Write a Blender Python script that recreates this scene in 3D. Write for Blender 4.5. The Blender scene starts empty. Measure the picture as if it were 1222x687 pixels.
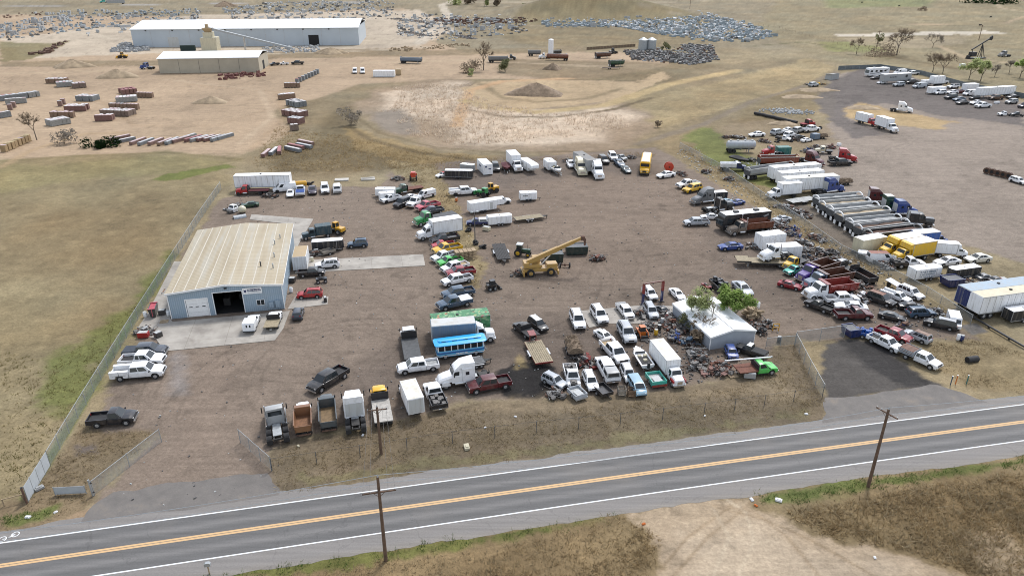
import bpy,math,random
import numpy as np
from math import sin,cos,pi,radians,sqrt,atan2,hypot
scene=bpy.context.scene
COLL=scene.collection
rnd=random.Random(7)
# ------------------------------------------------------------------ colours
def lin(c):
 f=lambda v:v/12.92 if v <=.04045 else ((v+.055)/1.055)**2.4
 return tuple(f(v/255) for v in c)
def alb(c,k=.78):
 return tuple(min(.9,v*k) for v in lin(c))
COL={k:alb(v) for k,v in dict(
 slate=(66,74,86), navyblack=(34,36,44), black=(26,27,30), red=(176,30,36), steel=(62,88,112), teal2=(52,78,88),
 yellow=(228,172,40), tan=(190,166,128), maroon=(92,26,34), blue=(44,84,160), plum=(58,48,66), green3=(40,78,58),
 cream=(220,212,184), lgrey=(176,178,178), pink=(206,92,106), green=(52,150,84), orange=(214,72,44), grey=(120,122,124),
 navy=(34,50,104), wood=(172,158,130), dark=(44,44,46), green2=(88,204,96), crimson=(150,30,46), pink2=(196,76,86),
 yellow2=(238,190,44), craneyellow=(196,158,88), green4=(38,60,58), busyellow=(246,188,30), muralgreen=(90,140,96),
 bluegrey=(110,128,148), bluepale=(160,182,200), stone=(168,180,186), rawsteel=(186,194,198), lgrey2=(208,210,208), skyblue=(36,182,252), tramblue=(96,184,228), rustorange=(142,102,72), teal3=(82,90,94), peel=(200,196,188),
 silver=(188,194,200), ltblue=(150,186,206), tealgreen=(64,188,170), greywood=(150,144,134), brownwood=(112,88,66), orange2=(222,120,44),
 rust=(122,72,52), rust2=(92,58,44), blue2=(38,74,148), purple=(74,44,140), bronze=(120,110,100), red2=(142,52,46), dullred=(122,74,66), rustpink=(150,112,102), browntarp=(130,98,84),
 rustred=(138,70,54), teal4=(44,120,118), brown=(98,72,56), sand=(188,170,140), blue3=(40,92,170), cream2=(232,230,218), dgrey=(92,94,96),
 dirt=(140,116,84), fawn=(150,124,92)).items()}
COL['white']=(.80,.81,.82)
COL['dark']=(.03,.03,.032)
COL['black']=(.016,.017,.02)
# ------------------------------------------------------------------ materials
MATS={}
def mat(name,build):
 m=bpy.data.materials.new(name);m.use_nodes=True
 nt=m.node_tree;nt.nodes.clear()
 out=nt.nodes.new('ShaderNodeOutputMaterial');b=nt.nodes.new('ShaderNodeBsdfPrincipled')
 nt.links.new(b.outputs[0],out.inputs[0]);build(nt,b,out);MATS[name]=m;return m
def N(nt,t,**kw):
 n=nt.nodes.new(t)
 for k,v in kw.items():
  if k.startswith('i_'):
   n.inputs[k[2:].replace('_',' ')].default_value=v
  else:setattr(n,k,v)
 return n
def noise(nt,scale,detail=4,rough=.55,coord='Object',dist=0):
 t=N(nt,'ShaderNodeTexCoord');n=N(nt,'ShaderNodeTexNoise')
 n.inputs['Scale'].default_value=scale;n.inputs['Detail'].default_value=detail
 n.inputs['Roughness'].default_value=rough;n.inputs['Distortion'].default_value=dist
 nt.links.new(t.outputs[coord],n.inputs['Vector']);return n.outputs['Fac']
def ramp(nt,fac,stops):
 r=N(nt,'ShaderNodeValToRGB');e=r.color_ramp.elements
 while len(e) < len(stops):e.new(.5)
 for el,(p,c) in zip(e,stops):
  el.position=p;el.color=(*c,1) if len(c)==3 else c
 nt.links.new(fac,r.inputs[0]);return r.outputs[0]
def mixc(nt,fac,a,b,mode='MIX'):
 m=N(nt,'ShaderNodeMix',data_type='RGBA',blend_type=mode)
 for s,i in ((fac,0),(a,6),(b,7)):
  if isinstance(s,(int,float)):m.inputs[i].default_value=s
  elif isinstance(s,tuple):m.inputs[i].default_value=(*s,1)
  else:nt.links.new(s,m.inputs[i])
 return m.outputs[2]
def g3(v):return (v,v,v)
def objcol(nt):return N(nt,'ShaderNodeObjectInfo').outputs['Color']
def m_paint(nt,b,out):
 c=objcol(nt)
 d=ramp(nt,noise(nt,1.6,6,.65),[(.45,g3(0)),(.78,g3(.30))])
 c=mixc(nt,d,c,(.22,.18,.14))
 nt.links.new(c,b.inputs['Base Color']);b.inputs['Roughness'].default_value=.32
 b.inputs['Coat Weight'].default_value=.35;b.inputs['Coat Roughness'].default_value=.15
mat('paint',m_paint)
def m_matte(nt,b,out):
 c=objcol(nt)
 d=ramp(nt,noise(nt,2.3,8,.7),[(.35,g3(.62)),(.7,g3(1.12))])
 c=mixc(nt,1.0,c,d,'MULTIPLY')
 nt.links.new(c,b.inputs['Base Color']);b.inputs['Roughness'].default_value=.75
mat('matte',m_matte)
def m_box(nt,b,out):# trailer and box skins: clean panels with faint streaks
 c=objcol(nt)
 t=N(nt,'ShaderNodeTexCoord');mp=N(nt,'ShaderNodeMapping');mp.inputs['Scale'].default_value=(2.2,2.2,.25)
 n=N(nt,'ShaderNodeTexNoise');n.inputs['Scale'].default_value=1.5;n.inputs['Detail'].default_value=6
 nt.links.new(t.outputs['Object'],mp.inputs[0]);nt.links.new(mp.outputs[0],n.inputs['Vector'])
 d=ramp(nt,n.outputs['Fac'],[(.48,g3(0)),(.78,g3(.5))])
 c=mixc(nt,d,c,(.30,.26,.2))
 nt.links.new(c,b.inputs['Base Color']);b.inputs['Roughness'].default_value=.5
mat('box',m_box)
def m_rooftop(nt,b,out):
 c=objcol(nt)
 d=ramp(nt,noise(nt,.9,7,.7),[(.42,g3(0)),(.72,g3(.5))])
 c=mixc(nt,d,c,(.34,.28,.2))
 nt.links.new(c,b.inputs['Base Color']);b.inputs['Roughness'].default_value=.6
mat('rooftop',m_rooftop)
def simple(name,col,rough=.6,metal=0,var=.25,sc=3):
 def f(nt,b,out):
  d=ramp(nt,noise(nt,sc,5,.65),[(.3,g3(1-var)),(.7,g3(1+var))])
  nt.links.new(mixc(nt,1.0,col,d,'MULTIPLY'),b.inputs['Base Color'])
  b.inputs['Roughness'].default_value=rough;b.inputs['Metallic'].default_value=metal
 mat(name,f)
simple('tyre',(.022,.022,.023),.85,0,.3)
simple('chassis',(.028,.027,.026),.7,0,.35)
simple('chrome',(.62,.63,.64),.22,.9,.1)
simple('alloy',(.42,.43,.44),.4,.5,.2)
simple('galv',(.36,.38,.39),.5,.4,.2)
simple('dark trim',(.02,.02,.022),.5,0,.2)
simple('lamp red',(.35,.02,.02),.25,0,.05)
simple('lamp clear',(.62,.62,.60),.15,0,.05)
simple('timber',(.33,.25,.16),.85,0,.35,2)
simple('pole wood',(.12,.075,.05),.85,0,.35,2)
simple('concrete',(.46,.44,.40),.9,0,.18,.6)
simple('rust',(.12,.068,.048),.9,0,.5,2)
simple('scrap',(.13,.125,.12),.65,.3,.6,3)
simple('wire',(.05,.05,.05),.6,0,.1)
simple('bark',(.16,.13,.10),.9,0,.3,4)
simple('bark pale',(.34,.31,.27),.9,0,.25,4)
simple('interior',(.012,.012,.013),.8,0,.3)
simple('dirt heap',(.30,.23,.15),.95,0,.3,.35)
simple('dark heap',(.21,.155,.105),.95,0,.35,.8)
simple('brush',(.17,.125,.085),.95,0,.5,3)
simple('white paint',(.80,.80,.79),.7,0,.08,4)
simple('yellow paint',(.72,.42,.15),.7,0,.10,4)
simple('navy paint',(.02,.03,.10),.6,0,.05)
simple('grey lettering',(.20,.24,.30),.6,0,.1)
simple('precast',(.38,.39,.39),.9,0,.2,.8)
simple('cow hide',(.02,.017,.015),.8,0,.2)
def m_glass(nt,b,out):
 b.inputs['Base Color'].default_value=(.02,.026,.03,1);b.inputs['Roughness'].default_value=.08
 b.inputs['Specular IOR Level'].default_value=.6
mat('glass',m_glass)
def m_mural(nt,b,out):
 t=N(nt,'ShaderNodeTexCoord');v=N(nt,'ShaderNodeTexVoronoi');v.inputs['Scale'].default_value=2.3
 nt.links.new(t.outputs['Object'],v.inputs['Vector'])
 s=N(nt,'ShaderNodeSeparateColor');nt.links.new(v.outputs['Color'],s.inputs[0])
 c=ramp(nt,s.outputs[0],[(0,alb((60,130,84))),(.35,alb((92,160,110))),(.6,alb((150,186,140))),(.72,alb((214,200,140))),(.8,alb((176,70,56))),(.86,alb((40,96,62)))])
 nt.nodes[-1].color_ramp.interpolation='CONSTANT' if hasattr(nt.nodes[-1],'color_ramp') else None
 c=mixc(nt,ramp(nt,noise(nt,5,4),[(.4,g3(0)),(.6,g3(.6))]),c,alb((70,138,92)))
 nt.links.new(c,b.inputs['Base Color']);b.inputs['Roughness'].default_value=.5
mat('mural',m_mural)
def m_chain(nt,b,out):
 t=N(nt,'ShaderNodeTexCoord')
 facs=[]
 for ang in (45,-45):
  mp=N(nt,'ShaderNodeMapping');mp.inputs['Rotation'].default_value=(0,radians(ang),0)
  w=N(nt,'ShaderNodeTexWave',wave_type='BANDS',bands_direction='X',wave_profile='SIN');w.inputs['Scale'].default_value=3.2
  nt.links.new(t.outputs['Object'],mp.inputs[0]);nt.links.new(mp.outputs[0],w.inputs['Vector'])
  r=N(nt,'ShaderNodeMath',operation='GREATER_THAN');r.inputs[1].default_value=.9
  nt.links.new(w.outputs['Fac'],r.inputs[0]);facs.append(r.outputs[0])
 mx=N(nt,'ShaderNodeMath',operation='MAXIMUM');nt.links.new(facs[0],mx.inputs[0]);nt.links.new(facs[1],mx.inputs[1])
 tr=N(nt,'ShaderNodeBsdfTransparent');ms=N(nt,'ShaderNodeMixShader')
 nt.links.new(mx.outputs[0],ms.inputs[0]);nt.links.new(tr.outputs[0],ms.inputs[1]);nt.links.new(b.outputs[0],ms.inputs[2])
 nt.links.new(ms.outputs[0],out.inputs[0])
 b.inputs['Base Color'].default_value=(.34,.37,.38,1);b.inputs['Metallic'].default_value=.3;b.inputs['Roughness'].default_value=.5
mat('chain mesh',m_chain)
def m_grass(cols,name):
 def f(nt,b,out):
  g=N(nt,'ShaderNodeNewGeometry')
  c1=ramp(nt,g.outputs['Random Per Island'],[(i/(len(cols)-1),alb(c)) for i,c in enumerate(cols)])
  d=ramp(nt,noise(nt,.35,4),[(.3,g3(.8)),(.7,g3(1.15))])
  c=mixc(nt,1.0,c1,d,'MULTIPLY');nt.links.new(c,b.inputs['Base Color']);b.inputs['Roughness'].default_value=.85
  b.inputs['Specular IOR Level'].default_value=.1
  t=N(nt,'ShaderNodeBsdfTranslucent');nt.links.new(c,t.inputs[0]);ms=N(nt,'ShaderNodeMixShader');ms.inputs[0].default_value=.55
  nt.links.new(b.outputs[0],ms.inputs[1]);nt.links.new(t.outputs[0],ms.inputs[2]);nt.links.new(ms.outputs[0],out.inputs[0])
 mat(name,f)
m_grass([(142,124,96),(170,152,120),(194,178,146),(154,138,108)],'straw')
m_grass([(142,122,92),(176,154,116),(200,178,138),(156,134,100)],'weed')
m_grass([(70,98,46),(92,120,60),(116,132,78),(150,140,98)],'green')
m_grass([(214,196,174),(234,218,198),(198,174,150)],'reed')
m_grass([(124,108,74),(112,112,62),(146,128,90)],'pasture')
m_grass([(140,172,88),(168,194,110),(192,208,136),(126,156,80)],'leaf green')
m_grass([(184,196,132),(204,210,160),(166,178,116)],'leaf pale')
m_grass([(128,132,98),(150,150,114),(112,116,84)],'leaf dull')
m_grass([(26,44,24),(34,58,28),(22,36,20)],'leaf juniper')
m_grass([(146,132,114),(168,152,132),(128,116,100)],'twig')
m_grass([(150,140,128),(176,168,156),(128,118,106)],'twig pale')
# ------------------------------------------------------------------ mesh building
class MB:
 def __init__(s):s.v=[];s.f=[]
 def add(s,vs,fs):
  o=len(s.v);s.v+=[tuple(v) for v in vs];s.f+=[tuple(i+o for i in f) for f in fs];return s
 def box(s,x0,y0,z0,x1,y1,z1):
  return s.add([(x0,y0,z0),(x1,y0,z0),(x1,y1,z0),(x0,y1,z0),(x0,y0,z1),(x1,y0,z1),(x1,y1,z1),(x0,y1,z1)],
                     [(0,3,2,1),(4,5,6,7),(0,1,5,4),(1,2,6,5),(2,3,7,6),(3,0,4,7)])
 def hexa(s,lo,hi):
  return s.add(list(lo)+list(hi),[(0,3,2,1),(4,5,6,7),(0,1,5,4),(1,2,6,5),(2,3,7,6),(3,0,4,7)])
 def rbox(s,x0,y0,z0,x1,y1,z1,r=.06):
  # box with chamfered upright and upper edges
  def ring(d,z):return [(x0+d,y0,z),(x1-d,y0,z),(x1,y0+d,z),(x1,y1-d,z),(x1-d,y1,z),(x0+d,y1,z),(x0,y1-d,z),(x0,y0+d,z)]
  def inset(z):
   return [(min(max(x,x0+r),x1-r),min(max(y,y0+r),y1-r),z) for x,y,_ in ring(r*1.5,z)]
  return s.loft([ring(r,z0),ring(r,z1-r),inset(z1)])
 def loft(s,rings,cap=True):
  n=len(rings[0]);vs=[p for r in rings for p in r];fs=[]
  for i in range(len(rings)-1):
   for j in range(n):
    a=i*n+j;b=i*n+(j+1) % n
    fs.append((a,b,b+n,a+n))
  if cap:
   fs.append(tuple(range(n-1,-1,-1)));fs.append(tuple(range((len(rings)-1)*n,len(rings)*n)))
  return s.add(vs,fs)
 def prism(s,poly,y0,y1):# polygon in x-z, extruded along y
  n=len(poly)
  return s.add([(x,y0,z) for x,z in poly]+[(x,y1,z) for x,z in poly],
                     [tuple(range(n)), tuple(range(2*n-1, n-1, -1))]+[((i+1) % n, i, n+i, n+(i+1) % n) for i in range(n)])
 def cyl(s,p0,p1,r0,r1=None,n=12,cap=True):
  r1=r0 if r1 is None else r1
  d=np.array(p1,float)-np.array(p0,float);L=np.linalg.norm(d);d /=(L or 1)
  a=np.array((0,0,1.) if abs(d[2]) < .9 else (1.,0,0));u=np.cross(d,a);u /=np.linalg.norm(u);w=np.cross(d,u)
  R=lambda p,r:[tuple(np.array(p)+r*(cos(2*pi*i/n)*u+sin(2*pi*i/n)*w)) for i in range(n)]
  return s.loft([R(p0,r0),R(p1,r1)],cap)
 def tube(s,pts,r,n=6):
  for a,b in zip(pts,pts[1:]):s.cyl(a,b,r,n=n)
  return s
 def sphere(s,c,r,n=10,m=6,sq=(1,1,1),lo=-.5):
  rings=[]
  for i in range(m+1):
   t=pi*(lo+(.5-lo)*i/m);rr=max(cos(t),.02)
   rings.append([(c[0]+r*sq[0]*rr*cos(2*pi*j/n),c[1]+r*sq[1]*rr*sin(2*pi*j/n),c[2]+r*sq[2]*sin(t)) for j in range(n)])
  return s.loft(rings)
 def patch(s,q,u0,v0,u1,v1,off=.012):
  # rectangle inside quad q (a,b,c,d: a-b bottom, d-c top), pushed outward
  a,b,c,d=[np.array(p,float) for p in q]
  nrm=np.cross(b-a,d-a);nrm /=np.linalg.norm(nrm)
  P=lambda u,v:tuple((a*(1-u)+b*u)*(1-v)+(d*(1-u)+c*u)*v+nrm*off)
  return s.add([P(u0,v0),P(u1,v0),P(u1,v1),P(u0,v1)],[(0,1,2,3)])
 def mesh(s,name,m,smooth=True,ang=38):
  me=bpy.data.meshes.new(name);me.from_pydata(s.v,[],s.f);me.validate();me.update()
  me.materials.append(MATS[m] if isinstance(m,str) else m)
  if smooth and len(me.polygons):
   me.polygons.foreach_set('use_smooth',[True]*len(me.polygons));me.set_sharp_from_angle(angle=radians(ang))
  return me
# ------------------------------------------------------------------ scene objects
def link(o):COLL.objects.link(o);return o
def tag(o,label=None,cat=None,group=None,kind=None):
 if label:o['label']=label
 if cat:o['category']=cat
 if group:o['group']=group
 if kind:o['kind']=kind
 return o
def empty(name,loc=(0,0,0),rz=0):
 o=bpy.data.objects.new(name,None);o.empty_display_size=.3
 o.location=loc;o.rotation_euler=(0,0,rz);return link(o)
def obj(name,mb,m,parent=None,col=None,smooth=True,loc=None):
 me=mb if isinstance(mb,bpy.types.Mesh) else mb.mesh(name,m,smooth)
 o=bpy.data.objects.new(name,me);link(o)
 if parent is not None:o.parent=parent
 if col is not None:o.color=(*col,1)
 if loc:o.location=loc
 return o
def structure(name,mb,m,**k):return tag(obj(name,mb,m,**k),kind='structure')
class Kit:
 """parts of one kind of thing, built once; every copy of the thing gets a copy of each part"""
 def __init__(s):s.parts=[];s.L=1;s.lab={}
 def add(s,name,mb,m,role=None,parent=None,smooth=True):
  s.parts.append((name,mb.mesh(name,m,smooth),role,parent));return len(s.parts)-1
 def adds(s,name,boxes,m,role=None,parent=None):
  for b in boxes:s.add(name,MB().box(*b),m,role,parent,False)
 def place(s,name,loc,rz,scale,cols,label,cat,group=None):
  root=empty(name,loc,rz);root.scale=(scale,scale,scale*cols.get('zs',1));tag(root,label,cat,group);made=[]
  for pn,me,role,par in s.parts:
   o=bpy.data.objects.new(pn,me);COLL.objects.link(o)
   o.parent=root if par is None else made[par]
   if role:
    key=(cols.get(role) or cols.get('c') or 'lgrey') if role in ('c','bc','c2','c3') else role
    o.color=(*COL[key],1)
   made.append(o)
  return root
# ------------------------------------------------------------------ vehicle kits (nose towards +x, standing on z = 0)
def wheels(K,spots,r,w,far=False,rim=None):
 for x,y in spots:
  sd=1 if y > 0 else -1
  t=MB().cyl((x,y-w/2,r),(x,y+w/2,r),r,n=10 if far else 16)
  i=K.add('wheel',t,'tyre')
  if not far:
   q=MB().cyl((x,y+sd*(w/2-.02),r),(x,y+sd*(w/2+.015),r),r*.6,r*.5,n=12)
   K.add('rim',q,'matte' if rim else 'alloy',rim,parent=i)
def interp(pts,x):
 if x <=pts[0][0]:return pts[0][1:]
 for a,b in zip(pts,pts[1:]):
  if x <=b[0]:
   t=(x-a[0])/(b[0]-a[0]);return tuple(p+(q-p)*t for p,q in zip(a[1:],b[1:]))
 return pts[-1][1:]
def lower(mb,prof,arches,rw,zb):
 xs={p[0] for p in prof}
 for a in arches:
  for t in (-1.24,-1.12,-.8,-.4,0,.4,.8,1.12,1.24):xs.add(round(a+t*rw,3))
 xs=sorted(x for x in xs if prof[0][0] <=x <=prof[-1][0]);rings=[]
 for x in xs:
  zt,w=interp(prof,x);z0=zb
  for a in arches:
   d=abs(x-a)
   if d < 1.2*rw:z0=max(z0,rw+sqrt(max(0,(1.2*rw)**2-d*d))*.98)
  if x in (xs[0],xs[-1]):z0=zb+.16
  z0=min(z0,zt-.08);h=zt-z0
  half=[(w*.93,z0),(w,z0+.15*h),(w,z0+.6*h),(w*.965,z0+.9*h),(w*.84,zt)]
  rings.append([(x,y,z) for y,z in half]+[(x,-y,z) for y,z in reversed(half)])
 mb.loft(rings);return mb
def greenhouse(mb,xb0,xb1,xr0,xr1,zb,zr,wb,wr,crown=.05):
 lo=[(xb0,-wb,zb),(xb1,-wb*.95,zb),(xb1,wb*.95,zb),(xb0,wb,zb)]
 hi=[(xr0,-wr,zr-crown),(xr1,-wr*.94,zr-crown),(xr1,wr*.94,zr-crown),(xr0,wr,zr-crown)]
 mb.hexa(lo,hi)
 i=.14
 top=[(xr0+i,-wr+i,zr),(xr1-i,-wr+i,zr),(xr1-i,wr-i,zr),(xr0+i,wr-i,zr)]
 mb.hexa([(x,y,z-.002) for x,y,z in hi],top)
 b0,b1,b2,b3=lo;t0,t1,t2,t3=hi
 return dict(right=(b0,b1,t1,t0),front=(b1,b2,t2,t1),left=(b2,b3,t3,t2),rear=(b3,b0,t0,t3))
def roof_skin(K,xr0,xr1,zr,wr,role):
 K.add('roof_panel',MB().box(xr0+.05,-wr+.05,zr-.02,xr1-.05,wr-.05,zr+.012),'rooftop',role)
def windows(K,fc,side=((.06,.48),(.53,.93)),rear=True):
 K.add('windshield',MB().patch(fc['front'],.07,.12,.93,.94),'glass')
 if rear:K.add('rear_window',MB().patch(fc['rear'],.1,.2,.9,.9),'glass')
 for s in ('right','left'):
  m=MB()
  for a,b in side:
   u0,u1=(a,b) if s=='right' else (1-b,1-a)
   m.patch(fc[s],u0,.14,u1,.9)
  K.add('side_window',m,'glass')
def lamps(K,xf,xr,y,zf,zr,far,w=.16,h=.09,up=.0):
 for sd in (-1,1):
  K.add('headlight',MB().box(xf-.06,sd*y-w,zf-h,xf+.015,sd*y+w,zf+h),'lamp clear')
  if not far:K.add('tail_light',MB().box(xr-.015,sd*y-w*.6,zr-h*1.3,xr+.06,sd*y+w*.6,zr+h*1.3+up),'lamp red')
def mirrors(K,x,y,z,role='c'):
 for sd in (-1,1):
  K.add('mirror',MB().box(x-.06,sd*y-.11,z-.08,x+.06,sd*y+.11,z+.08),'dark trim')
def underbody(K,x0,x1,w,z0,z1):K.add('underbody',MB().box(x0,-w,z0,x1,w,z1),'chassis')
def k_sedan(o,far):
 K=Kit();f=.8 if o.get('size')=='tiny' else 1.0;L=4.75*f;h=L/2
 S=lambda pts:[(p[0]*f,)+tuple(p[1:]) for p in pts]
 b=MB()
 lower(b,S([(-2.37,.78,.74),(-2.28,.93,.83),(-1.75,.99,.89),(-1.2,.98,.91),(.85,.95,.91),(1.6,.86,.88),(2.15,.74,.82),(2.37,.6,.7)]),(-1.38*f,1.42*f),.34,.22)
 fc=greenhouse(b,-1.78*f,1.02*f,-1.0*f,.22*f,.95,1.43,.80,.60)
 K.add('body',b,'paint','c')
 if o.get('c2'):roof_skin(K,-1.0*f,.22*f,1.43,.6,'c2')
 windows(K,fc,((.16,.50),(.53,.84)))
 underbody(K,-h+.3,h-.35,.66,.25,.7)
 lamps(K,h-.1,-h+.06,.58,.62,.74,far)
 K.add('front_bumper',MB().box(h-.13,-.66,.34,h+.01,.66,.5),'dark trim')
 if not far:mirrors(K,.75*f,.95,.98);K.add('grille',MB().box(h-.05,-.3,.56,h+.012,.3,.66),'dark trim')
 wheels(K,[(-1.38*f,.8),(-1.38*f,-.8),(1.42*f,.8),(1.42*f,-.8)],.33,.22,far)
 K.L=L;K.name='parked_car';K.cat='car';return K
def k_suv(o,far):
 K=Kit();sz=o.get('size');f={'small':.9,'large':1.13,'tiny':.72}.get(sz,1.0);L=4.8*f;h=L/2
 S=lambda pts:[(p[0]*f,)+tuple(p[1:]) for p in pts]
 zr={'large':1.88,'tiny':1.6}.get(sz,1.76)
 b=MB()
 lower(b,S([(-2.4,1.0,.84),(-2.3,1.1,.9),(0,1.08,.94),(.95,1.06,.93),(1.8,1.0,.91),(2.25,.9,.86),(2.4,.72,.78)]),(-1.4*f,1.48*f),.38,.28)
 fc=greenhouse(b,-2.3*f,1.12*f,-2.02*f,.42*f,1.06,zr,.87,.70)
 K.add('body',b,'paint','c')
 if o.get('c2'):roof_skin(K,-2.02*f,.42*f,zr,.7,'c2')
 windows(K,fc,((.05,.28),(.31,.56),(.59,.83)))
 K.adds('sill_trim',[(-1.4*f+.5,sd*.945-.01,.3,1.48*f-.5,sd*.945+.01,.46) for sd in (-1,1)],'dark trim')
 underbody(K,-h+.3,h-.3,.7,.3,.8)
 lamps(K,h-.08,-h+.05,.62,.78,.98,far,up=.1)
 K.add('front_bumper',MB().box(h-.14,-.72,.38,h+.02,.72,.56),'dark trim')
 K.add('rear_bumper',MB().box(-h-.03,-.74,.4,-h+.12,.74,.58),'dark trim')
 K.add('grille',MB().box(h-.06,-.38,.64,h+.012,.38,.84),'dark trim')
 if not far:
  mirrors(K,.8*f,.99,1.12)
  for sd in (-1,1):K.add('roof_rail',MB().box(-1.8*f,sd*.6-.02,zr-.02,.1*f,sd*.6+.02,zr+.05),'dark trim')
 wheels(K,[(-1.4*f,.82),(-1.4*f,-.82),(1.48*f,.82),(1.48*f,-.82)],.37,.25,far)
 K.L=L;K.name='parked_car';K.cat='SUV';return K
def k_van(o,far):
 K=Kit();mini=o.get('mini');L=4.7 if mini else 5.6;h=L/2;zr=1.75 if mini else 2.1;b=MB()
 lower(b,[(-h,1.1,.86),(-h+.1,1.16,.93),(h-1.3,1.16,.97),(h-.5,1.02,.93),(h-.12,.88,.86),(h,.7,.78)],(-h+1.15,h-.95),.36,.28)
 fc=greenhouse(b,-h+.03,h-.75,-h+.14,h-1.65,1.14,zr,.94,.82)
 K.add('body',b,'paint','c')
 if o.get('c2'):roof_skin(K,-h+.14,h-1.65,zr,.82,'c2')
 windows(K,fc,((.06,.3),(.34,.58),(.62,.86)) if mini else ((.70,.88),))
 if o.get('stripe'):
  for sd in (-1,1):K.add('side_stripe',MB().box(-h+.3,sd*.965-.006,.86,h-1.4,sd*.965+.012*sd+.006,1.02),'paint',o['stripe'])
 underbody(K,-h+.3,h-.3,.7,.3,.8);lamps(K,h-.08,-h+.04,.66,.76,1.0,far,up=.12)
 K.add('front_bumper',MB().box(h-.14,-.76,.36,h+.02,.76,.54),'dark trim')
 if not far:mirrors(K,h-1.15,1.05,1.25)
 wheels(K,[(-h+1.15,.84),(-h+1.15,-.84),(h-.95,.84),(h-.95,-.84)],.36,.24,far)
 K.L=L;K.name='cargo_van';K.cat='minivan' if mini else 'van';return K
def bed_walls(b,x0,x1,w,z0,z1,arch,rw,th=.09):
 n=[(x0,z0),(arch-1.2*rw,z0)]
 for t in range(1,6):
  a=pi-pi*t/6;n.append((arch+1.2*rw*cos(a),max(z0,rw+1.2*rw*sin(a)*.95)))
 n+=[(arch+1.2*rw,z0),(x1,z0),(x1,z1),(x0,z1)]
 for sd in (-1,1):
  y0,y1=sorted((sd*(w-th),sd*w));b.prism(n,y0,y1)
 b.box(x0,-w+th,z0+.2,x0+.07,w-th,z1-.02);b.box(x1-.06,-w+th,z0+.2,x1,w-th,z1)
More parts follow.
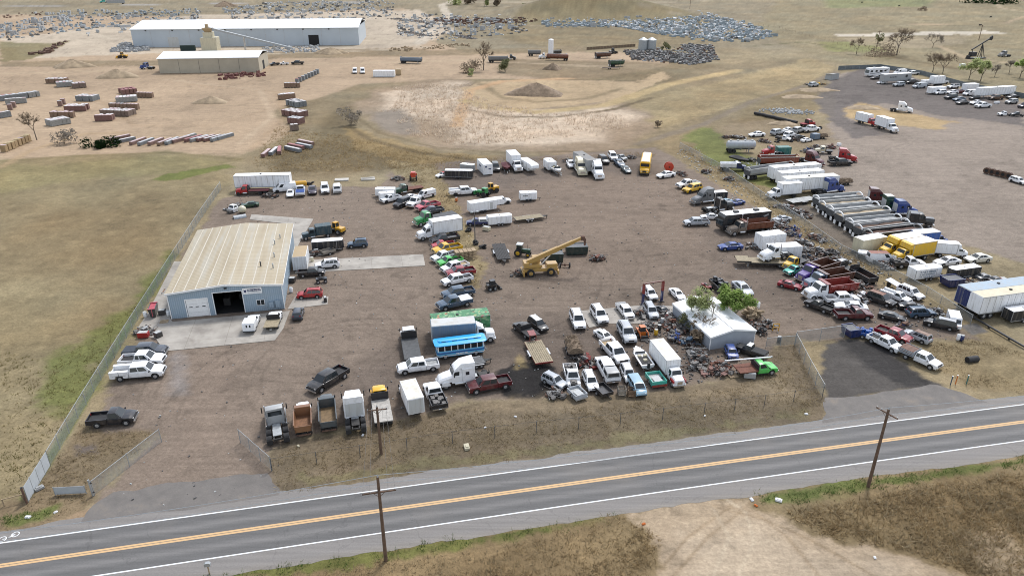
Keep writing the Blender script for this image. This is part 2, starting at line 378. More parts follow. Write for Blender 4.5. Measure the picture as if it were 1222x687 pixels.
def k_pickup(o,far):
 K=Kit();cab={'reg':1.5,'ext':1.95,'crew':2.45}[o.get('cab','ext')];bl={'reg':2.35,'ext':2.0,'crew':1.85}[o.get('cab','ext')]
 bed=o.get('bed','open')
 if bed in ('utility','service','flat','stake','dumpbed'):bl+=.35
 L=1.3+cab+bl+.15;h=L/2;xc=-h+bl;nose=h;rw=.40;xw_f=nose-.92;xw_r=-h+bl*.5;W=.98
 b=MB();hz=1.14
 pr=[(xc,1.14,.95),(xc+.05,1.16,W),(nose-1.25,1.16,W),(nose-.45,1.08,.96),(nose-.1,1.0,.92),(nose,.8,.88)]
 if o.get('nohood'):pr=[(xc,1.14,.95),(xc+.05,1.16,W),(nose-1.28,1.16,W),(nose-1.2,.8,W),(nose-.1,.78,.92),(nose,.7,.88)]
 lower(b,pr,(xw_f,),rw,.36)
 fc=greenhouse(b,xc+.04,nose-1.22,xc+.16,nose-1.92,1.14,1.84,.92,.74)
 K.add('body',b,'paint','c')
 if o.get('c2'):roof_skin(K,xc+.16,nose-1.92,1.84,.74,'c2')
 windows(K,fc,{'reg':((.14,.8),),'ext':((.06,.32),(.37,.82)),'crew':((.05,.42),(.46,.85))}[o.get('cab','ext')])
 if o.get('nohood'):
  K.add('engine',MB().box(nose-1.1,-.45,.75,nose-.25,.45,1.02).box(nose-.8,-.3,1.02,nose-.4,.1,1.12),'scrap')
 K.add('chassis',MB().box(-h+.1,-.5,.42,nose-.3,-.38,.6).box(-h+.1,.38,.42,nose-.3,.5,.6).box(xc,-.7,.4,nose-.2,.7,.62),'chassis')
 if bed in ('open','tonneau','topper','junk'):
  m=MB();bed_walls(m,-h,xc-.03,W,.52,1.16,xw_r,rw)
  K.add('cargo_bed',m,'paint','c' if bed in ('tonneau','topper','open') else 'bc')
  K.add('bed_liner',MB().box(-h+.05,-W+.1,.68,xc-.05,W-.1,.80),'matte','bc' if bed=='open' and o.get('bc') in ('tan','dark','grey','lgrey','blue') else 'dark')
  if bed=='tonneau':K.add('bed_cover',MB().rbox(-h+.03,-W+.04,1.12,xc-.05,W-.04,1.24),'matte','bc')
  if bed=='topper':
   t=MB();f2=greenhouse(t,-h+.02,xc-.06,-h+.18,xc-.1,1.16,1.82,.94,.8);K.add('camper_shell',t,'paint','bc')
   g=MB();g.patch(f2['left'],.12,.2,.88,.8);g.patch(f2['right'],.12,.2,.88,.8);g.patch(f2['rear'],.1,.15,.9,.85);K.add('shell_window',g,'glass')
  if bed=='junk':
   j=MB();r=random.Random(3)
   for _ in range(14):
    x=r.uniform(-h+.3,xc-.4);y=r.uniform(-.6,.6);s=r.uniform(.12,.35);z=r.uniform(.8,1.1)
    j.box(x-s,y-s*.7,z-.05,x+s,y+s*.7,z+r.uniform(.1,.35))
   K.add('bed_junk',j,'scrap')
 elif bed=='utility':
  m=MB()
  n=[(-h,.55),(xw_r-.5,.55),(xw_r-.4,.86),(xw_r+.4,.86),(xw_r+.5,.55),(xc-.05,.55),(xc-.05,1.42),(-h,1.42)]
  for sd in (-1,1):y0,y1=sorted((sd*.6,sd*1.06));m.prism(n,y0,y1)
  m.box(-h,-.6,.7,-h+.08,.6,1.15);K.add('utility_body',m,'paint','bc')
  K.add('bed_floor',MB().box(-h+.05,-.6,.72,xc-.05,.6,.84),'galv')
  k=MB()
  for sd in (-1,1):k.box(-h+.3,sd*1.065-.01,.9,xc-.3,sd*1.065+.01,.93);k.box(xw_r-.02,sd*1.065-.012,.9,xw_r+.02,sd*1.065+.012,1.4)
  K.add('locker_seam',k,'dark trim')
 elif bed=='service':
  m=MB()
  n=[(-h,.55),(xw_r-.5,.55),(xw_r-.4,.86),(xw_r+.4,.86),(xw_r+.5,.55),(xc-.02,.55),(xc-.02,2.1),(-h+.1,2.1),(-h,1.95)]
  m.prism(n,-1.04,1.04);K.add('service_body',m,'paint','bc')
  for sd in (-1,1):K.add('rear_window',MB().box(-h-.015,sd*.28-.13,1.3,-h+.02,sd*.28+.13,1.8),'glass')
  K.add('rear_step',MB().box(-h-.25,-1.0,.5,-h,1.0,.62),'dark trim')
 elif bed in ('flat','stake'):
  K.add('deck',MB().box(-h-.1,-1.12,.92,xc-.1,1.12,1.05),'matte','bc')
  if bed=='flat':K.add('headboard',MB().box(xc-.12,-1.05,1.05,xc-.05,1.05,1.85),'dark trim')
  else:
   m=MB()
   for sd in (-1,1):
    for z in (1.15,1.35,1.55):m.box(-h-.1,sd*1.1-.02,z,xc-.12,sd*1.1+.02,z+.1)
    for k in range(5):x=-h-.05+(bl-.15)*k/4;m.box(x-.03,sd*1.13-.02,1.05,x+.03,sd*1.13+.02,1.7)
   m.box(xc-.14,-1.1,1.05,xc-.1,1.1,1.8);K.add('stake_side',m,'matte','bc')
   t=MB();n=8;rings=[]
   for k in range(n+1):
    x=-h+(bl-.2)*k/n;zz=1.62+.12*sin(k*2.1)
    rings.append([(x,-1.04,1.2),(x,-.9,1.62),(x,0,zz+.15),(x,.9,1.6),(x,1.04,1.2)])
   t.loft(rings);K.add('load_tarp',t,'matte','browntarp')
  K.add('fender',MB().box(xw_r-.5,.75,.8,xw_r+.5,1.08,.9).box(xw_r-.5,-1.08,.8,xw_r+.5,-.75,.9),'dark trim')
 lamps(K,nose-.05,-h+.02,.72,.86,.95,far or bed not in ('open','tonneau','topper'),w=.13)
 K.add('front_bumper',MB().box(nose-.06,-.92,.46,nose+.08,.92,.66),'chrome')
 K.add('grille',MB().box(nose-.05,-.56,.72,nose+.014,.56,.97),'dark trim')
 if bed not in ('flat','stake','none'):K.add('rear_bumper',MB().box(-h-.1,-.9,.5,-h+.01,.9,.66),'chrome')
 if not far:
  mirrors(K,nose-1.42,1.08,1.25);K.adds('sill_trim',[(xc+.1,sd*.985-.01,.36,xw_f-.52,sd*.985+.012,.5) for sd in (-1,1)],'dark trim')
  K.add('number_plate',MB().box(-h-.115,-.16,.52,-h-.1,.16,.62),'white paint')
 wheels(K,[(xw_r,.84),(xw_r,-.84),(xw_f,.84),(xw_f,-.84)],.40,.27,far)
 K.L=L;K.name='pickup_truck';K.cat='pickup truck';return K
def truck_front(K,o,h,W=1.0,hood=1.35,cabl=1.55,zr=2.45,role='c',slope=.2,coe=False,zfloor=.75):
 """conventional hood and cab; returns x of the cab rear"""
 b=MB();xh=h-hood;xcr=xh-cabl
 ring=lambda x,w,z0,z1:[(x,w,z0),(x,w,z1-.2),(x,w*.8,z1),(x,-w*.8,z1),(x,-w,z1-.2),(x,-w,z0)]
 b.loft([ring(h,W*.62,.62,1.35),ring(h-.12,W*.80,.6,1.5),ring(h-.5,W*.84,.9,1.58),ring(xh-.1,W*.9,.9,1.72)])
 for sd in (-1,1):
  f=[]
  for t in range(7):
   a=pi*t/6;f.append((h-.72+.62*cos(a),.55+.62*sin(a)*.95))
  b.prism(f+[(h-1.24,.62),(h-.2,.62)][:0],*sorted((sd*W*.68,sd*W*1.08)))
 b.box(xcr,-W,zfloor,xh+.05,W,1.55)
 fc=greenhouse(b,xcr,xh+.05,xcr+.06,xh-.35,1.55,zr,W,W*.86,.08)
 K.add('cab',b,'paint',role)
 windows(K,fc,((.25,.88),),True)
 K.add('grille',MB().box(h-.02,-.42,.72,h+.03,.42,1.28),'chrome')
 K.add('front_bumper',MB().box(h-.08,-W*1.05,.42,h+.12,W*1.05,.66),'chrome')
 for sd in (-1,1):K.add('headlight',MB().box(h-.1,sd*.7-.12,.88,h-.02,sd*.7+.12,1.06),'lamp clear')
 for sd in (-1,1):K.add('mirror',MB().box(xh-.25,sd*(W+.2)-.08,1.6,xh-.15,sd*(W+.2)+.08,2.1),'dark trim')
 return xcr
def rails(K,x0,x1,z0=.62,z1=.86):
 m=MB().box(x0,.32,z0,x1,.46,z1).box(x0,-.46,z0,x1,-.32,z1)
 k=int((x1-x0)/1.1)
 for i in range(k+1):x=x0+.05+(x1-x0-.15)*i/max(k,1);m.box(x,-.32,z0+.04,x+.12,.32,z1-.04)
 for ax in (x0+1.0,):m.cyl((ax,-.9,.5),(ax,.9,.5),.09,n=8)
 K.add('chassis',m,'chassis')
def k_boxtruck(o,far):
 K=Kit();cut=o.get('cut');L=o.get('bx',5.4)+2.8 if not cut else 7.6;h=L/2;hood=.95 if cut else 1.3;cabl=1.45
 xcr=truck_front(K,o,h,.98,hood,cabl,2.3 if cut else 2.45)
 x1=xcr-.08;z0=.98;z1=3.55 if not cut else 3.35;W=1.2;x0=-h
 b=MB().box(x0,-W,z0,x1,W,z1)
 if cut:b.hexa([(x1-.002,-W,2.42),(x1+.7,-W*.95,2.42),(x1+.7,W*.95,2.42),(x1-.002,W,2.42)],[(x1-.002,-W,z1),(x1+.55,-W*.95,z1-.1),(x1+.55,W*.95,z1-.1),(x1-.002,W,z1)])
 i=K.add('cargo_box',b,'box','c2',smooth=False)
 K.add('box_roof',MB().box(x0+.05,-W+.05,z1,x1-.05,W-.05,z1+.02),'rooftop','c3' if o.get('c3') else 'white',parent=i)
 t=MB()
 for sd in (-1,1):
  t.box(x0,sd*(W+.012)-.012,z0,x1,sd*(W+.012)+.012,z0+.14);t.box(x0,sd*(W+.012)-.012,z1-.1,x1,sd*(W+.012)+.012,z1-.002)
  t.box(x1-.12,sd*(W+.01)-.01,z0+.14,x1-.002,sd*(W+.01)+.01,z1-.1);t.box(x0+.002,sd*(W+.01)-.01,z0+.14,x0+.12,sd*(W+.01)+.01,z1-.1)
 K.add('box_trim',t,'alloy',parent=i)
 K.add('rear_door',MB().box(x0-.03,-W+.12,z0+.1,x0+.01,W-.12,z1-.15),'box','lgrey2')
 if o.get('red'):
  for sd in (-1,1):K.add('red_fender',MB().box(h-1.35,sd*1.04-.05,.95,h-.1,sd*1.04+.05,1.4),'paint','red')
 if not cut and not o.get('red') and o.get('c')=='white' and not far:K.add('roof_fairing',MB().hexa([(xcr+.2,-.8,2.42),(xcr+1.0,-.7,2.42),(xcr+1.0,.7,2.42),(xcr+.2,.8,2.42)],[(xcr+.1,-.8,2.9),(xcr+.5,-.7,2.75),(xcr+.5,.7,2.75),(xcr+.1,.8,2.9)]),'paint','c')
 rails(K,x0+.1,h-.4)
 K.add('fuel_tank',MB().cyl((xcr+.2,.82,.62),(xcr+1.1,.82,.62),.26,n=12),'chrome')
 wheels(K,[(x0+1.9,.88),(x0+1.9,-.88)],.46,.5,far);wheels(K,[(h-.75,.92),(h-.75,-.92)],.46,.28,far)
 K.L=L;K.name='box_truck';K.cat='box truck';return K
def k_semi(o,far):
 K=Kit();sl=o.get('sleeper',1);classic=o.get('stacks');L=7.4 if sl else 6.2;h=L/2
 hood=1.9;xh=h-hood;cabl=1.35;xcr=xh-cabl;W=1.08
 b=MB()
 ring=lambda x,w,z0,z1:[(x,w,z0),(x,w,z1-.25),(x,w*.78,z1),(x,-w*.78,z1),(x,-w,z1-.25),(x,-w,z0)]
 if classic:b.loft([ring(h,.72,.8,1.85),ring(h-.1,.76,.8,1.95),ring(xh,.82,1.0,2.0)])
 else:b.loft([ring(h,.62,.5,1.2),ring(h-.25,.92,.5,1.5),ring(h-.9,.98,1.05,1.72),ring(xh,1.02,1.05,1.95)])
 for sd in (-1,1):
  f=[(h-1.0+.66*cos(pi*t/6),.58+.62*sin(pi*t/6)) for t in range(7)]
  b.prism(f,*sorted((sd*.72,sd*1.16)))
 b.box(xcr,-W,.85,xh+.06,W,1.85)
 fc=greenhouse(b,xcr,xh+.06,xcr+.05,xh-.38,1.85,2.85,W,W*.9,.08)
 K.add('cab',b,'paint','c')
 K.add('windshield',MB().patch(fc['front'],.06,.12,.94,.8),'glass')
 for s in ('right','left'):K.add('side_window',MB().patch(fc[s],*((.3,.12,.86,.72) if s=='right' else (.14,.12,.7,.72))),'glass')
 if sl:
  x0=xcr-1.75;s_=MB();zt=2.95 if classic else 3.65
  if classic:s_.rbox(x0,-1.16,.95,xcr-.01,1.16,zt)
  else:
   s_.rbox(x0,-1.18,.95,xcr-.01,1.18,2.95)
   s_.hexa([(x0,-1.16,2.94),(xh-.45,-.92,2.84),(xh-.45,.92,2.84),(x0,1.16,2.94)],[(x0,-1.08,zt),(xcr+.05,-.82,zt-.1),(xcr+.05,.82,zt-.1),(x0,1.08,zt)])
  K.add('sleeper',s_,'paint','c')
  for sd in (-1,1):K.add('sleeper_window',MB().box(xcr-.95,sd*1.185-.012,1.95,xcr-.45,sd*1.185+.012,2.45),'glass')
  K.add('rear_wall',MB().box(x0-.025,-1.0,1.1,x0+.005,1.0,2.85),'box','lgrey2');xb=x0
 else:
  K.add('rear_window',MB().patch(fc['rear'],.15,.15,.85,.75),'glass');xb=xcr
 if o.get('c2'):roof_skin(K,(xb if sl else xcr)+.1,xcr if sl else xh-.4,(2.95 if classic else 3.65) if sl else 2.85,.95,'c2')
 rails(K,-h,xh+.3,.72,.98)
 K.add('fifth_wheel',MB().prism([(-h+.5,1.02),(-h+1.7,1.02),(-h+1.7,1.16),(-h+.5,1.1)],-.45,.45),'galv' if not sl else 'chassis')
 K.add('deck_plate',MB().box(-h+1.9,-.42,1.0,xb-.15,.42,1.04),'galv')
 for sd in (-1,1):
  K.add('fuel_tank',MB().cyl((xb-.2,sd*.88,.68),(xcr+1.0,sd*.88,.68),.3,n=14),'chrome')
  K.add('headlight',MB().box(h-.32,sd*.86-.13,.85,h-.1,sd*.86+.13,1.08),'lamp clear')
  K.add('mirror',MB().box(xh-.3,sd*1.32-.06,1.9,xh-.16,sd*1.32+.06,2.6),'dark trim')
  if classic or sl==0:K.add('exhaust_stack',MB().cyl((xb-.12,sd*.98,1.0),(xb-.12,sd*.98,3.5),.085,n=10),'chrome')
  K.add('mudflap',MB().box(-h-.02,sd*.85-.3,.35,-h+.01,sd*.85+.3,.95),'tyre')
 K.add('grille',MB().box(h-.03,-.5,.75,h+.025,.5,1.5 if classic else 1.18),'chrome')
 K.add('front_bumper',MB().box(h-.12,-1.1,.36,h+.1,1.1,.68),'chrome' if classic else 'paint',None if classic else 'c')
 wheels(K,[(-h+.65,.88),(-h+.65,-.88),(-h+1.85,.88),(-h+1.85,-.88)],.5,.56,far);wheels(K,[(h-1.0,.98),(h-1.0,-.98)],.5,.3,far)
 K.L=L;K.name='semi_tractor';K.cat='semi tractor';return K
def k_heavy(o,far):
 K=Kit();bl=o.get('bodylen',4.5);hood=1.5;cabl=1.6;L=hood+cabl+.15+bl;h=L/2;body=o['body']
 xcr=truck_front(K,o,h,1.02,hood,cabl,2.55);x1=xcr-.12;x0=-h
 if body=='flat':
  K.add('deck',MB().box(x0,-1.2,1.05,x1,1.2,1.2),'matte','c2')
  K.add('headboard',MB().box(x1-.1,-1.15,1.2,x1-.02,1.15,2.35),'dark trim')
  if bl > 5:
   m=MB()
   for sd in (-1,1):m.box(x0,sd*1.2-.02,1.02,x1,sd*1.2+.035*sd+.02,1.12)
   K.add('deck_rail',m,'dark trim')
 elif body=='box':
  b=MB().rbox(x0,-1.2,1.0,x1,1.2,3.1);K.add('cargo_box',b,'box','c2')
 else:
  zt=2.3;m=MB()
  for sd in (-1,1):m.hexa([(x0,sd*.98-.04,1.1),(x1,sd*.98-.04,1.1),(x1,sd*.98+.04,1.1),(x0,sd*.98+.04,1.1)],[(x0,sd*1.18-.04,zt),(x1,sd*1.18-.04,zt),(x1,sd*1.18+.04,zt),(x0,sd*1.18+.04,zt)])
  m.box(x1-.08,-1.1,1.1,x1,1.1,zt+.35);m.box(x0,-1.1,1.1,x0+.07,1.1,zt-.25)
  m.box(x1-.02,-1.15,zt+.3,x1+.6,1.15,zt+.38)
  i=K.add('dump_bed',m,'paint','c2',smooth=False)
  K.add('bed_floor',MB().box(x0+.05,-1.0,1.08,x1-.06,1.0,1.2),'matte',{'dirt':'dirt','rust':'rust2'}.get(o.get('floor'),'c2'),parent=i)
  r=MB()
  for sd in (-1,1):r.box(x0-.02,sd*1.2-.07,zt,x1+.02,sd*1.2+.07,zt+.1)
  for k in range(5):
   x=x0+.3+(bl-.6)*k/4
   for sd in (-1,1):r.hexa([(x-.06,sd*1.05-.04,1.12),(x+.06,sd*1.05-.04,1.12),(x+.06,sd*1.05+.04,1.12),(x-.06,sd*1.05+.04,1.12)],[(x-.06,sd*1.24-.04,zt),(x+.06,sd*1.24-.04,zt),(x+.06,sd*1.24+.04,zt),(x-.06,sd*1.24+.04,zt)])
  K.add('bed_rail',r,'paint','c2',parent=i)
  K.add('rear_bumper',MB().box(x0-.1,-1.0,.55,x0,1.0,.75),'rust')
 if o.get('stacks'):
  for sd in (-1,1):K.add('exhaust_stack',MB().cyl((xcr-.05,sd*.9,1.0),(xcr-.05,sd*.9,3.4),.09,n=10),'chrome')
 rails(K,x0+.1,h-.4)
 K.add('fuel_tank',MB().cyl((xcr+.2,.85,.66),(xcr+1.2,.85,.66),.28,n=12),'chrome')
 ax=[x0+1.0] if bl < 4 else [x0+.95,x0+2.15]
 wheels(K,[(x,y) for x in ax for y in (.86,-.86)],.5,.54,far);wheels(K,[(h-.72,.96),(h-.72,-.96)],.5,.3,far)
 K.L=L;K.name='dump_truck' if body=='dump' else ('flatbed_truck' if body=='flat' else 'heavy_truck');K.cat=K.name.replace('_',' ');return K
def k_vantrailer(o,far):
 K=Kit();L=o['L'];h=L/2;W=1.28;z0,z1=1.1,3.92
 i=K.add('cargo_box',MB().box(-h,-W,z0,h,W,z1),'mural' if o.get('mural') else 'box','c',smooth=False)
 K.add('box_roof',MB().box(-h+.05,-W+.04,z1,h-.05,W-.04,z1+.02),'mural' if o.get('mural') else 'rooftop','c2',parent=i)
 r=MB()
 for sd in (-1,1):
  r.box(-h,sd*(W+.012)-.012,z0-.06,h,sd*(W+.012)+.012,z0+.12);r.box(-h,sd*(W+.012)-.012,z1-.1,h,sd*(W+.012)+.012,z1-.002)
  for k in range(int(L/1.22)+1):
   x=-h+.03+(L-.06)*k/int(L/1.22);r.box(x-.025,sd*(W+.008)-.008,z0+.12,x+.025,sd*(W+.008)+.008,z1-.1)
 K.add('box_trim',r,'box','lgrey',parent=i)
 for sd in (-1,1):K.add('rear_door',MB().box(-h-.03,min(sd*.03,sd*1.2),z0+.08,-h,max(sd*.03,sd*1.2),z1-.12),'box','c3' if o.get('c3') else 'c')
 K.add('roof_vent',MB().rbox(-.6,-.2,z1+.02,-.2,.2,z1+.2),'dark trim',parent=i)
 K.add('chassis',MB().box(-h+.2,-.5,.85,h-.3,-.38,1.09).box(-h+.2,.38,.85,h-.3,.5,1.09).box(-h,-1.1,.5,-h+.1,1.1,.62),'chassis')
 for sd in (-1,1):K.add('landing_leg',MB().box(h-2.6,sd*.7-.07,.06,h-2.46,sd*.7+.07,1.09).box(h-2.68,sd*.7-.15,0,h-2.38,sd*.7+.15,.06),'galv')
 if o.get('mural'):
  K.add('spare_wheel',MB().cyl((h+.01,.2,2.0),(h+.22,.2,2.0),.5,n=16).cyl((h+.2,.2,2.0),(h+.25,.2,2.0),.34,n=14),'white paint')
  K.add('front_panel',MB().box(h,-1.2,1.15,h+.008,1.2,2.7),'dark trim')
 if o.get('logo'):
  e=MB();sd=1
  e.cyl((-h+2.6,W+.02,2.9),(-h+2.6,W+.03,2.9),.62,n=18)
  for k in range(9):x=h-3.2-.42*k;e.box(x,W+.02,2.45+.12*(k % 2),x+.3,W+.03,2.95-.08*(k % 3))
  K.add('emblem',e,'dark trim')
 wheels(K,[(x,y) for x in (-h+1.3,-h+2.5) for y in (.88,-.88)],.5,.56,far)
 K.L=L;K.name='semi_trailer';K.cat='semi trailer';return K
def k_cargotrailer(o,far):
 K=Kit();L=o['L'];h=L/2;W=1.1;z0,z1=.48,2.35+.12*(L > 6);b=MB()
 pl=[(-h,-W),(h-.45,-W),(h,-.45),(h,.45),(h-.45,W),(-h,W)]
 b.loft([[(x,y,z0) for x,y in pl],[(x,y,z1-.06) for x,y in pl],[(x*.99,y*.95,z1) for x,y in pl]])
 i=K.add('trailer_body',b,'box','c',smooth=False)
 K.add('roof_panel',MB().loft([[(x*.985,y*.94,z1) for x,y in pl],[(x*.985,y*.94,z1+.02) for x,y in pl]]),'rooftop','c2',parent=i)
 for sd in (-1,1):
  K.add('side_door',MB().box(h-1.5,sd*(W+.01)-.012,z0+.15,h-.75,sd*(W+.01)+.012,z1-.25),'box','c',parent=i)
 t=MB()
 for sd in (-1,1):t.box(-h,sd*(W+.012)-.012,z0-.04,h-.46,sd*(W+.012)+.012,z0+.1);t.box(-h-.02,sd*(W-.04)-.05,z0,-h+.03,sd*(W-.04)+.05,z1-.06);t.box(h-1.56,sd*(W+.012)-.012,z0+.1,h-1.5,sd*(W+.012)+.014,z1-.2)
 K.add('corner_trim',t,'alloy',parent=i)
 K.add('rear_door',MB().box(-h-.025,-W+.12,z0+.06,-h,W-.12,z1-.14),'box','c')
 K.add('roof_vent',MB().rbox(-.2,-.2,z1+.02,.2,.2,z1+.14),'alloy',parent=i)
 ax=[-.35*1-.2,.35*1+.05] if L > 4.5 else [-.1]
 f=MB()
 for x in ax:
  for sd in (-1,1):f.cyl((x,sd*(W-.02),.42),(x,sd*(W+.26),.42),.44,n=10) if False else f.box(x-.42,sd*(W+.13)-.13,.72,x+.42,sd*(W+.13)+.13,.77)
 K.add('fender',f,'alloy')
 K.add('tongue',MB().box(h-.2,-.06,.42,h+1.1,.06,.54).box(h+.7,-.12,.0,h+.78,.0,.5),'chassis')
 if o.get('logo'):
  e=MB()
  for k in range(5):e.box(-h+.7+.26*k,-W-.02,1.45,-h+.9+.26*k,-W-.008,1.72-.06*(k % 2))
  K.add('logo',e,'dark trim',parent=i)
 if o.get('text'):
  e=MB();r=random.Random(5)
  for row,(za,zb_) in enumerate(((1.62,1.98),(1.2,1.46),(.84,1.0))):
   x=-h+.9
   while x < h-1.9:
    w=r.uniform(.12,.3)
    e.box(x,-W-.02,za,x+w,-W-.008,zb_);x+=w+r.choice((.06,.06,.2))
  K.add('lettering',e,'grey lettering',parent=i)
 wheels(K,[(x,y) for x in ax for y in (W+.12,-W-.12)],.34,.2,far)
 K.L=L+.0;K.name='cargo_trailer';K.cat='enclosed trailer';return K
def k_gooseneck(o,far):
 K=Kit();L=o['L'];h=L/2;W=1.2;b=MB();z0,z1=.5,2.75
 pr=[(-h,z0),(h-2.3,z0),(h-2.2,1.45),(h-.2,1.45),(h,1.75),(h-.15,2.4),(h-.6,z1),(-h,z1)]
 b.prism(pr,-W,W);i=K.add('trailer_body',b,'box','c',smooth=False)
 K.add('roof_panel',MB().box(-h+.05,-W+.06,z1,h-.65,W-.06,z1+.02),'rooftop','c2',parent=i)
 for sd in (-1,1):K.add('side_door',MB().box(.5,sd*(W+.01)-.012,z0+.15,1.25,sd*(W+.01)+.012,z1-.4),'box','lgrey2',parent=i)
 t=MB()
 for sd in (-1,1):t.box(-h,sd*(W+.012)-.012,z0-.04,h-2.3,sd*(W+.012)+.012,z0+.1);t.box(-2.2,sd*(W+.13)-.13,.72,-.4,sd*(W+.13)+.13,.78)
 K.add('corner_trim',t,'alloy',parent=i)
 K.add('coupler',MB().cyl((h-.7,0,.75),(h-.7,0,1.5),.09,n=10).box(h-2.2,-.5,1.3,h-.5,.5,1.44),'chassis')
 wheels(K,[(x,y) for x in (-1.75,-.85) for y in (W+.1,-W-.1)],.36,.22,far)
 K.L=L;K.name='gooseneck_trailer';K.cat='enclosed trailer';return K
def k_flattrailer(o,far):
 K=Kit();L=o['L'];h=L/2;W=1.2 if o.get('wide') else 1.0;z=.75
 m=MB();n=9
 for k in range(n):
  y=-W+.06+(2*W-.12)*k/(n-1);m.box(-h,y-W/n*.92,z-.05,h,y+W/n*.92,z)
 K.add('deck',m,'matte','c')
 f=MB()
 for sd in (-1,1):f.box(-h,sd*(W+.03)-.04,z-.2,h,sd*(W+.03)+.04,z-.02)
 f.box(-h-.06,-W,z-.22,-h,W,z+.02);f.box(h,-W,z-.22,h+.06,W,z+.02)
 K.add('frame',f,'paint','c2' if o.get('c2') else 'dark')
 K.add('tongue',MB().hexa([(h,-.5,z-.2),(h+1.3,-.05,z-.2),(h+1.3,.05,z-.2),(h,.5,z-.2)],[(h,-.5,z-.1),(h+1.3,-.05,z-.1),(h+1.3,.05,z-.1),(h,.5,z-.1)]).box(h+1.0,-.05,0,h+1.1,.05,z),'chassis')
 if o.get('c2'):K.add('gooseneck_frame',MB().box(h-.1,-.5,z,h,-.4,1.7).box(h-.1,.4,z,h,.5,1.7).box(h-.1,-.5,1.6,h+1.4,.5,1.72),'paint','c2')
 for sd in (-1,1):K.add('fender',MB().box(-.95,sd*(W+.2)-.12,.62,.75,sd*(W+.2)+.12,.67),'alloy')
 wheels(K,[(x,y) for x in (-.5,.3) for y in (W+.2,-W-.2)],.32,.2,far)
 K.L=L;K.name='flatbed_trailer';K.cat='flatbed trailer';return K
def k_lowboy(o,far):
 K=Kit();L=o['L'];h=L/2;W=1.25
 m=MB()
 for k in range(12):y=-W+.1+(2*W-.2)*k/11;m.box(-h,y-.1,.95,h-2.4,y+.1,1.03)
 for k in range(12):y=-W+.1+(2*W-.2)*k/11;m.box(h-2.3,y-.1,1.22,h,y+.1,1.3)
 K.add('deck',m,'matte','c');f=MB()
 for sd in (-1,1):f.box(-h,sd*W-.05,.68,h-2.3,sd*W+.05,.96);f.box(h-2.3,sd*W-.05,.95,h,sd*W+.05,1.22);f.box(h-2.5,sd*W-.05,.68,h-2.2,sd*W+.05,1.22)
 K.add('frame',f,'chassis')
 for sd in (-1,1):K.add('landing_leg',MB().box(h-2.2,sd*.7-.08,0,h-2.0,sd*.7+.08,1.0),'galv')
 wheels(K,[(x,y) for x in (-h+.8,-h+1.9) for y in (.85,-.85)],.42,.5,far)
 K.L=L;K.name='lowboy_trailer';K.cat='flatbed trailer';return K
def k_dumptrailer(o,far):
 K=Kit();L=o['L'];h=L/2;W=1.25;zt=2.75
 sec=[(-W,zt),(-W,1.7),(-W*.82,1.25),(-W*.4,1.05),(W*.4,1.05),(W*.82,1.25),(W,1.7),(W,zt),(W-.08,zt),(W-.08,1.75),(W*.76,1.32),(W*.36,1.14),(-W*.36,1.14),(-W*.76,1.32),(-W+.08,1.75),(-W+.08,zt)]
 i=K.add('dump_tub',MB().loft([[(x,y,z) for y,z in sec] for x in (-h,h)]),'box','c',smooth=False)
 r=MB()
 for sd in (-1,1):r.box(-h,sd*W-.07,zt,h,sd*W+.07,zt+.1)
 K.add('top_rail',r,'box','lgrey2',parent=i)
 fill=MB();rr=random.Random(int(L*10));rg=[]
 for k in range(13):
  x=-h+.08+(L-.16)*k/12;zz=2.28+rr.uniform(-.1,.14)
  rg.append([(x,-1.1,1.7),(x,-1.16,zz-.05),(x,-.4,zz+rr.uniform(0,.1)),(x,.4,zz),(x,1.16,zz-.05),(x,1.1,1.7)])
 K.add('load',fill.loft(rg),'matte',o.get('floor','lgrey'))
 for x0 in (-h,h):
  arc=lambda k_:[(W*k_*cos(pi*t/12),zt-.3+.75*(k_+.0)*sin(pi*t/12)) for t in range(13)]
  o_=arc(1.06);i_=arc(.8);e=MB()
  for a in range(12):e.hexa([(x0-.09,*i_[a]),(x0+.09,*i_[a]),(x0+.09,*o_[a]),(x0-.09,*o_[a])],[(x0-.09,*i_[a+1]),(x0+.09,*i_[a+1]),(x0+.09,*o_[a+1]),(x0-.09,*o_[a+1])])
  K.add('end_hoop',e,'box','c2' if o.get('c2') else 'c')
  K.add('end_wall',MB().loft([[(x,y,z) for y,z in [(-W,2.35),(-W,1.7),(-W*.82,1.25),(-W*.4,1.05),(W*.4,1.05),(W*.82,1.25),(W,1.7),(W,2.35)]] for x in (x0-.04,x0+.04)]),'matte','dgrey')
 K.add('chassis',MB().box(-h+.1,-.5,.75,h-.2,-.36,1.04).box(-h+.1,.36,.75,h-.2,.5,1.04),'chassis')
 for sd in (-1,1):K.add('landing_leg',MB().box(h-2.0,sd*.7-.07,0,h-1.86,sd*.7+.07,1.1),'galv');K.add('mudflap',MB().box(-h-.12,sd*.85-.32,.3,-h-.08,sd*.85+.32,1.1),'white paint')
 wheels(K,[(x,y) for x in (-h+.8,-h+2.0) for y in (.86,-.86)],.5,.56,far)
 K.L=L;K.name='dump_trailer';K.cat='dump trailer';return K
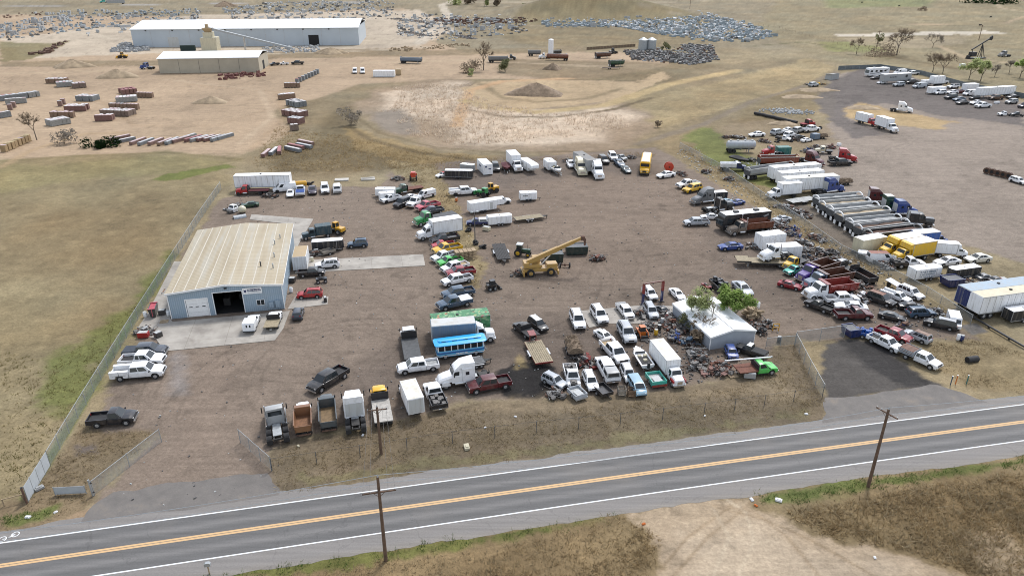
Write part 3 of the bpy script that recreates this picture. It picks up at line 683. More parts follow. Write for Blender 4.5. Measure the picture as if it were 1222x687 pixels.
def k_tanktrailer(o,far):
 K=Kit();L=o['L'];h=L/2;b=MB();n=16
 rings=[]
 for x,r in ((-h,.5),(-h+.15,.95),(-h+.5,1.15),(h-.5,1.15),(h-.15,.95),(h,.5)):rings.append([(x,r*cos(2*pi*k/n),2.1+r*sin(2*pi*k/n)) for k in range(n)])
 K.add('tank',b.loft(rings),'box','c');m=MB()
 for k in range(4):x=-h+1+(L-2)*k/3;m.cyl((x,0,3.2),(x,0,3.4),.3,n=12)
 for sd in (-1,1):m.box(-h+.6,sd*.4-.03,3.22,h-.6,sd*.4+.03,3.28)
 K.add('hatch',m,'galv');hop=MB()
 for k in range(3):x=-h+1.6+(L-3.2)*k/2;hop.cyl((x,0,1.3),(x,0,.6),.9,.2,n=12)
 K.add('hopper',hop,'box','c')
 K.add('chassis',MB().box(-h+.2,-.5,.8,h-.2,-.38,1.0).box(-h+.2,.38,.8,h-.2,.5,1.0),'chassis')
 for sd in (-1,1):K.add('landing_leg',MB().box(h-2.0,sd*.7-.07,0,h-1.86,sd*.7+.07,1.0),'galv')
 wheels(K,[(x,y) for x in (-h+.8,-h+2.0) for y in (.86,-.86)],.5,.56,far)
 K.L=L;K.name='tank_trailer';K.cat='tank trailer';return K
def k_schoolbus(o,far):
 K=Kit();L=10.5;h=L/2;W=1.2;b=MB()
 def ring(x,w,z0,z1):return [(x,w,z0),(x,w,z1-.35),(x,w*.85,z1-.1),(x,w*.45,z1),(x,-w*.45,z1),(x,-w*.85,z1-.1),(x,-w,z1-.35),(x,-w,z0)]
 b.loft([ring(-h,W*.95,.7,2.95),ring(-h+.15,W,.6,3.05),ring(h-1.5,W,.6,3.05),ring(h-1.35,W*.94,.7,2.9)])
 b.loft([[(x,w,.65),(x,w,z-.2),(x,w*.7,z),(x,-w*.7,z),(x,-w,z-.2),(x,-w,.65)] for x,w,z in ((h,.8,1.35),(h-.15,.98,1.5),(h-1.4,1.05,1.75))])
 K.add('body',b,'paint','c');K.add('roof_panel',MB().box(-h+.2,-.85,3.04,h-1.6,.85,3.08),'rooftop','white')
 K.add('windshield',MB().box(h-1.36,-1.0,1.85,h-1.33,1.0,2.6),'glass')
 for sd in (-1,1):
  m=MB()
  for k in range(9):x=-h+.5+k*.93;m.box(x,sd*(W+.012)-.01,1.9,x+.78,sd*(W+.012)+.01,2.5)
  K.add('side_window',m,'glass');s=MB()
  for z in (1.2,1.6):s.box(-h+.2,sd*(W+.012)-.012,z,h-1.5,sd*(W+.012)+.012,z+.07)
  K.add('side_stripe',s,'dark trim');K.add('headlight',MB().box(h-.04,sd*.72-.12,.95,h+.02,sd*.72+.12,1.15),'lamp clear')
 K.add('front_bumper',MB().box(h-.02,-1.05,.45,h+.15,1.05,.7),'dark trim');K.add('grille',MB().box(h-.02,-.45,.8,h+.025,.45,1.25),'dark trim')
 K.add('sign_board',MB().box(h-1.4,-.8,2.68,h-1.3,.8,2.88),'paint','c');underbody(K,-h+.3,h-.3,.9,.4,.75)
 wheels(K,[(-h+2.6,.95),(-h+2.6,-.95)],.48,.5,far);wheels(K,[(h-.8,1.0),(h-.8,-1.0)],.48,.28,far)
 K.L=L;K.name='school_bus';K.cat='bus';return K
def k_trolley(o,far):
 K=Kit();L=8.2;h=L/2;W=1.15
 def rr(hx,w,r):
  p=[]
  for cx,cy,a0 in ((hx-r,w-r,0),(-hx+r,w-r,90),(-hx+r,-w+r,180),(hx-r,-w+r,270)):
   for t in range(4):a=radians(a0+30*t);p.append((cx+r*cos(a),cy+r*sin(a)))
  return p
 R_=lambda hx,w,r,z:[(x,y,z) for x,y in rr(hx,w,r)]
 b=MB().loft([R_(h*.94,W*.95,.5,.45),R_(h*.95,W,.5,.8),R_(h*.95,W,.5,1.45),R_(h*.95,W*.97,.5,1.5)]);K.add('body',b,'paint','tramblue')
 s=MB().loft([R_(h*.952,W+.01,.5,1.08),R_(h*.952,W+.01,.5,1.3)],cap=False);K.add('blue_stripe',s,'paint','blue3')
 s=MB().loft([R_(h*.955,W+.02,.5,.62),R_(h*.955,W+.02,.5,.76)],cap=False);K.add('white_stripe',s,'white paint')
 K.add('cabin_interior',MB().loft([R_(h*.88,W*.86,.4,1.5),R_(h*.88,W*.86,.4,2.5)]),'interior')
 K.adds('window_post',[(-h*.9+h*1.8*k/7-.06,sd*(W-.08)-.05,1.48,-h*.9+h*1.8*k/7+.06,sd*(W-.08)+.05,2.58) for sd in (-1,1) for k in range(8)]+[(sx*h*.93-.04,y-.04,1.48,sx*h*.93+.04,y+.04,2.58) for sx in (-1,1) for y in (-.6,0,.6)],'white paint')
 b=MB().loft([R_(h*.96,W*1.0,.5,2.52),R_(h*1.03,W*1.2,.55,2.55),R_(h*1.03,W*1.2,.55,2.66),R_(h*.93,W*.8,.45,2.82)])
 b.loft([R_(h*.86,W*.42,.3,2.80),R_(h*.86,W*.42,.3,2.98),R_(h*.84,W*.36,.3,3.03)]);i=K.add('roof',b,'paint','c')
 v=MB()
 for k in range(4):
  for sd in (-1,1):v.box(-h*.72+k*1.75,sd*W*.425-.012,2.85,-h*.72+k*1.75+.75,sd*W*.425+.012,2.95)
 K.add('clerestory_window',v,'navy paint',parent=i)
 K.add('lettering',MB().box(-1.0,W+.03,.86,-.5,W+.04,.98).box(-.4,W+.03,.86,.3,W+.04,.98).box(.4,W+.03,.86,.9,W+.04,.98).box(-1.0,-W-.04,.86,.9,-W-.03,.98),'white paint')
 underbody(K,-h+.4,h-.4,.85,.3,.6);wheels(K,[(-h+1.7,.95),(-h+1.7,-.95),(h-1.5,.95),(h-1.5,-.95)],.44,.42,far)
 K.L=L;K.name='trolley_bus';K.cat='bus';return K
def k_motorhome(o,far):
 K=Kit();L=10.2;h=L/2;W=1.24;z1=3.4;b=MB()
 b.prism([(-h,.55),(h-.25,.5),(h,1.2),(h-.25,2.9),(h-.5,z1),(-h,z1)],-W,W);K.add('body',b,'paint','c',smooth=False)
 K.add('roof_panel',MB().box(-h+.05,-W+.05,z1,h-.55,W-.05,z1+.02),'rooftop','c2')
 K.add('windshield',MB().hexa([(h-.02,-1.1,1.45),(h+.02,-1.1,1.45),(h+.02,1.1,1.45),(h-.02,1.1,1.45)],[(h-.3,-1.1,2.75),(h-.2,-1.1,2.75),(h-.2,1.1,2.75),(h-.3,1.1,2.75)]),'glass')
 for sd in (-1,1):
  m=MB()
  for x,w in ((-3.6,1.0),(-1.6,1.4),(.9,1.0),(3.2,1.0)):m.box(x,sd*(W+.012)-.01,1.9,x+w,sd*(W+.012)+.01,2.6)
  K.add('side_window',m,'glass');s=MB();n=14
  for k in range(n):
   t0,t1=k/n,(k+1)/n;f=lambda t:1.2+1.5*t**2.2
   y0,y1=sorted((sd*W,sd*(W+.008)))
   s.prism([(h-.6-(L-1.2)*t0,f(t0)),(h-.6-(L-1.2)*t0,f(t0)+.14+.2*t0),(h-.6-(L-1.2)*t1,f(t1)+.14+.2*t1),(h-.6-(L-1.2)*t1,f(t1))],y0,y1)
  K.add('swoosh_stripe',s,'matte','lgrey' if o.get('c')=='black' else 'grey')
  K.add('mirror',MB().box(h-.3,sd*(W+.25)-.1,1.9,h-.2,sd*(W+.25)+.1,2.4),'dark trim')
 for x in (-2.5,1.8):K.add('roof_unit',MB().rbox(x-.5,-.38,z1+.02,x+.5,.38,z1+.32),'dark trim' if o.get('c')=='black' else 'white paint')
 wheels(K,[(-h+2.6,1.0),(-h+2.6,-1.0)],.48,.4,far);wheels(K,[(h-1.9,1.05),(h-1.9,-1.05)],.48,.32,far)
 K.L=L;K.name='motorhome';K.cat='motorhome';return K
def k_stepvan(o,far):
 K=Kit();L=4.4;h=L/2;b=MB();b.prism([(-h,.45),(h,.45),(h,1.05),(h-.55,1.2),(h-.85,1.95),(h-1.0,2.15),(-h,2.15)],-.95,.95);K.add('body',b,'paint','c',smooth=False)
 K.add('windshield',MB().hexa([(h-.56,-.8,1.25),(h-.54,-.8,1.25),(h-.54,.8,1.25),(h-.56,.8,1.25)],[(h-.83,-.8,1.9),(h-.8,-.8,1.9),(h-.8,.8,1.9),(h-.83,.8,1.9)]),'glass')
 K.add('door_opening',MB().box(h-1.7,-.97,.6,h-1.0,-.955,1.9),'interior');lamps(K,h-.03,-h,.7,.8,.9,far)
 wheels(K,[(-h+.8,.8),(-h+.8,-.8),(h-.8,.8),(h-.8,-.8)],.35,.22,far);K.L=L;K.name='delivery_van';K.cat='van';return K
def k_crane(o,far):
 K=Kit();L=6.6;h=L/2
 K.add('chassis',MB().rbox(-h,-.85,.85,h,.85,1.45).box(-h-.15,-1.2,.6,-h+.25,1.2,1.0).box(h-.25,-1.2,.6,h+.15,1.2,1.0),'paint','c')
 K.add('engine_cover',MB().rbox(1.2,-.8,1.45,h-.1,.8,2.2),'paint','c')
 K.add('turntable',MB().cyl((-.6,0,1.45),(-.6,0,1.7),.8,n=18).rbox(-2.6,-.9,1.7,.3,.9,2.2).rbox(-3.1,-.95,1.75,-2.2,.95,2.7),'paint','c')
 i=K.add('operator_cab',MB().rbox(-1.4,.35,2.2,.1,1.15,3.5),'paint','c');K.add('cab_window',MB().box(-1.2,1.15,2.6,-.1,1.165,3.35).box(.1,.45,2.5,.115,1.05,3.4),'glass',parent=i)
 def beam(m,a,b,w0,w1):
  d=np.array(b)-np.array(a);d /=np.linalg.norm(d);u=np.array((0,1.,0));n=np.cross(u,d);P=lambda p,w:[tuple(np.array(p)+sx*w*u+sz*w*1.15*n) for sx,sz in ((-1,-1),(1,-1),(1,1),(-1,1))]
  return m.loft([P(a,w0),P(b,w1)])
 A=np.array((-2.4,-.1,2.6));D=np.array((cos(radians(22)),0,sin(radians(22))))
 j=K.add('boom',beam(MB(),A,A+D*6.2,.36,.35),'paint','c')
 K.add('boom_extension',beam(beam(MB(),A+D*6.2,A+D*9.2,.29,.28),A+D*9.2,A+D*11.0,.23,.22),'paint','c',parent=j)
 T=A+D*11.0
 K.add('boom_head',MB().rbox(T[0]-.2,-.45,T[2]-.4,T[0]+.55,.25,T[2]+.35).cyl((T[0]+.45,-.4,T[2]-.3),(T[0]+.45,.2,T[2]-.3),.3,n=12),'rust',parent=j)
 K.add('hook_block',MB().box(T[0]+.45,-.3,T[2]-1.5,T[0]+.75,.1,T[2]-.35),'rust')
 K.add('lift_cylinder',MB().cyl((.2,-.1,1.9),tuple(A+D*5.0-np.array((0,0,.35))),.14,n=10),'chrome')
 K.add('outrigger',MB().box(-h-.05,-1.5,.3,-h+.2,-1.2,1.05).box(-h-.05,1.2,.3,-h+.2,1.5,1.05).box(h-.2,-1.5,.3,h+.05,-1.2,1.05).box(h-.2,1.2,.3,h+.05,1.5,1.05),'paint','c')
 wheels(K,[(-1.9,1.05),(-1.9,-1.05),(1.9,1.05),(1.9,-1.05)],.72,.5,far,rim='c');K.L=L;K.name='mobile_crane';K.cat='crane';return K
def k_tractor(o,far):
 K=Kit();K.add('hood',MB().rbox(.1,-.38,.9,2.0,.38,1.65),'paint','c');K.add('chassis',MB().box(-1.0,-.3,.6,1.9,.3,.95).cyl((1.55,-.8,.5),(1.55,.8,.5),.1,n=8).cyl((-.7,-.9,.85),(-.7,.9,.85),.16,n=8),'chassis')
 b=MB();fc=greenhouse(b,-1.1,.25,-1.05,.1,1.2,2.65,.72,.7);K.add('cab',b,'paint','c')
 g=MB()
 for s in fc:g.patch(fc[s],.1,.1,.9,.9)
 K.add('cab_window',g,'glass');K.add('cab_roof',MB().rbox(-1.2,-.8,2.63,.25,.8,2.82),'paint','lgrey2');K.add('exhaust_stack',MB().cyl((1.2,.2,1.6),(1.2,.2,2.6),.05,n=8),'dark trim')
 wheels(K,[(-.7,.85),(-.7,-.85)],.85,.45,far,rim='yellow2');wheels(K,[(1.55,.75),(1.55,-.75)],.5,.3,far,rim='yellow2');K.L=3.6;K.name='farm_tractor';K.cat='tractor';return K
def k_scraptractor(o,far):
 K=Kit();K.add('hood',MB().rbox(.1,-.35,.7,1.5,.35,1.3),'paint','c');K.add('cab',MB().rbox(-.9,-.55,.9,.2,.55,2.0),'paint','c');K.add('cab_window',MB().box(-.7,-.565,1.35,0,.565,1.85).box(.2,-.4,1.35,.212,.4,1.85),'glass');K.add('loader_arm',MB().box(.4,-.55,1.0,2.0,-.42,1.15).box(.4,.42,1.0,2.0,.55,1.15).box(1.9,-.8,.3,2.15,.8,1.0),'paint','c')
 wheels(K,[(-.5,.7),(-.5,-.7)],.6,.32,far);wheels(K,[(1.1,.6),(1.1,-.6)],.4,.24,far);K.L=3.2;K.name='small_tractor';K.cat='tractor';return K
def k_loader(o,far):
 K=Kit();K.add('engine_hood',MB().rbox(-2.2,-.8,.9,-.2,.8,1.75),'paint','c');b=MB();fc=greenhouse(b,-.4,.8,-.3,.7,1.5,2.9,.7,.62);K.add('cab',b,'paint','c')
 g=MB()
 for s in fc:g.patch(fc[s],.1,.15,.9,.88)
 K.add('cab_window',g,'glass');K.add('chassis',MB().box(-2.0,-.55,.5,2.0,.55,1.0),'chassis');a=MB()
 for sd in (-1,1):a.prism([(.5,1.5),(.6,1.8),(2.2,1.0),(2.7,.5),(2.5,.4),(2.0,.8)],sd*.5-.09,sd*.5+.09)
 K.add('loader_arm',a,'paint','c');K.add('bucket',MB().prism([(2.5,.2),(3.3,.1),(3.35,.25),(2.75,.4),(2.7,1.0),(2.55,1.1)],-1.2,1.2),'paint','c')
 wheels(K,[(-1.2,.9),(-1.2,-.9),(1.3,.9),(1.3,-.9)],.68,.48,far);K.L=5.4;K.name='wheel_loader';K.cat='loader';return K
def k_skidsteer(o,far):
 K=Kit();K.add('body',MB().rbox(-1.2,-.6,.35,.6,.6,1.2),'paint','c');b=MB();fc=greenhouse(b,-.5,.6,-.45,.5,1.2,2.0,.5,.46);K.add('cab',b,'dark trim');K.add('cab_roof',MB().box(-.5,-.5,2.0,.55,.5,2.06),'paint','c');a=MB()
 for sd in (-1,1):a.prism([(-1.1,1.2),(-1.1,1.4),(.9,1.25),(1.45,.5),(1.3,.4),(.8,1.05)],sd*.75-.07,sd*.75+.07)
 K.add('loader_arm',a,'paint','c');K.add('bucket',MB().prism([(1.2,.15),(1.9,.08),(1.9,.2),(1.4,.3),(1.35,.7),(1.22,.75)],-.85,.85),'chassis')
 wheels(K,[(-.75,.72),(-.75,-.72),(.35,.72),(.35,-.72)],.42,.28,far,rim='lgrey');K.L=3.0;K.name='skid_steer_loader';K.cat='skid steer';return K
def k_boat(o,far):
 K=Kit();L=5.6;h=L/2;b=MB();rings=[]
 for t in range(9):
  x=-h+L*t/8;w=1.05*(1-max(0,(t-4)/4)**2.2*.97);zk=.55+.5*max(0,(t-5)/3)**2;zs=1.25+.18*(t/8)**2
  rings.append([(x,-w,zs),(x,-w*.85,zk+.3),(x,0,zk),(x,w*.85,zk+.3),(x,w,zs)])
 b.loft(rings);K.add('hull',b,'paint','c');d=MB();rr2=[]
 if o['c'] in ('maroon','black'):
  for t in range(9):
   x=-h+L*t/8;w=1.07*(1-max(0,(t-4)/4)**2.2*.97);zs=1.26+.18*(t/8)**2
   rr2.append([(x,-w,zs-.1),(x,-w,zs),(x,0,zs+.55*sin(pi*min(1,t/8+.1))),(x,w,zs),(x,w,zs-.1)])
  K.add('boat_cover',d.loft(rr2),'matte','c')
 else:
  K.add('cockpit',MB().box(-h+.3,-.8,1.2,.9,.8,1.285),'matte','dark');K.add('windscreen',MB().hexa([(.9,-.85,1.28),(1.0,-.85,1.28),(1.0,.85,1.28),(.9,.85,1.28)],[(.55,-.8,1.7),(.6,-.8,1.7),(.6,.8,1.7),(.55,.8,1.7)]),'glass')
  for x,y in ((-.2,.45),(-.2,-.45),(-1.5,0)):K.add('seat',MB().rbox(x-.25,y-.28,1.25,x+.25,y+.28,1.55),'matte','cream')
  K.add('outboard_motor',MB().rbox(-h-.35,-.2,.9,-h,.2,1.75),'dark trim')
 K.add('trailer_frame',MB().box(-h,-.6,.4,h-.4,-.5,.52).box(-h,.5,.4,h-.4,.6,.52).box(h-.6,-.05,.4,h+1.1,.05,.5),'galv')
 wheels(K,[(-.6,.95),(-.6,-.95)],.32,.2,far);K.L=L;K.name='trailered_boat';K.cat='boat';return K
def k_atv(o,far):
 K=Kit();K.add('body',MB().rbox(-.8,-.25,.5,.8,.25,.85).rbox(.3,-.5,.7,.95,.5,.85).rbox(-.95,-.5,.7,-.35,.5,.85),'paint','c');K.add('seat',MB().rbox(-.6,-.18,.85,.25,.18,1.0),'dark trim');K.add('handlebar',MB().cyl((.4,-.4,1.12),(.4,.4,1.12),.03,n=6).cyl((.5,0,.8),(.4,0,1.12),.04,n=6),'dark trim')
 wheels(K,[(-.6,.45),(-.6,-.45),(.65,.45),(.65,-.45)],.3,.25,far);K.L=2.0;K.name='quad_bike';K.cat='quad bike';return K
def k_utiltrailer(o,far):
 K=Kit();h=1.5;m=MB()
 for sd in (-1,1):m.box(-h,sd*.95-.03,.5,h,sd*.95+.03,1.05)
 m.box(-h,-.92,.5,-h+.06,.92,1.05);m.box(h-.06,-.92,.5,h,.92,1.05);m.box(-h+.06,-.92,.5,h-.06,.92,.58);K.add('trailer_bed',m,'paint','c',smooth=False);K.add('tongue',MB().box(h,-.05,.45,h+1.0,.05,.55),'chassis')
 if o.get('load'):
  j=MB();r=random.Random(11)
  for _ in range(16):x=r.uniform(-h+.3,h-.3);y=r.uniform(-.65,.65);s=r.uniform(.15,.3);j.rbox(x-s,y-s,.6,x+s,y+s,r.uniform(1.1,1.7))
  K.add('load',j,'paint','c')
 wheels(K,[(0,1.1),(0,-1.1)],.33,.2,far);K.L=3.2;K.name='utility_trailer';K.cat='utility trailer';return K
def k_brush(o,far):
 K=Kit();h=2.0;K.add('deck',MB().box(-h,-1.05,.7,h,1.05,.85),'dark trim');r=random.Random(5);m=MB()
 rings=[]
 for k in range(9):
  x=-h+2*h*k/8;rings.append([(x,1.05*cos(pi*j/8)*r.uniform(.85,1.1),.85+r.uniform(.75,1.05)*sin(pi*j/8)) for j in range(9)])
 m.loft(rings)
 for _ in range(160):
  x=r.uniform(-h,h);y=r.uniform(-1,1);z=.9+.9*sqrt(max(.05,1-y*y));a=r.uniform(0,2*pi);e=r.uniform(.0,.6);l=r.uniform(.3,.8)
  m.cyl((x,y,z),(x+l*cos(a),y+l*sin(a),z+l*e*.5),.035,.012,n=4)
 K.add('brush_load',m,'brush',smooth=False);K.add('tongue',MB().box(h,-.05,.6,h+1.0,.05,.72),'chassis');wheels(K,[(-.5,.95),(-.5,-.95),(.5,.95),(.5,-.95)],.38,.24,far);K.L=4.2;K.name='brush_trailer';K.cat='loaded trailer';return K
def k_container(o,far):
 K=Kit();L=o['L'];h=L/2;W=o.get('wd',2.4)/2;H_=o.get('h',2.6);z0=.2
 i=K.add('container_body',MB().box(-h,-W,z0,h,W,z0+H_),'box','c',smooth=False);K.add('container_roof',MB().box(-h+.05,-W+.05,z0+H_,h-.05,W-.05,z0+H_+.02),'rooftop','c2',parent=i);r=MB()
 for sd in (-1,1):
  for k in range(int(L/.6)):x=-h+.3+k*.6;r.box(x-.04,sd*(W+.012)-.012,z0+.1,x+.04,sd*(W+.012)+.012,z0+H_-.1)
  r.box(-h-.015,sd*W-.06,z0,-h+.05,sd*W+.03,z0+H_-.003);r.box(h-.05,sd*W-.06,z0,h+.015,sd*W+.03,z0+H_-.003)
 K.add('side_rib',r,'box','c',parent=i)
 if o.get('text'):K.add('lettering',MB().box(-.9,-W-.04,1.6,-.3,-W-.026,2.1).box(-.2,-W-.04,1.7,.9,-W-.026,2.0).box(h+.022,-.8,2.0,h+.034,-.3,2.4).box(h+.022,.1,1.5,h+.034,.8,1.75),'navy paint',parent=i)
 for sx in (-1,1):K.add('end_door',MB().box(sx*h-.02,-W+.1,z0+.1,sx*h+.02,W-.1,z0+H_-.12),'box','c')
 K.add('skid',MB().box(-h+.2,-W+.1,0,h-.2,-W+.3,z0).box(-h+.2,W-.3,0,h-.2,W-.1,z0),'chassis');K.L=L;K.name='storage_container';K.cat='container';return K
def k_dumpster(o,far):
 K=Kit();L=o['L'];h=L/2;W=1.1;H_=1.7 if L > 3 else 1.4;m=MB()
 for sd in (-1,1):m.prism([(-h+.3,.2),(h-.1,.2),(h,H_),(-h,H_)],sd*W-.05,sd*W+.05)
 m.hexa([(-h+.3,-W,.2),(-h+.4,-W,.2),(-h+.4,W,.2),(-h+.3,W,.2)],[(-h,-W,H_),(-h+.1,-W,H_),(-h+.1,W,H_),(-h,W,H_)]);m.hexa([(h-.2,-W,.2),(h-.1,-W,.2),(h-.1,W,.2),(h-.2,W,.2)],[(h-.1,-W,H_),(h,-W,H_),(h,W,H_),(h-.1,W,H_)]);m.box(-h+.3,-W,.15,h-.1,W,.25)
 K.add('bin_body',m,'paint','c',smooth=False);r=MB()
 for sd in (-1,1):
  r.box(-h-.03,sd*W-.08,H_,h+.03,sd*W+.08,H_+.1)
  for k in range(int(L/.7)):x=-h+.55+k*.7;r.box(x-.05,sd*(W+.08)-.03,.25,x+.05,sd*(W+.08)+.03,H_)
 K.add('bin_trim',r,'paint','c2' if o.get('c2') else 'c');K.add('lid',MB().box(-h+.05,-W+.06,H_-.12,h-.05,W-.06,H_-.05),'matte','c2' if o.get('c2') else 'grey');K.L=L;K.name='waste_skip';K.cat='skip';return K
def k_dumpbed(o,far):
 K=Kit();h=2.4;m=MB()
 for sd in (-1,1):m.box(-h,sd*1.1-.05,.5,h,sd*1.1+.05,1.5)
 m.box(-h,-1.05,.5,-h+.08,1.05,2.1);m.box(h-.08,-1.05,.5,h,1.05,1.4);K.add('bed_wall',m,'paint','c',smooth=False);K.add('bed_floor',MB().box(-h+.05,-1.06,.5,h-.05,1.06,.62),'matte','rust2');K.add('skid',MB().box(-h,-.6,0,h,-.4,.5).box(-h,.4,0,h,.6,.5),'chassis');K.L=4.8;K.name='dump_bed';K.cat='truck bed';return K
def k_pickupbed(o,far):
 K=Kit();h=1.2;m=MB();bed_walls(m,-h,h,.95,.35,1.0,0,.36);K.add('bed_wall',m,'paint','c');K.add('bed_floor',MB().box(-h+.06,-.86,.5,h-.06,.86,.6),'matte','lgrey2');K.add('loose_panel',MB().hexa([(-.3,-.5,.7),(.9,-.4,.7),(.9,.5,.9),(-.3,.4,.9)],[(-.3,-.5,.74),(.9,-.4,.74),(.9,.5,.94),(-.3,.4,.94)]),'paint','lgrey2')
 K.add('rear_bumper',MB().box(h,-.95,.3,h+.15,.95,.55),'paint','red2' if o['c']=='tealgreen' else 'lgrey');wheels(K,[(0,.78),(0,-.78)],.34,.22,far);K.L=2.5;K.name='pickup_bed';K.cat='truck bed';return K
def k_truckcab(o,far):
 K=Kit();b=MB().rbox(-.9,-.95,.2,.9,.95,1.2);fc=greenhouse(b,-.85,.8,-.7,.4,1.2,1.9,.9,.75);K.add('cab',b,'paint','c');windows(K,fc,((.2,.85),));K.add('engine_bay',MB().box(.9,-.7,.2,1.7,.7,.8),'scrap');K.L=2.6;K.name='wrecked_cab';K.cat='truck cab';return K
def k_dome(o,far):
 K=Kit();K.add('tank_shell',MB().sphere((0,0,.8),.9,14,8,(1,1,.9)),'paint','c');K.add('base_ring',MB().cyl((0,0,0),(0,0,.3),.6,n=14),'chassis');K.L=1.8;K.name='round_tank';K.cat='tank';return K
def k_halfpipe(o,far):
 K=Kit();m=MB();rg=[]
 for x in (-1.3,1.3):rg.append([(x,.65*cos(pi*t/8),.62*sin(pi*t/8)) for t in range(9)]+[(x,.6*cos(pi*(8-t)/8),.56*sin(pi*(8-t)/8)) for t in range(9)])
 K.add('curved_shell',m.loft(rg),'galv');K.L=2.6;K.name='metal_shell';K.cat='scrap';return K
def k_slab(o,far):
 K=Kit();th=o.get('th',.3);K.add('slab',MB().rbox(-1.7,-.9,th-.3 if th > .3 else 0,1.7,.9,th,.05),'concrete' if o.get('c') is None else 'box',o.get('c') and 'c')
 if th > .3:K.add('support',MB().box(-1.5,-.7,0,-1.3,.7,th-.3).box(1.3,-.7,0,1.5,.7,th-.3),'chassis')
 K.L=3.4;K.name='roof_panel_stack' if th > .3 else 'concrete_slab';K.cat='panel' if th > .3 else 'slab';return K
def k_tankskid(o,far):
 K=Kit();K.add('tank',MB().cyl((-1.4,0,.9),(1.4,0,.9),.75,n=16).sphere((1.4,0,.9),.75,16,6,(.3,1,1)).sphere((-1.4,0,.9),.75,16,6,(.3,1,1)),'paint','c');K.add('saddle',MB().box(-1,-.6,0,-.8,.6,.4).box(.8,-.6,0,1,.6,.4),'chassis');K.L=2.8;K.name='storage_tank';K.cat='tank';return K
def k_uptank(o,far):
 K=Kit();K.add('tank',MB().cyl((0,0,.5),(0,0,8.6),1.4,n=18).sphere((0,0,8.6),1.4,18,5,(1,1,.5),0),'paint','c');K.add('leg',MB().box(-1.2,-1.2,0,1.2,-1.0,.6).box(-1.2,1.0,0,1.2,1.2,.6),'chassis');K.L=2.8;K.name='upright_tank';K.cat='tank';return K
def k_tyrepile(o,far):
 K=Kit();r=random.Random(len(o['label']))
 for k in range(7):
  x,y=r.uniform(-.8,.8),r.uniform(-.5,.5);z=.12+.22*(k//3);m=MB();n=14
  rg=[]
  for a,b in ((.2,-.1),(.36,-.1),(.38,0),(.36,.1),(.2,.1)):rg.append([(x+a*cos(2*pi*j/n),y+a*sin(2*pi*j/n),z+b) for j in range(n)])
  K.add('tyre',m.loft(rg+[rg[0]],cap=False),'tyre')
 K.L=1.8;K.name='tyre_pile';K.cat='tyre pile';return K
def k_axle(o,far):
 K=Kit();K.add('axle_beam',MB().cyl((-.75,0,.45),(.75,0,.45),.09,n=8).sphere((0,0,.45),.24,10,6),'rust')
 for sx in (-1,1):i=K.add('wheel',MB().cyl((sx*.85-.13,0,.45),(sx*.85+.13,0,.45),.45,n=16),'tyre');K.add('rim',MB().cyl((sx*1.0-.01,0,.45),(sx*1.0+.01,0,.45),.26,n=12),'white paint',parent=i)
 K.L=2.0;K.name='truck_axle';K.cat='axle';return K
def k_reel(o,far):
 K=Kit();m=MB()
 for sd in (-1,1):m.cyl((0,sd*.55-.05,1.15),(0,sd*.55+.05,1.15),1.15,n=24)
 K.add('flange',m,'paint','c');K.add('drum',MB().cyl((0,-.5,1.15),(0,.5,1.15),.6,n=16),'timber');K.add('hub',MB().cyl((0,-.62,1.15),(0,.62,1.15),.18,n=12),'dark trim');K.L=2.3;K.name='cable_reel';K.cat='cable reel';return K
def k_barrel(o,far):
 K=Kit();K.add('barrel_body',MB().loft([[(r*cos(2*pi*j/16),r*sin(2*pi*j/16),z) for j in range(16)] for r,z in ((.27,0),(.29,.03),(.29,.3),(.305,.32),(.29,.34),(.29,.6),(.305,.62),(.29,.64),(.29,.87),(.27,.9))]),'paint','c');K.add('lid',MB().cyl((0,0,.9),(0,0,.925),.26,n=16),'matte','lgrey2');K.L=.6;K.name='steel_drum';K.cat='drum';return K
def k_appliance(o,far):
 K=Kit();h=o['L']/2;K.add('casing',MB().rbox(-h,-.45,.08,h,.45,.85,.05),'paint','c');K.add('top_panel',MB().box(-h+.08,-.38,.85,h-.08,.38,.88),'matte','lgrey2');K.add('foot',MB().box(-h+.1,-.4,0,-h+.25,.4,.08).box(h-.25,-.4,0,h-.1,.4,.08),'chassis');K.L=o['L'];K.name='metal_cabinet';K.cat='machine';return K
def k_crate(o,far):
 K=Kit();m=MB()
 for k in range(5):
  z=.08+.2*k;m.box(-.5,-.52,z,.5,-.48,z+.14).box(-.5,.48,z,.5,.52,z+.14).box(-.52,-.48,z,-.48,.48,z+.14).box(.48,-.48,z,.52,.48,z+.14)
 K.add('slat_side',m,'matte','c');K.add('corner_post',MB().box(-.47,-.47,0,-.39,-.39,1.05).box(.39,-.47,0,.47,-.39,1.05).box(-.47,.39,0,-.39,.47,1.05).box(.39,.39,0,.47,.47,1.05).box(-.47,-.47,.1,.47,.47,.16),'timber');K.L=1.05;K.name='wooden_crate';K.cat='crate';return K
def k_crates(o,far):
 K=Kit();
 for i in range(5):
  m=MB();x=-1.6+i*.8
  for k in range(6):m.box(x-.36,-.9,.05+.28*k,x+.36,-.84,.22+.28*k).box(x-.36,.84,.05+.28*k,x+.36,.9,.22+.28*k).box(x-.36,-.84,.05+.28*k,x-.3,.84,.2+.28*k)
  m.box(x-.3,-.84,1.5,x+.36,.84,1.56);K.add('timber_bundle',m,'timber')
 K.L=4.0;K.name='timber_crates';K.cat='timber crates';return K
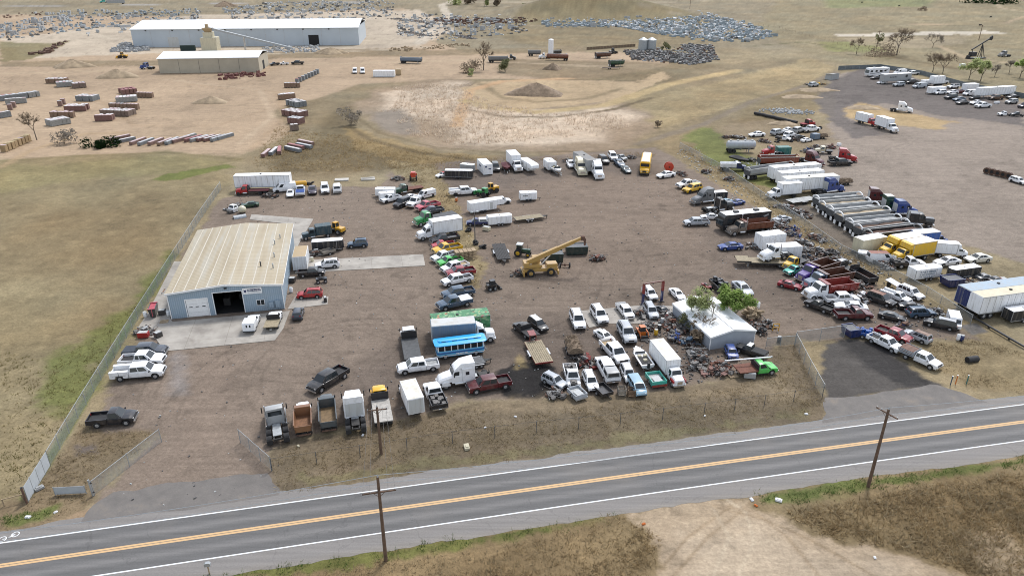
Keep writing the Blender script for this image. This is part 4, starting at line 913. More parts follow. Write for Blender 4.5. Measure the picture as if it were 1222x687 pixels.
def k_pallet(o,far):
 K=Kit();m=MB()
 for k in range(7):m.box(-.6+k*.18,-.5,.11,-.6+k*.18+.13,.5,.135)
 K.add('deck_boards',m,'timber');K.add('stringer',MB().box(-.6,-.5,0,.6,-.42,.11).box(-.6,-.04,0,.6,.04,.11).box(-.6,.42,0,.6,.5,.11),'timber');K.L=1.25;K.name='timber_pallet';K.cat='pallet';return K
def k_pipe(o,far):
 K=Kit();L=o['L'];z=o.get('zz',.1);K.add('pipe_tube',MB().cyl((-L/2,0,z),(L/2,0,z),.1,n=10),'paint','c');K.add('end_collar',MB().cyl((-L/2,0,z),(-L/2+.2,0,z),.13,n=10).cyl((L/2-.2,0,z),(L/2,0,z),.13,n=10),'galv');K.L=L;K.name='steel_pipe';K.cat='pipe';return K
def k_culvert(o,far):
 K=Kit();L=o['L'];n=14;rg=[]
 for k in range(int(L/.12)):x=-L/2+k*.12;r=.5+.025*(k % 2);rg.append([(x,r*cos(2*pi*j/n),.52+r*sin(2*pi*j/n)) for j in range(n)])
 K.add('pipe_wall',MB().loft(rg),'matte','c');K.add('pipe_end',MB().cyl((-L/2-.01,0,.52),(-L/2+.02,0,.52),.4,n=14),'interior');K.L=L;K.name='drain_pipe';K.cat='drain pipe';return K
def k_barrier(o,far):
 K=Kit();K.add('post',MB().box(-.5,-.05,0,-.4,.05,1.2).box(.4,-.05,0,.5,.05,1.2),'paint','c');K.add('rail',MB().box(-.5,-.04,1.1,.5,.04,1.22).box(-.5,-.04,.5,.5,.04,.6),'paint','c');K.L=1;K.name='post_barrier';K.cat='barrier';return K
def k_lift(o,far):
 K=Kit();w=1.75;H_=3.6
 for sd in (-1,1):
  i=K.add('lift_post',MB().box(sd*w-.15,-.18,0,sd*w+.15,.18,H_),'paint','navy');K.add('red_cap',MB().box(sd*w-.17,-.2,H_*.55,sd*w+.17,.2,H_),'paint','red2',parent=i);K.add('base_plate',MB().box(sd*w-.4,-.35,0,sd*w+.4,.35,.04),'chassis')
 K.add('cross_beam',MB().box(-w-.15,-.12,H_,w+.15,.12,H_+.18),'paint','rust');K.add('lift_arm',MB().box(-w,-.7,.25,-.6,-.55,.38).box(.6,-.7,.25,w,-.55,.38).box(-w,.55,.25,-.6,.7,.38).box(.6,.55,.25,w,.7,.38),'dark trim');K.L=3.6;K.name='vehicle_lift';K.cat='vehicle lift';return K
def k_metalsheet(o,far):
 K=Kit();n=24;top=[];
 for k in range(n+1):y=-.9+1.8*k/n;top.append((y,.04*(k % 2)))
 rg=[[(x,y,zz+d) for y,d in top]+[(x,y,zz+d-.02) for y,d in reversed(top)] for x,zz in ((-1.6,1.5),(1.6,.9))]
 K.add('corrugated_sheet',MB().loft(rg),'paint','c',smooth=False);K.add('trestle',MB().box(-1.2,-.7,0,-1.1,.7,1.38).box(1.0,-.7,0,1.1,.7,.95),'chassis');K.L=3.2;K.name='metal_sheet';K.cat='metal sheet';return K
def k_logpile(o,far):
 K=Kit();r=random.Random(9)
 for k in range(46):
  ring=k/46;R_=1.9*(1-ring)**.5;a=r.uniform(0,2*pi);x,y=R_*cos(a)*r.uniform(.3,1),R_*sin(a)*r.uniform(.3,1)*.8;z=.2+1.3*ring;b=r.uniform(0,pi);l=r.uniform(.35,.8);rad=r.uniform(.12,.24);e=r.uniform(-.25,.25)
  p=(x-l*cos(b)/1,y-l*sin(b),z-e*l+.1);q=(x+l*cos(b),y+l*sin(b),z+e*l+.1)
  i=K.add('log',MB().cyl(p,q,rad,n=9),'timber')
  K.add('cut_face',MB().cyl(q,tuple(np.array(q)+.012*(np.array(q)-np.array(p))),rad*.93,n=9),'matte','sand',parent=i)
 K.L=3.6;K.name='log_pile';K.cat='log pile';return K
def k_scrapheap(o,far):
 K=Kit();L=max(1.2,o['L']);r=random.Random(int(L*100)+len(o['label']));nn=int(30+L*11)
 def piece(m,zs=1.0):
  x=r.uniform(-L/2,L/2);y=r.gauss(0,.35+L*.06);hgt=max(.1,(1-abs(2*x/L)**2)*.75-abs(y)*.3)*zs;z=r.uniform(0,hgt);s=r.choice((.08,.12,.18,.26,.4));a=r.uniform(0,pi);t=r.uniform(-.5,.5)
  q=r.random();u=np.array((cos(a),sin(a),t*.6));v=np.array((-sin(a),cos(a),r.uniform(-.4,.4)));w=np.cross(u,v);c=np.array((x,y,z+.15))
  if q < .5:
   A,B,C=s*1.1,s*r.uniform(.3,.8),s*r.uniform(.1,.5);P=lambda i,j,k:tuple(c+i*A*u+j*B*v+k*C*w)
   m.hexa([P(-1,-1,-1),P(1,-1,-1),P(1,1,-1),P(-1,1,-1)],[P(-1,-1,1),P(1,-1,1),P(1,1,1),P(-1,1,1)])
  elif q < .8:m.cyl(tuple(c-u*s*3),tuple(c+u*s*3),r.uniform(.02,.06),n=5)
  else:m.cyl(tuple(c-w*.12),tuple(c+w*.12),s*.8,n=10)
 base=MB();mid=MB();acc=MB()
 for _ in range(nn):piece(base)
 for _ in range(nn//3):piece(mid,1.2)
 for _ in range(nn//(3 if o.get('c') else 6)):piece(acc,1.3)
 K.add('scrap_metal',base,'scrap',smooth=False);K.add('rusty_scrap',mid,'rust',smooth=False);K.add('coloured_scrap',acc,'matte','c' if o.get('c') else 'lgrey',smooth=False);K.L=L;K.name='scrap_heap';K.cat='scrap heap';return K
def k_rubble(o,far):
 K=Kit();r=random.Random(4);m=MB()
 for _ in range(220):
  x,y=r.gauss(0,4),r.gauss(0,2.2);s=r.uniform(.12,.5);a=r.uniform(0,3);u=(cos(a)*s,sin(a)*s)
  m.hexa([(x-u[0],y-u[1],0),(x+u[1],y-u[0],0),(x+u[0],y+u[1],0),(x-u[1],y+u[0],0)],[(x-u[0]*.7,y-u[1]*.6,s),(x+u[1]*.8,y-u[0]*.7,s*.8),(x+u[0]*.6,y+u[1]*.7,s*1.1),(x-u[1]*.7,y+u[0]*.8,s*.7)])
 K.add('concrete_chunks',m,'precast',smooth=False);K.L=8;K.name='rubble_patch';K.cat='rubble';return K
def k_deadshed(o,far):
 K=Kit();K.add('wall',MB().box(-2.6,-1.6,0,2.6,-1.5,2.3).hexa([(-2.6,-1.5,0),(-2.5,-1.5,0),(-2.5,1.5,0),(-2.6,1.5,0)],[(-2.2,-1.5,2.4),(-2.1,-1.5,2.4),(-2.1,1.5,2.0),(-2.2,1.5,2.0)]),'box','c',smooth=False);K.add('roof',MB().hexa([(-2.8,-1.8,2.35),(1.2,-1.8,2.35),(1.0,1.8,1.7),(-2.8,1.8,2.1)],[(-2.8,-1.8,2.45),(1.2,-1.8,2.45),(1.0,1.8,1.8),(-2.8,1.8,2.2)]),'rooftop','c',smooth=False);K.add('fallen_panel',MB().hexa([(1.4,-1.5,.1),(2.9,-1.3,.1),(3.1,1.2,.6),(1.5,1.0,.7)],[(1.4,-1.5,.16),(2.9,-1.3,.16),(3.1,1.2,.66),(1.5,1.0,.76)]),'box','white');K.L=5.6;K.name='collapsed_shed';K.cat='shed';return K
def k_bigtyre(o,far):
 K=Kit();K.add('tyre',MB().cyl((0,-.42,.8),(0,.42,.8),.8,n=18),'matte','c');K.add('tyre_hole',MB().cyl((0,-.43,.8),(0,.43,.8),.42,n=14),'interior');K.L=1.6;K.name='large_tyre';K.cat='tyre';return K
KITS=dict(bigtyre=k_bigtyre,sedan=k_sedan,suv=k_suv,van=k_van,pickup=k_pickup,boxtruck=k_boxtruck,semi=k_semi,heavytruck=k_heavy,vantrailer=k_vantrailer,cargotrailer=k_cargotrailer,gooseneck=k_gooseneck,flattrailer=k_flattrailer,lowboy=k_lowboy,dumptrailer=k_dumptrailer,tanktrailer=k_tanktrailer,schoolbus=k_schoolbus,trolley=k_trolley,motorhome=k_motorhome,stepvan=k_stepvan,crane=k_crane,tractor=k_tractor,scraptractor=k_scraptractor,loader=k_loader,skidsteer=k_skidsteer,boat=k_boat,atv=k_atv,utiltrailer=k_utiltrailer,brushload=k_brush,container=k_container,dumpster=k_dumpster,dumpbed=k_dumpbed,pickupbed=k_pickupbed,truckcab=k_truckcab,dome=k_dome,halfpipe=k_halfpipe,slab=k_slab,tankskid=k_tankskid,uptank=k_uptank,tyrepile=k_tyrepile,axle=k_axle,reel=k_reel,barrel=k_barrel,appliance=k_appliance,crate=k_crate,crates=k_crates,pallet=k_pallet,pipe=k_pipe,culvert=k_culvert,barrier=k_barrier,lift=k_lift,metalsheet=k_metalsheet,logpile=k_logpile,scrapheap=k_scrapheap,rubble=k_rubble,deadshed=k_deadshed)
GROUP=dict(sedan='cars parked about the yards',suv='cars parked about the yards',pickup='pickup trucks parked about the yards',boxtruck='box trucks in the yards',semi='semi tractors in the yards',heavytruck='heavy trucks in the yards',vantrailer='semi trailers in the yards',cargotrailer='enclosed cargo trailers',dumptrailer='open dump trailers',scrapheap='scrap heaps in the yard',barrel='drums standing in the yard',van='vans in the yards')
CACHE={}
def build_row(kind,x,y,rz,L,z,o,label,lod):
 key=(kind,lod,repr(sorted((k,v) for k,v in o.items() if k not in ('c','bc','c2','c3') or (k in ('bc',) and kind=='pickup') or (k=='c' and kind in ('boat','pickupbed','motorhome','slab','boxtruck','utiltrailer')))),tuple(bool(o.get(k)) for k in ('c','c2','c3')),label if kind in ('scrapheap','tyrepile') else '')
 oo=dict(o);oo['label']=label;oo['L']=L if o.get('L') is None else o['L']
 if kind in ('vantrailer','dumptrailer','tanktrailer','flattrailer','container','dumpster','appliance','pipe','culvert','lowboy','scrapheap'):
  oo['L']=round(oo['L']*2)/2 or .5;key+=(oo['L'],)
 if key not in CACHE:CACHE[key]=KITS[kind](oo,lod)
 K=CACHE[key];s=max(.84,min(1.08,L/K.L)) if L > 0 else 1
 if kind in ('barrel','dome','tyrepile','appliance','scrapheap','reel','slab','uptank','barrier','crate','pallet','halfpipe','lift','bigtyre','logpile','crates','rubble','crane','axle','atv'):s=1
 if kind=='crane':s=.95
 if kind=='semi':s=max(s,.97)
 return K.place(K.name,(x,y,z),rz,s,o,label,K.cat,o.get('grp') or GROUP.get(kind))
# ---- measured layout of the place (metres)
ROADX=[-47.79,-33.51,-7.93,19.46,62.39]
ROADY=[49.61,52.76,58.03,63.74,72.25]
ZONES=[
('far field',[(-972,886),(951,886),(475,430),(-485,430)],30,20,(142,130,106),0.8,1),
('tan yard',[(-640,641),(-451,675),(-296,658),(-108,756),(-48,618),(-48,471),(-24,415),(61,423),(81,379),(54,321),(9,262),(-17,296),(-58,316),(-64,262),(-68.8,235),(-67.2,210.4),(-77.7,197.9),(-98.5,202.5),(-117.6,193.5),(-140.6,193.5),(-209.6,193.5)],3,4,(176,154,128),0.08,1),
('pale yard',[(-332,490),(-317,521),(-282,675),(-89,734),(-40,550),(-56,450),(-90,423),(-209,415),(-257,395)],4,4,(188,174,154),0.05,0.9),
('weedy bank',[(-320,471),(-283,463),(-280,481),(-260,423),(-253,389),(-262,382)],2,3,(128,118,84),0.9,0.9),
('yard weeds strip',[(-264,385),(-188,389),(-133,423),(-79,438),(-44,430),(44,446),(42,423),(-41,405),(-124,395),(-178,368),(-251,365)],1.5,2,(134,118,92),0.8,0.8),
('dry grass behind yard',[(-85,262),(-65,316),(-19,327),(33,327),(78,365),(155,395),(158,352),(120,287),(94,255),(63.7,217.7),(48.1,193.5),(35,197.9),(-2.5,195.2),(-19.8,181.1),(-30.6,181.1),(-58.8,173.6),(-71,185.1),(-74.5,202.5),(-68.2,223.2)],4,6,(138,124,98),0.9,1),
('golden grass',[(27,262),(76,306),(155,395),(160,365),(122,306),(84,270),(49,235),(27.9,217.7)],5,8,(166,148,112),0.7,0.9),
('dark weeds',[(-66.5,248),(-59,270),(-46.3,217.7),(-21.4,197.9),(-20.1,185.1),(-37.8,185.1),(-61,181.1),(-68.3,197.9),(-59,207.4)],5,6,(108,96,72),0.9,0.85),
('pond bed',[(-58,270),(-59,300),(-51,316),(-26,325),(9,278),(35,282),(44,255),(41.6,223.2),(28.8,204.4),(-2.6,200.7),(-22,204.4),(-42.1,223.2)],6,14,(152,134,112),0.6,1),
('pale reeds',[(-52,292),(-43,310),(-24,316),(-16,270),(9,259),(33,265),(38.2,245.3),(22.8,217.7),(-2.8,212.4),(-17.6,210.4),(-30.4,235),(-42,255)],10,18,(206,188,166),0.7,0.85),
('grey mud',[(-50,255),(-41,262),(-31.9,248),(-25.1,223.2),(-33.5,217.7),(-44.4,229)],5,9,(136,126,114),0.2,0.9),
('berm grass',[(-53.7,235),(-41.7,221),(-19.2,200.7),(2.1,195.2),(20.8,197),(40.9,204.4),(39.5,197),(-2.5,188.3),(-24.9,188.3),(-46.2,204.4)],2,3,(150,128,88),0.9,0.6),
('brown weeds',[(-5,395),(55,382),(104,371),(70,325),(36,292),(17,308),(11,334),(-4,344)],6,9,(122,108,82),0.9,0.7),
('brown weeds',[(50,296),(90,316),(122,339),(126,316),(93,282),(63,259),(46,265)],6,9,(140,124,94),0.9,0.6),
('brown weeds',[(16,510),(83,500),(128,463),(102,438),(14,446)],4,6,(126,112,86),0.9,0.7),
('brown weeds',[(81,262),(122,306),(121,282),(97,235),(75.6,223.2)],4,6,(130,114,84),0.9,0.7),
('tan loop',[(-21,306),(-13,321),(11,327),(54,321),(71,352),(72,334),(42,282),(21,269),(3,259),(-15,275)],2,3,(180,158,126),0.3,1),
('field mound',[(-7,582),(90,550),(133,481),(84,446),(15,450),(-12,500)],6,8,(136,122,94),0.9,1),
('hill grass',[(-13,582),(23,734),(80,829),(139,803),(158,658),(156,569),(95,582)],8,8,(128,116,86),0.9,0.85),
('far band',[(210,713),(320,756),(503,756),(409,610),(313,582),(234,610)],10,12,(136,124,100),0.9,0.7),
('right pasture',[(307,886),(662,886),(283,365),(199,296),(188,339),(187,389),(166,379),(165,450),(175,550)],8,8,(142,130,102),0.9,1),
('green tint',[(380,951),(524,951),(423,779),(312,756)],14,10,(120,128,82),0.9,0.6),
('green tint',[(191,471),(230,471),(212,423),(179,423)],6,5,(126,128,74),0.9,0.7),
('white salt',[(222,516),(247,521),(273,527),(338,538),(339,521),(293,510),(262,505),(215,500)],2,5,(206,196,180),0.1,0.8),
('grey salt flat',[(217,490),(310,510),(277,463),(239,438),(207,454)],4,4,(158,144,118),0.4,0.8),
('right lot',[(124,278),(142,334),(164,354),(180,365),(182,308),(193,275),(216.2,235),(108,105.2),(95.2,118.9),(86.9,131.2),(77.1,131.2),(74.6,157.1),(77.2,185.1),(93.1,217.7),(106.4,241.3)],1.5,2,(146,134,122),0.05,1),
('dark millings',[(164,354),(178,359),(183,316),(187,265),(167.4,235),(148,251),(140,272),(127,270),(114.8,248),(117.4,223.2),(104.6,217.7),(107.6,248),(117,282),(138,321)],2,3,(108,101,97),0.02,0.9),
('tan island',[(121,265),(132,275),(136,259),(142,251),(147.7,240.1),(136.8,230.2),(125.8,235),(117.5,235),(114.8,248)],2,3,(176,152,112),0.5,0.9),
('pasture',[(-232.6,193.5),(-139.5,191.7),(-120,197.9),(-96.9,198.8),(-73.5,189.2),(-70.9,173.6),(-64,124.8),(-56.5,84.4),(-52.4,65.5),(-51.7,59),(-54.6,55),(-84,47.2)],3,3,(142,128,98),0.9,1),
('pasture dark',[(-174.7,157.1),(-102.2,151.2),(-85.5,163.4),(-68.8,151.2),(-63.9,122.7),(-61.4,93.9),(-84.2,115.2),(-134.3,115.2)],14,10,(132,116,88),0.9,0.6),
('pasture green',[(-182.2,188.3),(-123.8,188.3),(-101.6,198.8),(-75.5,191.7),(-82.7,181.1),(-103.8,175.8),(-121.2,163.4),(-160.8,163.4)],6,6,(136,128,90),0.9,0.6),
('pasture green low',[(-64.7,86.7),(-62.6,93.9),(-61.6,102.2),(-64.8,126.8),(-62.7,124.3),(-56.5,84.4),(-54.5,72.8),(-59.7,76.4)],3,4,(108,112,62),0.95,0.85),
('pasture green streak',[(-90.9,172.9),(-89.3,178.8),(-76.6,188.3),(-73.5,185.9),(-83.1,174.3)],1,1.5,(98,108,50),0.9,0.8),
('lot',[(-67.4,158.3),(-62.1,164.7),(-57.3,168.7),(-31.8,168.7),(-31.2,181.9),(-26,178.8),(-20.7,173.6),(-20.5,189.2),(-2.5,193.5),(21.2,200.7),(41.2,206.4),(46.2,193.5),(50,173.6),(55.4,154.1),(58.2,133.4),(61.8,115.2),(68.2,107.7),(70.9,97.9),(68.9,90.2),(65,91.9),(60.8,94.4),(55.2,91.9),(51.1,93.9),(47.8,91.9),(42.2,93.4),(40.5,93.9),(36,87.8),(30.4,82.7),(20.7,79.1),(9.6,77.5),(-5.5,76.8),(-10,74.2),(-18.3,71.1),(-26.2,68.8),(-27.6,65.5),(-25,61.3),(-24.5,58),(-42,53.3),(-43.7,55.8),(-43.3,60),(-41.7,69.4),(-46.9,63.4),(-50.2,63.4),(-51.4,72.8),(-53,84.4),(-57,105.2),(-62.5,126.8)],1.2,1.6,(134,120,107),0.02,1),
('lot brown',[(-30.5,166.7),(33,185.1),(47.4,163.4),(43,126.8),(22,115.2),(4.4,118.9),(-25.3,145.8)],14,8,(130,114,100),0.02,0.5),
('lot dark',[(-16.4,93.9),(-1.4,99.3),(11.6,99.3),(27.4,93.9),(28.1,82.3),(9.7,78.3),(-11.7,75.5),(-27.3,71.1),(-29.4,74.5)],8,6,(104,94,86),0.02,0.65),
('lot dark',[(38.8,151.2),(51.9,145.8),(57.4,118.9),(64.2,105.2),(67.4,93.9),(50.3,97.9),(41.5,111.7),(37.6,131.2)],8,6,(112,101,92),0.02,0.5),
('lot dark',[(-20.5,189.2),(2.1,197.9),(34.3,193.5),(36.7,181.1),(6.1,173.6),(-13.6,157.1)],5,5,(104,95,88),0.02,0.6),
('burnt ground',[(-1.5,84.4),(1.3,87.1),(4.5,84.4),(6,79.8),(3.1,77.1),(-1.2,77.9)],1.2,3,(46,44,43),0.2,1),
('straw',[(0.1,87.8),(1.3,89),(2,86.7),(0.8,84.4)],1,1.5,(160,142,104),0.6,0.8),
('straw strip',[(-34.3,193.5),(-20.1,185.1),(-12.9,160.2),(-7.6,131.2),(-4.7,118.9),(-5.8,110),(-7.9,111.7),(-10.1,126.8),(-15.9,140.6),(-19.5,162.1),(-30.5,180.3)],1.2,2,(152,136,104),0.9,1),
('pale lane',[(-44.2,72.8),(-41.2,86.7),(-33.7,78.3),(-30.3,67.8),(-32.7,61.3),(-41.1,60)],10,8,(140,124,110),0.02,0.6),
('gravel grey patch',[(-48.7,87.8),(-47.4,89),(-41.9,78.3),(-44.2,78.7)],3,3,(140,136,134),0.02,0.6),
('corner weeds',[(-51.4,59),(-51.9,65.1),(-52.2,71.9),(-48.6,70.2),(-42,70.4),(-43.8,65.5),(-45,60.9),(-43.5,58),(-43.8,55.8),(-45.2,53.3),(-49.5,52.2),(-54,51.7),(-57.1,56.2)],1.2,1.5,(130,114,90),0.9,1),
('mud spot',[(-50.6,67.5),(-48.8,68.1),(-47.4,66.3),(-49.6,66)],1,1,(104,96,92),0.1,0.8),
('corner dirt',[(-46,54.7),(-44.3,56.8),(-43.2,58),(-43.2,55.6),(-44.4,53.3),(-49.6,52.4)],0.8,1,(156,134,108),0.3,0.9),
('green weeds corner',[(-52,56.2),(-49,56.8),(-47,57.8),(-46.5,55.8),(-49.4,54.7),(-50.9,54.4)],0.8,1,(92,104,52),0.95,0.8),
('verge',[(-25.4,60.6),(-28.1,66.3),(-26.2,68.8),(-18.2,70.7),(-9.5,74.2),(-5.4,76.4),(9.6,77.5),(20.7,79.1),(30.3,82.3),(35.8,87.1),(40.6,93.9),(42.4,93.9),(40.3,77.5),(38,72.4),(20.6,69.1),(2.7,65.1),(-14.7,61.7),(-20.7,60.4),(-24.4,59.3)],1,1.2,(119,106,87),0.9,1),
('verge tan',[(-5.4,76),(16.2,78.3),(32.6,82.3),(37.8,84.4),(37.9,78.3),(22.3,76.8),(3,74.2),(-3.2,74.2)],3,3,(142,126,102),0.6,0.7),
('verge dark',[(-23.9,65.5),(-11,69.4),(2.9,71.1),(30.5,75.5),(38.9,76.8),(38.2,74.9),(19.3,72.2),(-1.1,68.1),(-16.1,64.5),(-24,62.6)],2,2.5,(106,94,74),0.95,0.65),
('verge green',[(-22.9,62),(-12.3,64.5),(2.8,67),(21,70.7),(36.5,74.5),(36.1,73.5),(20.8,69.9),(2.8,66),(-12.1,63.1),(-21.7,60.9)],1.2,2,(118,112,80),0.95,0.6),
('strip grass',[(41.9,217.7),(60,235),(63.7,217.7),(63.8,181.1),(63.1,157.1),(64.8,133.4),(68.3,119.6),(74.8,91.4),(70.3,84.4),(68.1,95.2),(65.5,107.7),(60.3,115.2),(58.2,133.4),(54,152.4),(50.8,168.7),(45.9,191.7)],1.5,2,(146,130,100),0.9,1),
('strip green',[(52.6,223.2),(65.5,235),(64.3,212.4),(66.5,193.5),(73.9,185.1),(64.4,166.7),(58.4,173.6),(53.9,189.2)],2.5,4,(108,118,62),0.95,0.8),
('junk yard ground',[(68.2,235),(94.6,248),(102.5,235),(97.3,212.4),(85.4,207.4),(71.7,210.4),(66.2,217.7)],3,3,(146,130,106),0.4,0.8),
('silver row ground',[(60.2,160.2),(66.9,157.1),(69.5,144.7),(69.4,121.9),(66,119.6),(63.4,138.1)],2,2,(112,104,98),0.05,0.8),
('right strip',[(68.3,119.6),(76.5,115.2),(79.8,99.3),(90.1,115.2),(78.8,106.8),(77,118.9)],2,2,(142,132,92),0.8,0.7),
('right mound',[(56.2,86.7),(62.9,92.7),(67.9,92.7),(73.2,89),(90.7,84.4),(85.6,78.3),(66.3,78.3),(60.5,79.8),(59.1,83.4)],1.5,2,(144,128,98),0.9,1),
('gate lane',[(45.8,91.4),(50.9,93.4),(54.4,90.2),(55.7,82.3),(57.4,80.2),(40,76.8),(41.4,82.3)],1,1.2,(90,86,82),0.02,1),
('gate lane dark',[(47.8,91.9),(52.5,92.9),(54.8,86.2),(55.8,81.1),(51.7,79.8),(49.3,84.4)],1.5,1.5,(64,62,61),0.02,0.9),
('tarmac patch',[(68.5,97.1),(71.6,97.9),(71.8,95),(68.6,93.9)],0.6,0.4,(110,110,112),0.02,0.8),
('near verge',[(-56.9,41.9),(-37.1,47.2),(-27.1,48.7),(-7.4,52.9),(7.6,56.1),(25.8,60),(58.5,66.3),(91.3,72.8),(75.2,55.6),(42.8,41.9)],0.8,1,(140,122,92),0.9,1),
('near green',[(-28.4,48.1),(-22.1,49.9),(-10.6,52),(2.4,54.9),(9.3,56.6),(9.2,55.4),(2.4,53.3),(-10.4,50.7),(-20.9,48.7),(-26.8,47.7)],0.8,1.5,(104,112,58),0.95,0.8),
('near green',[(25.6,59.3),(39,61.7),(58.1,65.5),(57,63.9),(44.5,61.7),(30.6,58.5),(25.6,58)],0.8,1.5,(100,110,58),0.95,0.85),
('near weeds dark',[(28.4,57.4),(38.1,59.6),(56.7,63.4),(63.9,63.4),(50.8,45.3),(43.6,48.1),(39,51.1),(31.9,53.3),(28.2,55.6)],1.5,2,(134,116,86),0.95,0.75),
('near weeds dark',[(6.7,55.6),(12.8,56.6),(14.7,53.3),(13,48.4),(5.8,45.3)],1.5,2,(136,118,88),0.95,0.7),
('sand apron',[(12.1,56.6),(18.3,58.3),(25.6,59.3),(25.4,57.5),(28.1,55.4),(31.7,52.8),(38.6,50.3),(43,47.2),(41.3,41.9),(12.9,40.4),(13.3,48.1),(14.5,52.2)],1,1.5,(176,157,132),0.1,1),
('sand pale',[(17.2,53.3),(24.2,55),(28.3,52.2),(36.4,49.1),(32.3,43.6),(15,43.6)],4,4,(190,173,150),0.1,0.7),
('pale sand',[(44.3,53.3),(49.1,54.4),(48.9,49.1),(43.6,48.1)],1.5,1.5,(176,158,132),0.3,0.7)]
STROKES=[
([(-53.7,235),(-43.5,216.6),(-26.4,200.7),(-11.7,193.5)],2.5,2,(96,84,64),0.9,0.7),  # shadow line along the pond bank, painted into the soil colour
([(-53.5,248),(-42,225.5),(-22.2,206.4),(-2.6,200.7),(26.1,202.5)],1.2,1,(112,98,74),0.9,0.7),
([(-17,262),(-3.2,249.4),(14.1,248),(36,261),(55,285)],2.6,1.5,(104,90,68),0.9,0.85),
([(-13,316),(-4,285),(9,275),(29,282),(45,304)],3,3,(118,104,78),0.8,0.6),
([(-59.4,175.8),(-41.5,181.1),(-31.2,185.1),(-16.2,191.7)],2,2,(114,100,76),0.9,0.6),
([(-139.5,191.7),(-121.8,197),(-97.7,200.7),(-75,193.5)],2,2,(112,102,68),0.9,0.6),
([(145,450),(183,471),(199,395)],3,2,(104,98,66),0.9,0.6),
([(201,408),(211,376),(214,359)],5,4,(104,90,66),0.9,0.7),
([(-403,544),(-338,556),(-236,471)],5,3,(192,180,160),0.05,0.5),
([(-213,423),(-130,415),(-77,430),(-45,446)],5,3,(190,177,156),0.05,0.6),
([(-238,344),(-184,354),(-117,371),(-22,389),(45,365)],5,4,(184,164,136),0.05,0.6),
([(-141,316),(-95,296),(-78,248),(-75.2,204.4)],2.2,1.5,(166,142,114),0.05,0.5),
([(-153,327),(-103,300),(-82.3,248),(-80.8,210.4)],2.2,1.5,(190,170,144),0.05,0.5),
([(-157,278),(-123.6,235),(-96.2,235),(-88,262)],1.6,1.2,(164,140,112),0.05,0.45),
([(-65,843),(173,843),(416,988)],8,6,(178,164,142),0.3,0.5),
([(25,779),(113,803),(151,734),(185,582)],3,3,(172,154,124),0.3,0.5),
([(-41,734),(7,694),(69,713)],10,6,(126,112,86),0.8,0.6),
([(-28,495),(16,510),(81,490)],9,6,(140,124,94),0.8,0.5),
([(12.9,48.1),(17.2,53.3),(22.4,57.4),(26.2,61.3)],0.35,0.25,(148,128,102),0.1,0.6),
([(14.5,48.1),(19.2,53.3),(24.1,57.4),(28.6,61.7)],0.35,0.25,(148,128,102),0.1,0.6),
([(18.3,48.1),(21.3,53.3),(20.7,57.4),(17,60.6)],0.3,0.25,(194,178,154),0.1,0.85),
([(20.6,48.1),(23.6,52.8),(23.9,56.8),(21.3,60)],0.3,0.25,(194,178,154),0.1,0.85),
([(28.3,48.1),(27,53.3),(24.8,56.8),(19.1,58.3)],0.35,0.25,(148,128,102),0.1,0.6),
([(33.6,48.1),(29.3,52.8),(25.4,55.8),(19.9,57.8)],0.35,0.25,(148,128,102),0.1,0.6),
([(-18.1,235),(-18,270),(-17,300),(-4,323),(26,330)],4.5,2,(190,158,122),0.1,0.95),
([(-18,278),(-9,265),(9,256),(34,269),(68,316),(108,354)],6,3,(182,160,118),0.5,0.95),
([(37,210.4),(63.3,237.5),(92,278),(123,310),(153,349)],3,1.5,(132,120,104),0.2,0.8),
([(-496,675),(-320,713),(-179,779),(-40,713),(110,675),(198,625)],6,3,(150,138,116),0.3,0.6),
([(-668,756),(-440,791),(-280,829),(-103,857)],9,2,(158,154,148),0,0.9),
([(-57,463),(-58,532),(-53,641),(-73,803),(-54,969)],8,3,(196,184,166),0.05,0.8),
([(-135.2,185.1),(-138,204.4),(-133.6,223.2),(-121.7,225.5)],2.5,1.5,(172,148,116),0.1,0.7),
([(-64,124.8),(-58.3,95.2),(-54.4,76.4),(-51.2,59)],1,0.6,(84,104,48),0.95,0.8),
([(287,582),(386,596),(440,658)],4,2,(176,154,126),0.3,0.6),
([(255,450),(239,389),(259,376)],3.5,2,(182,162,132),0.2,0.7),
([(476,713),(481,756),(552,886)],5,3,(176,160,132),0.3,0.6)]
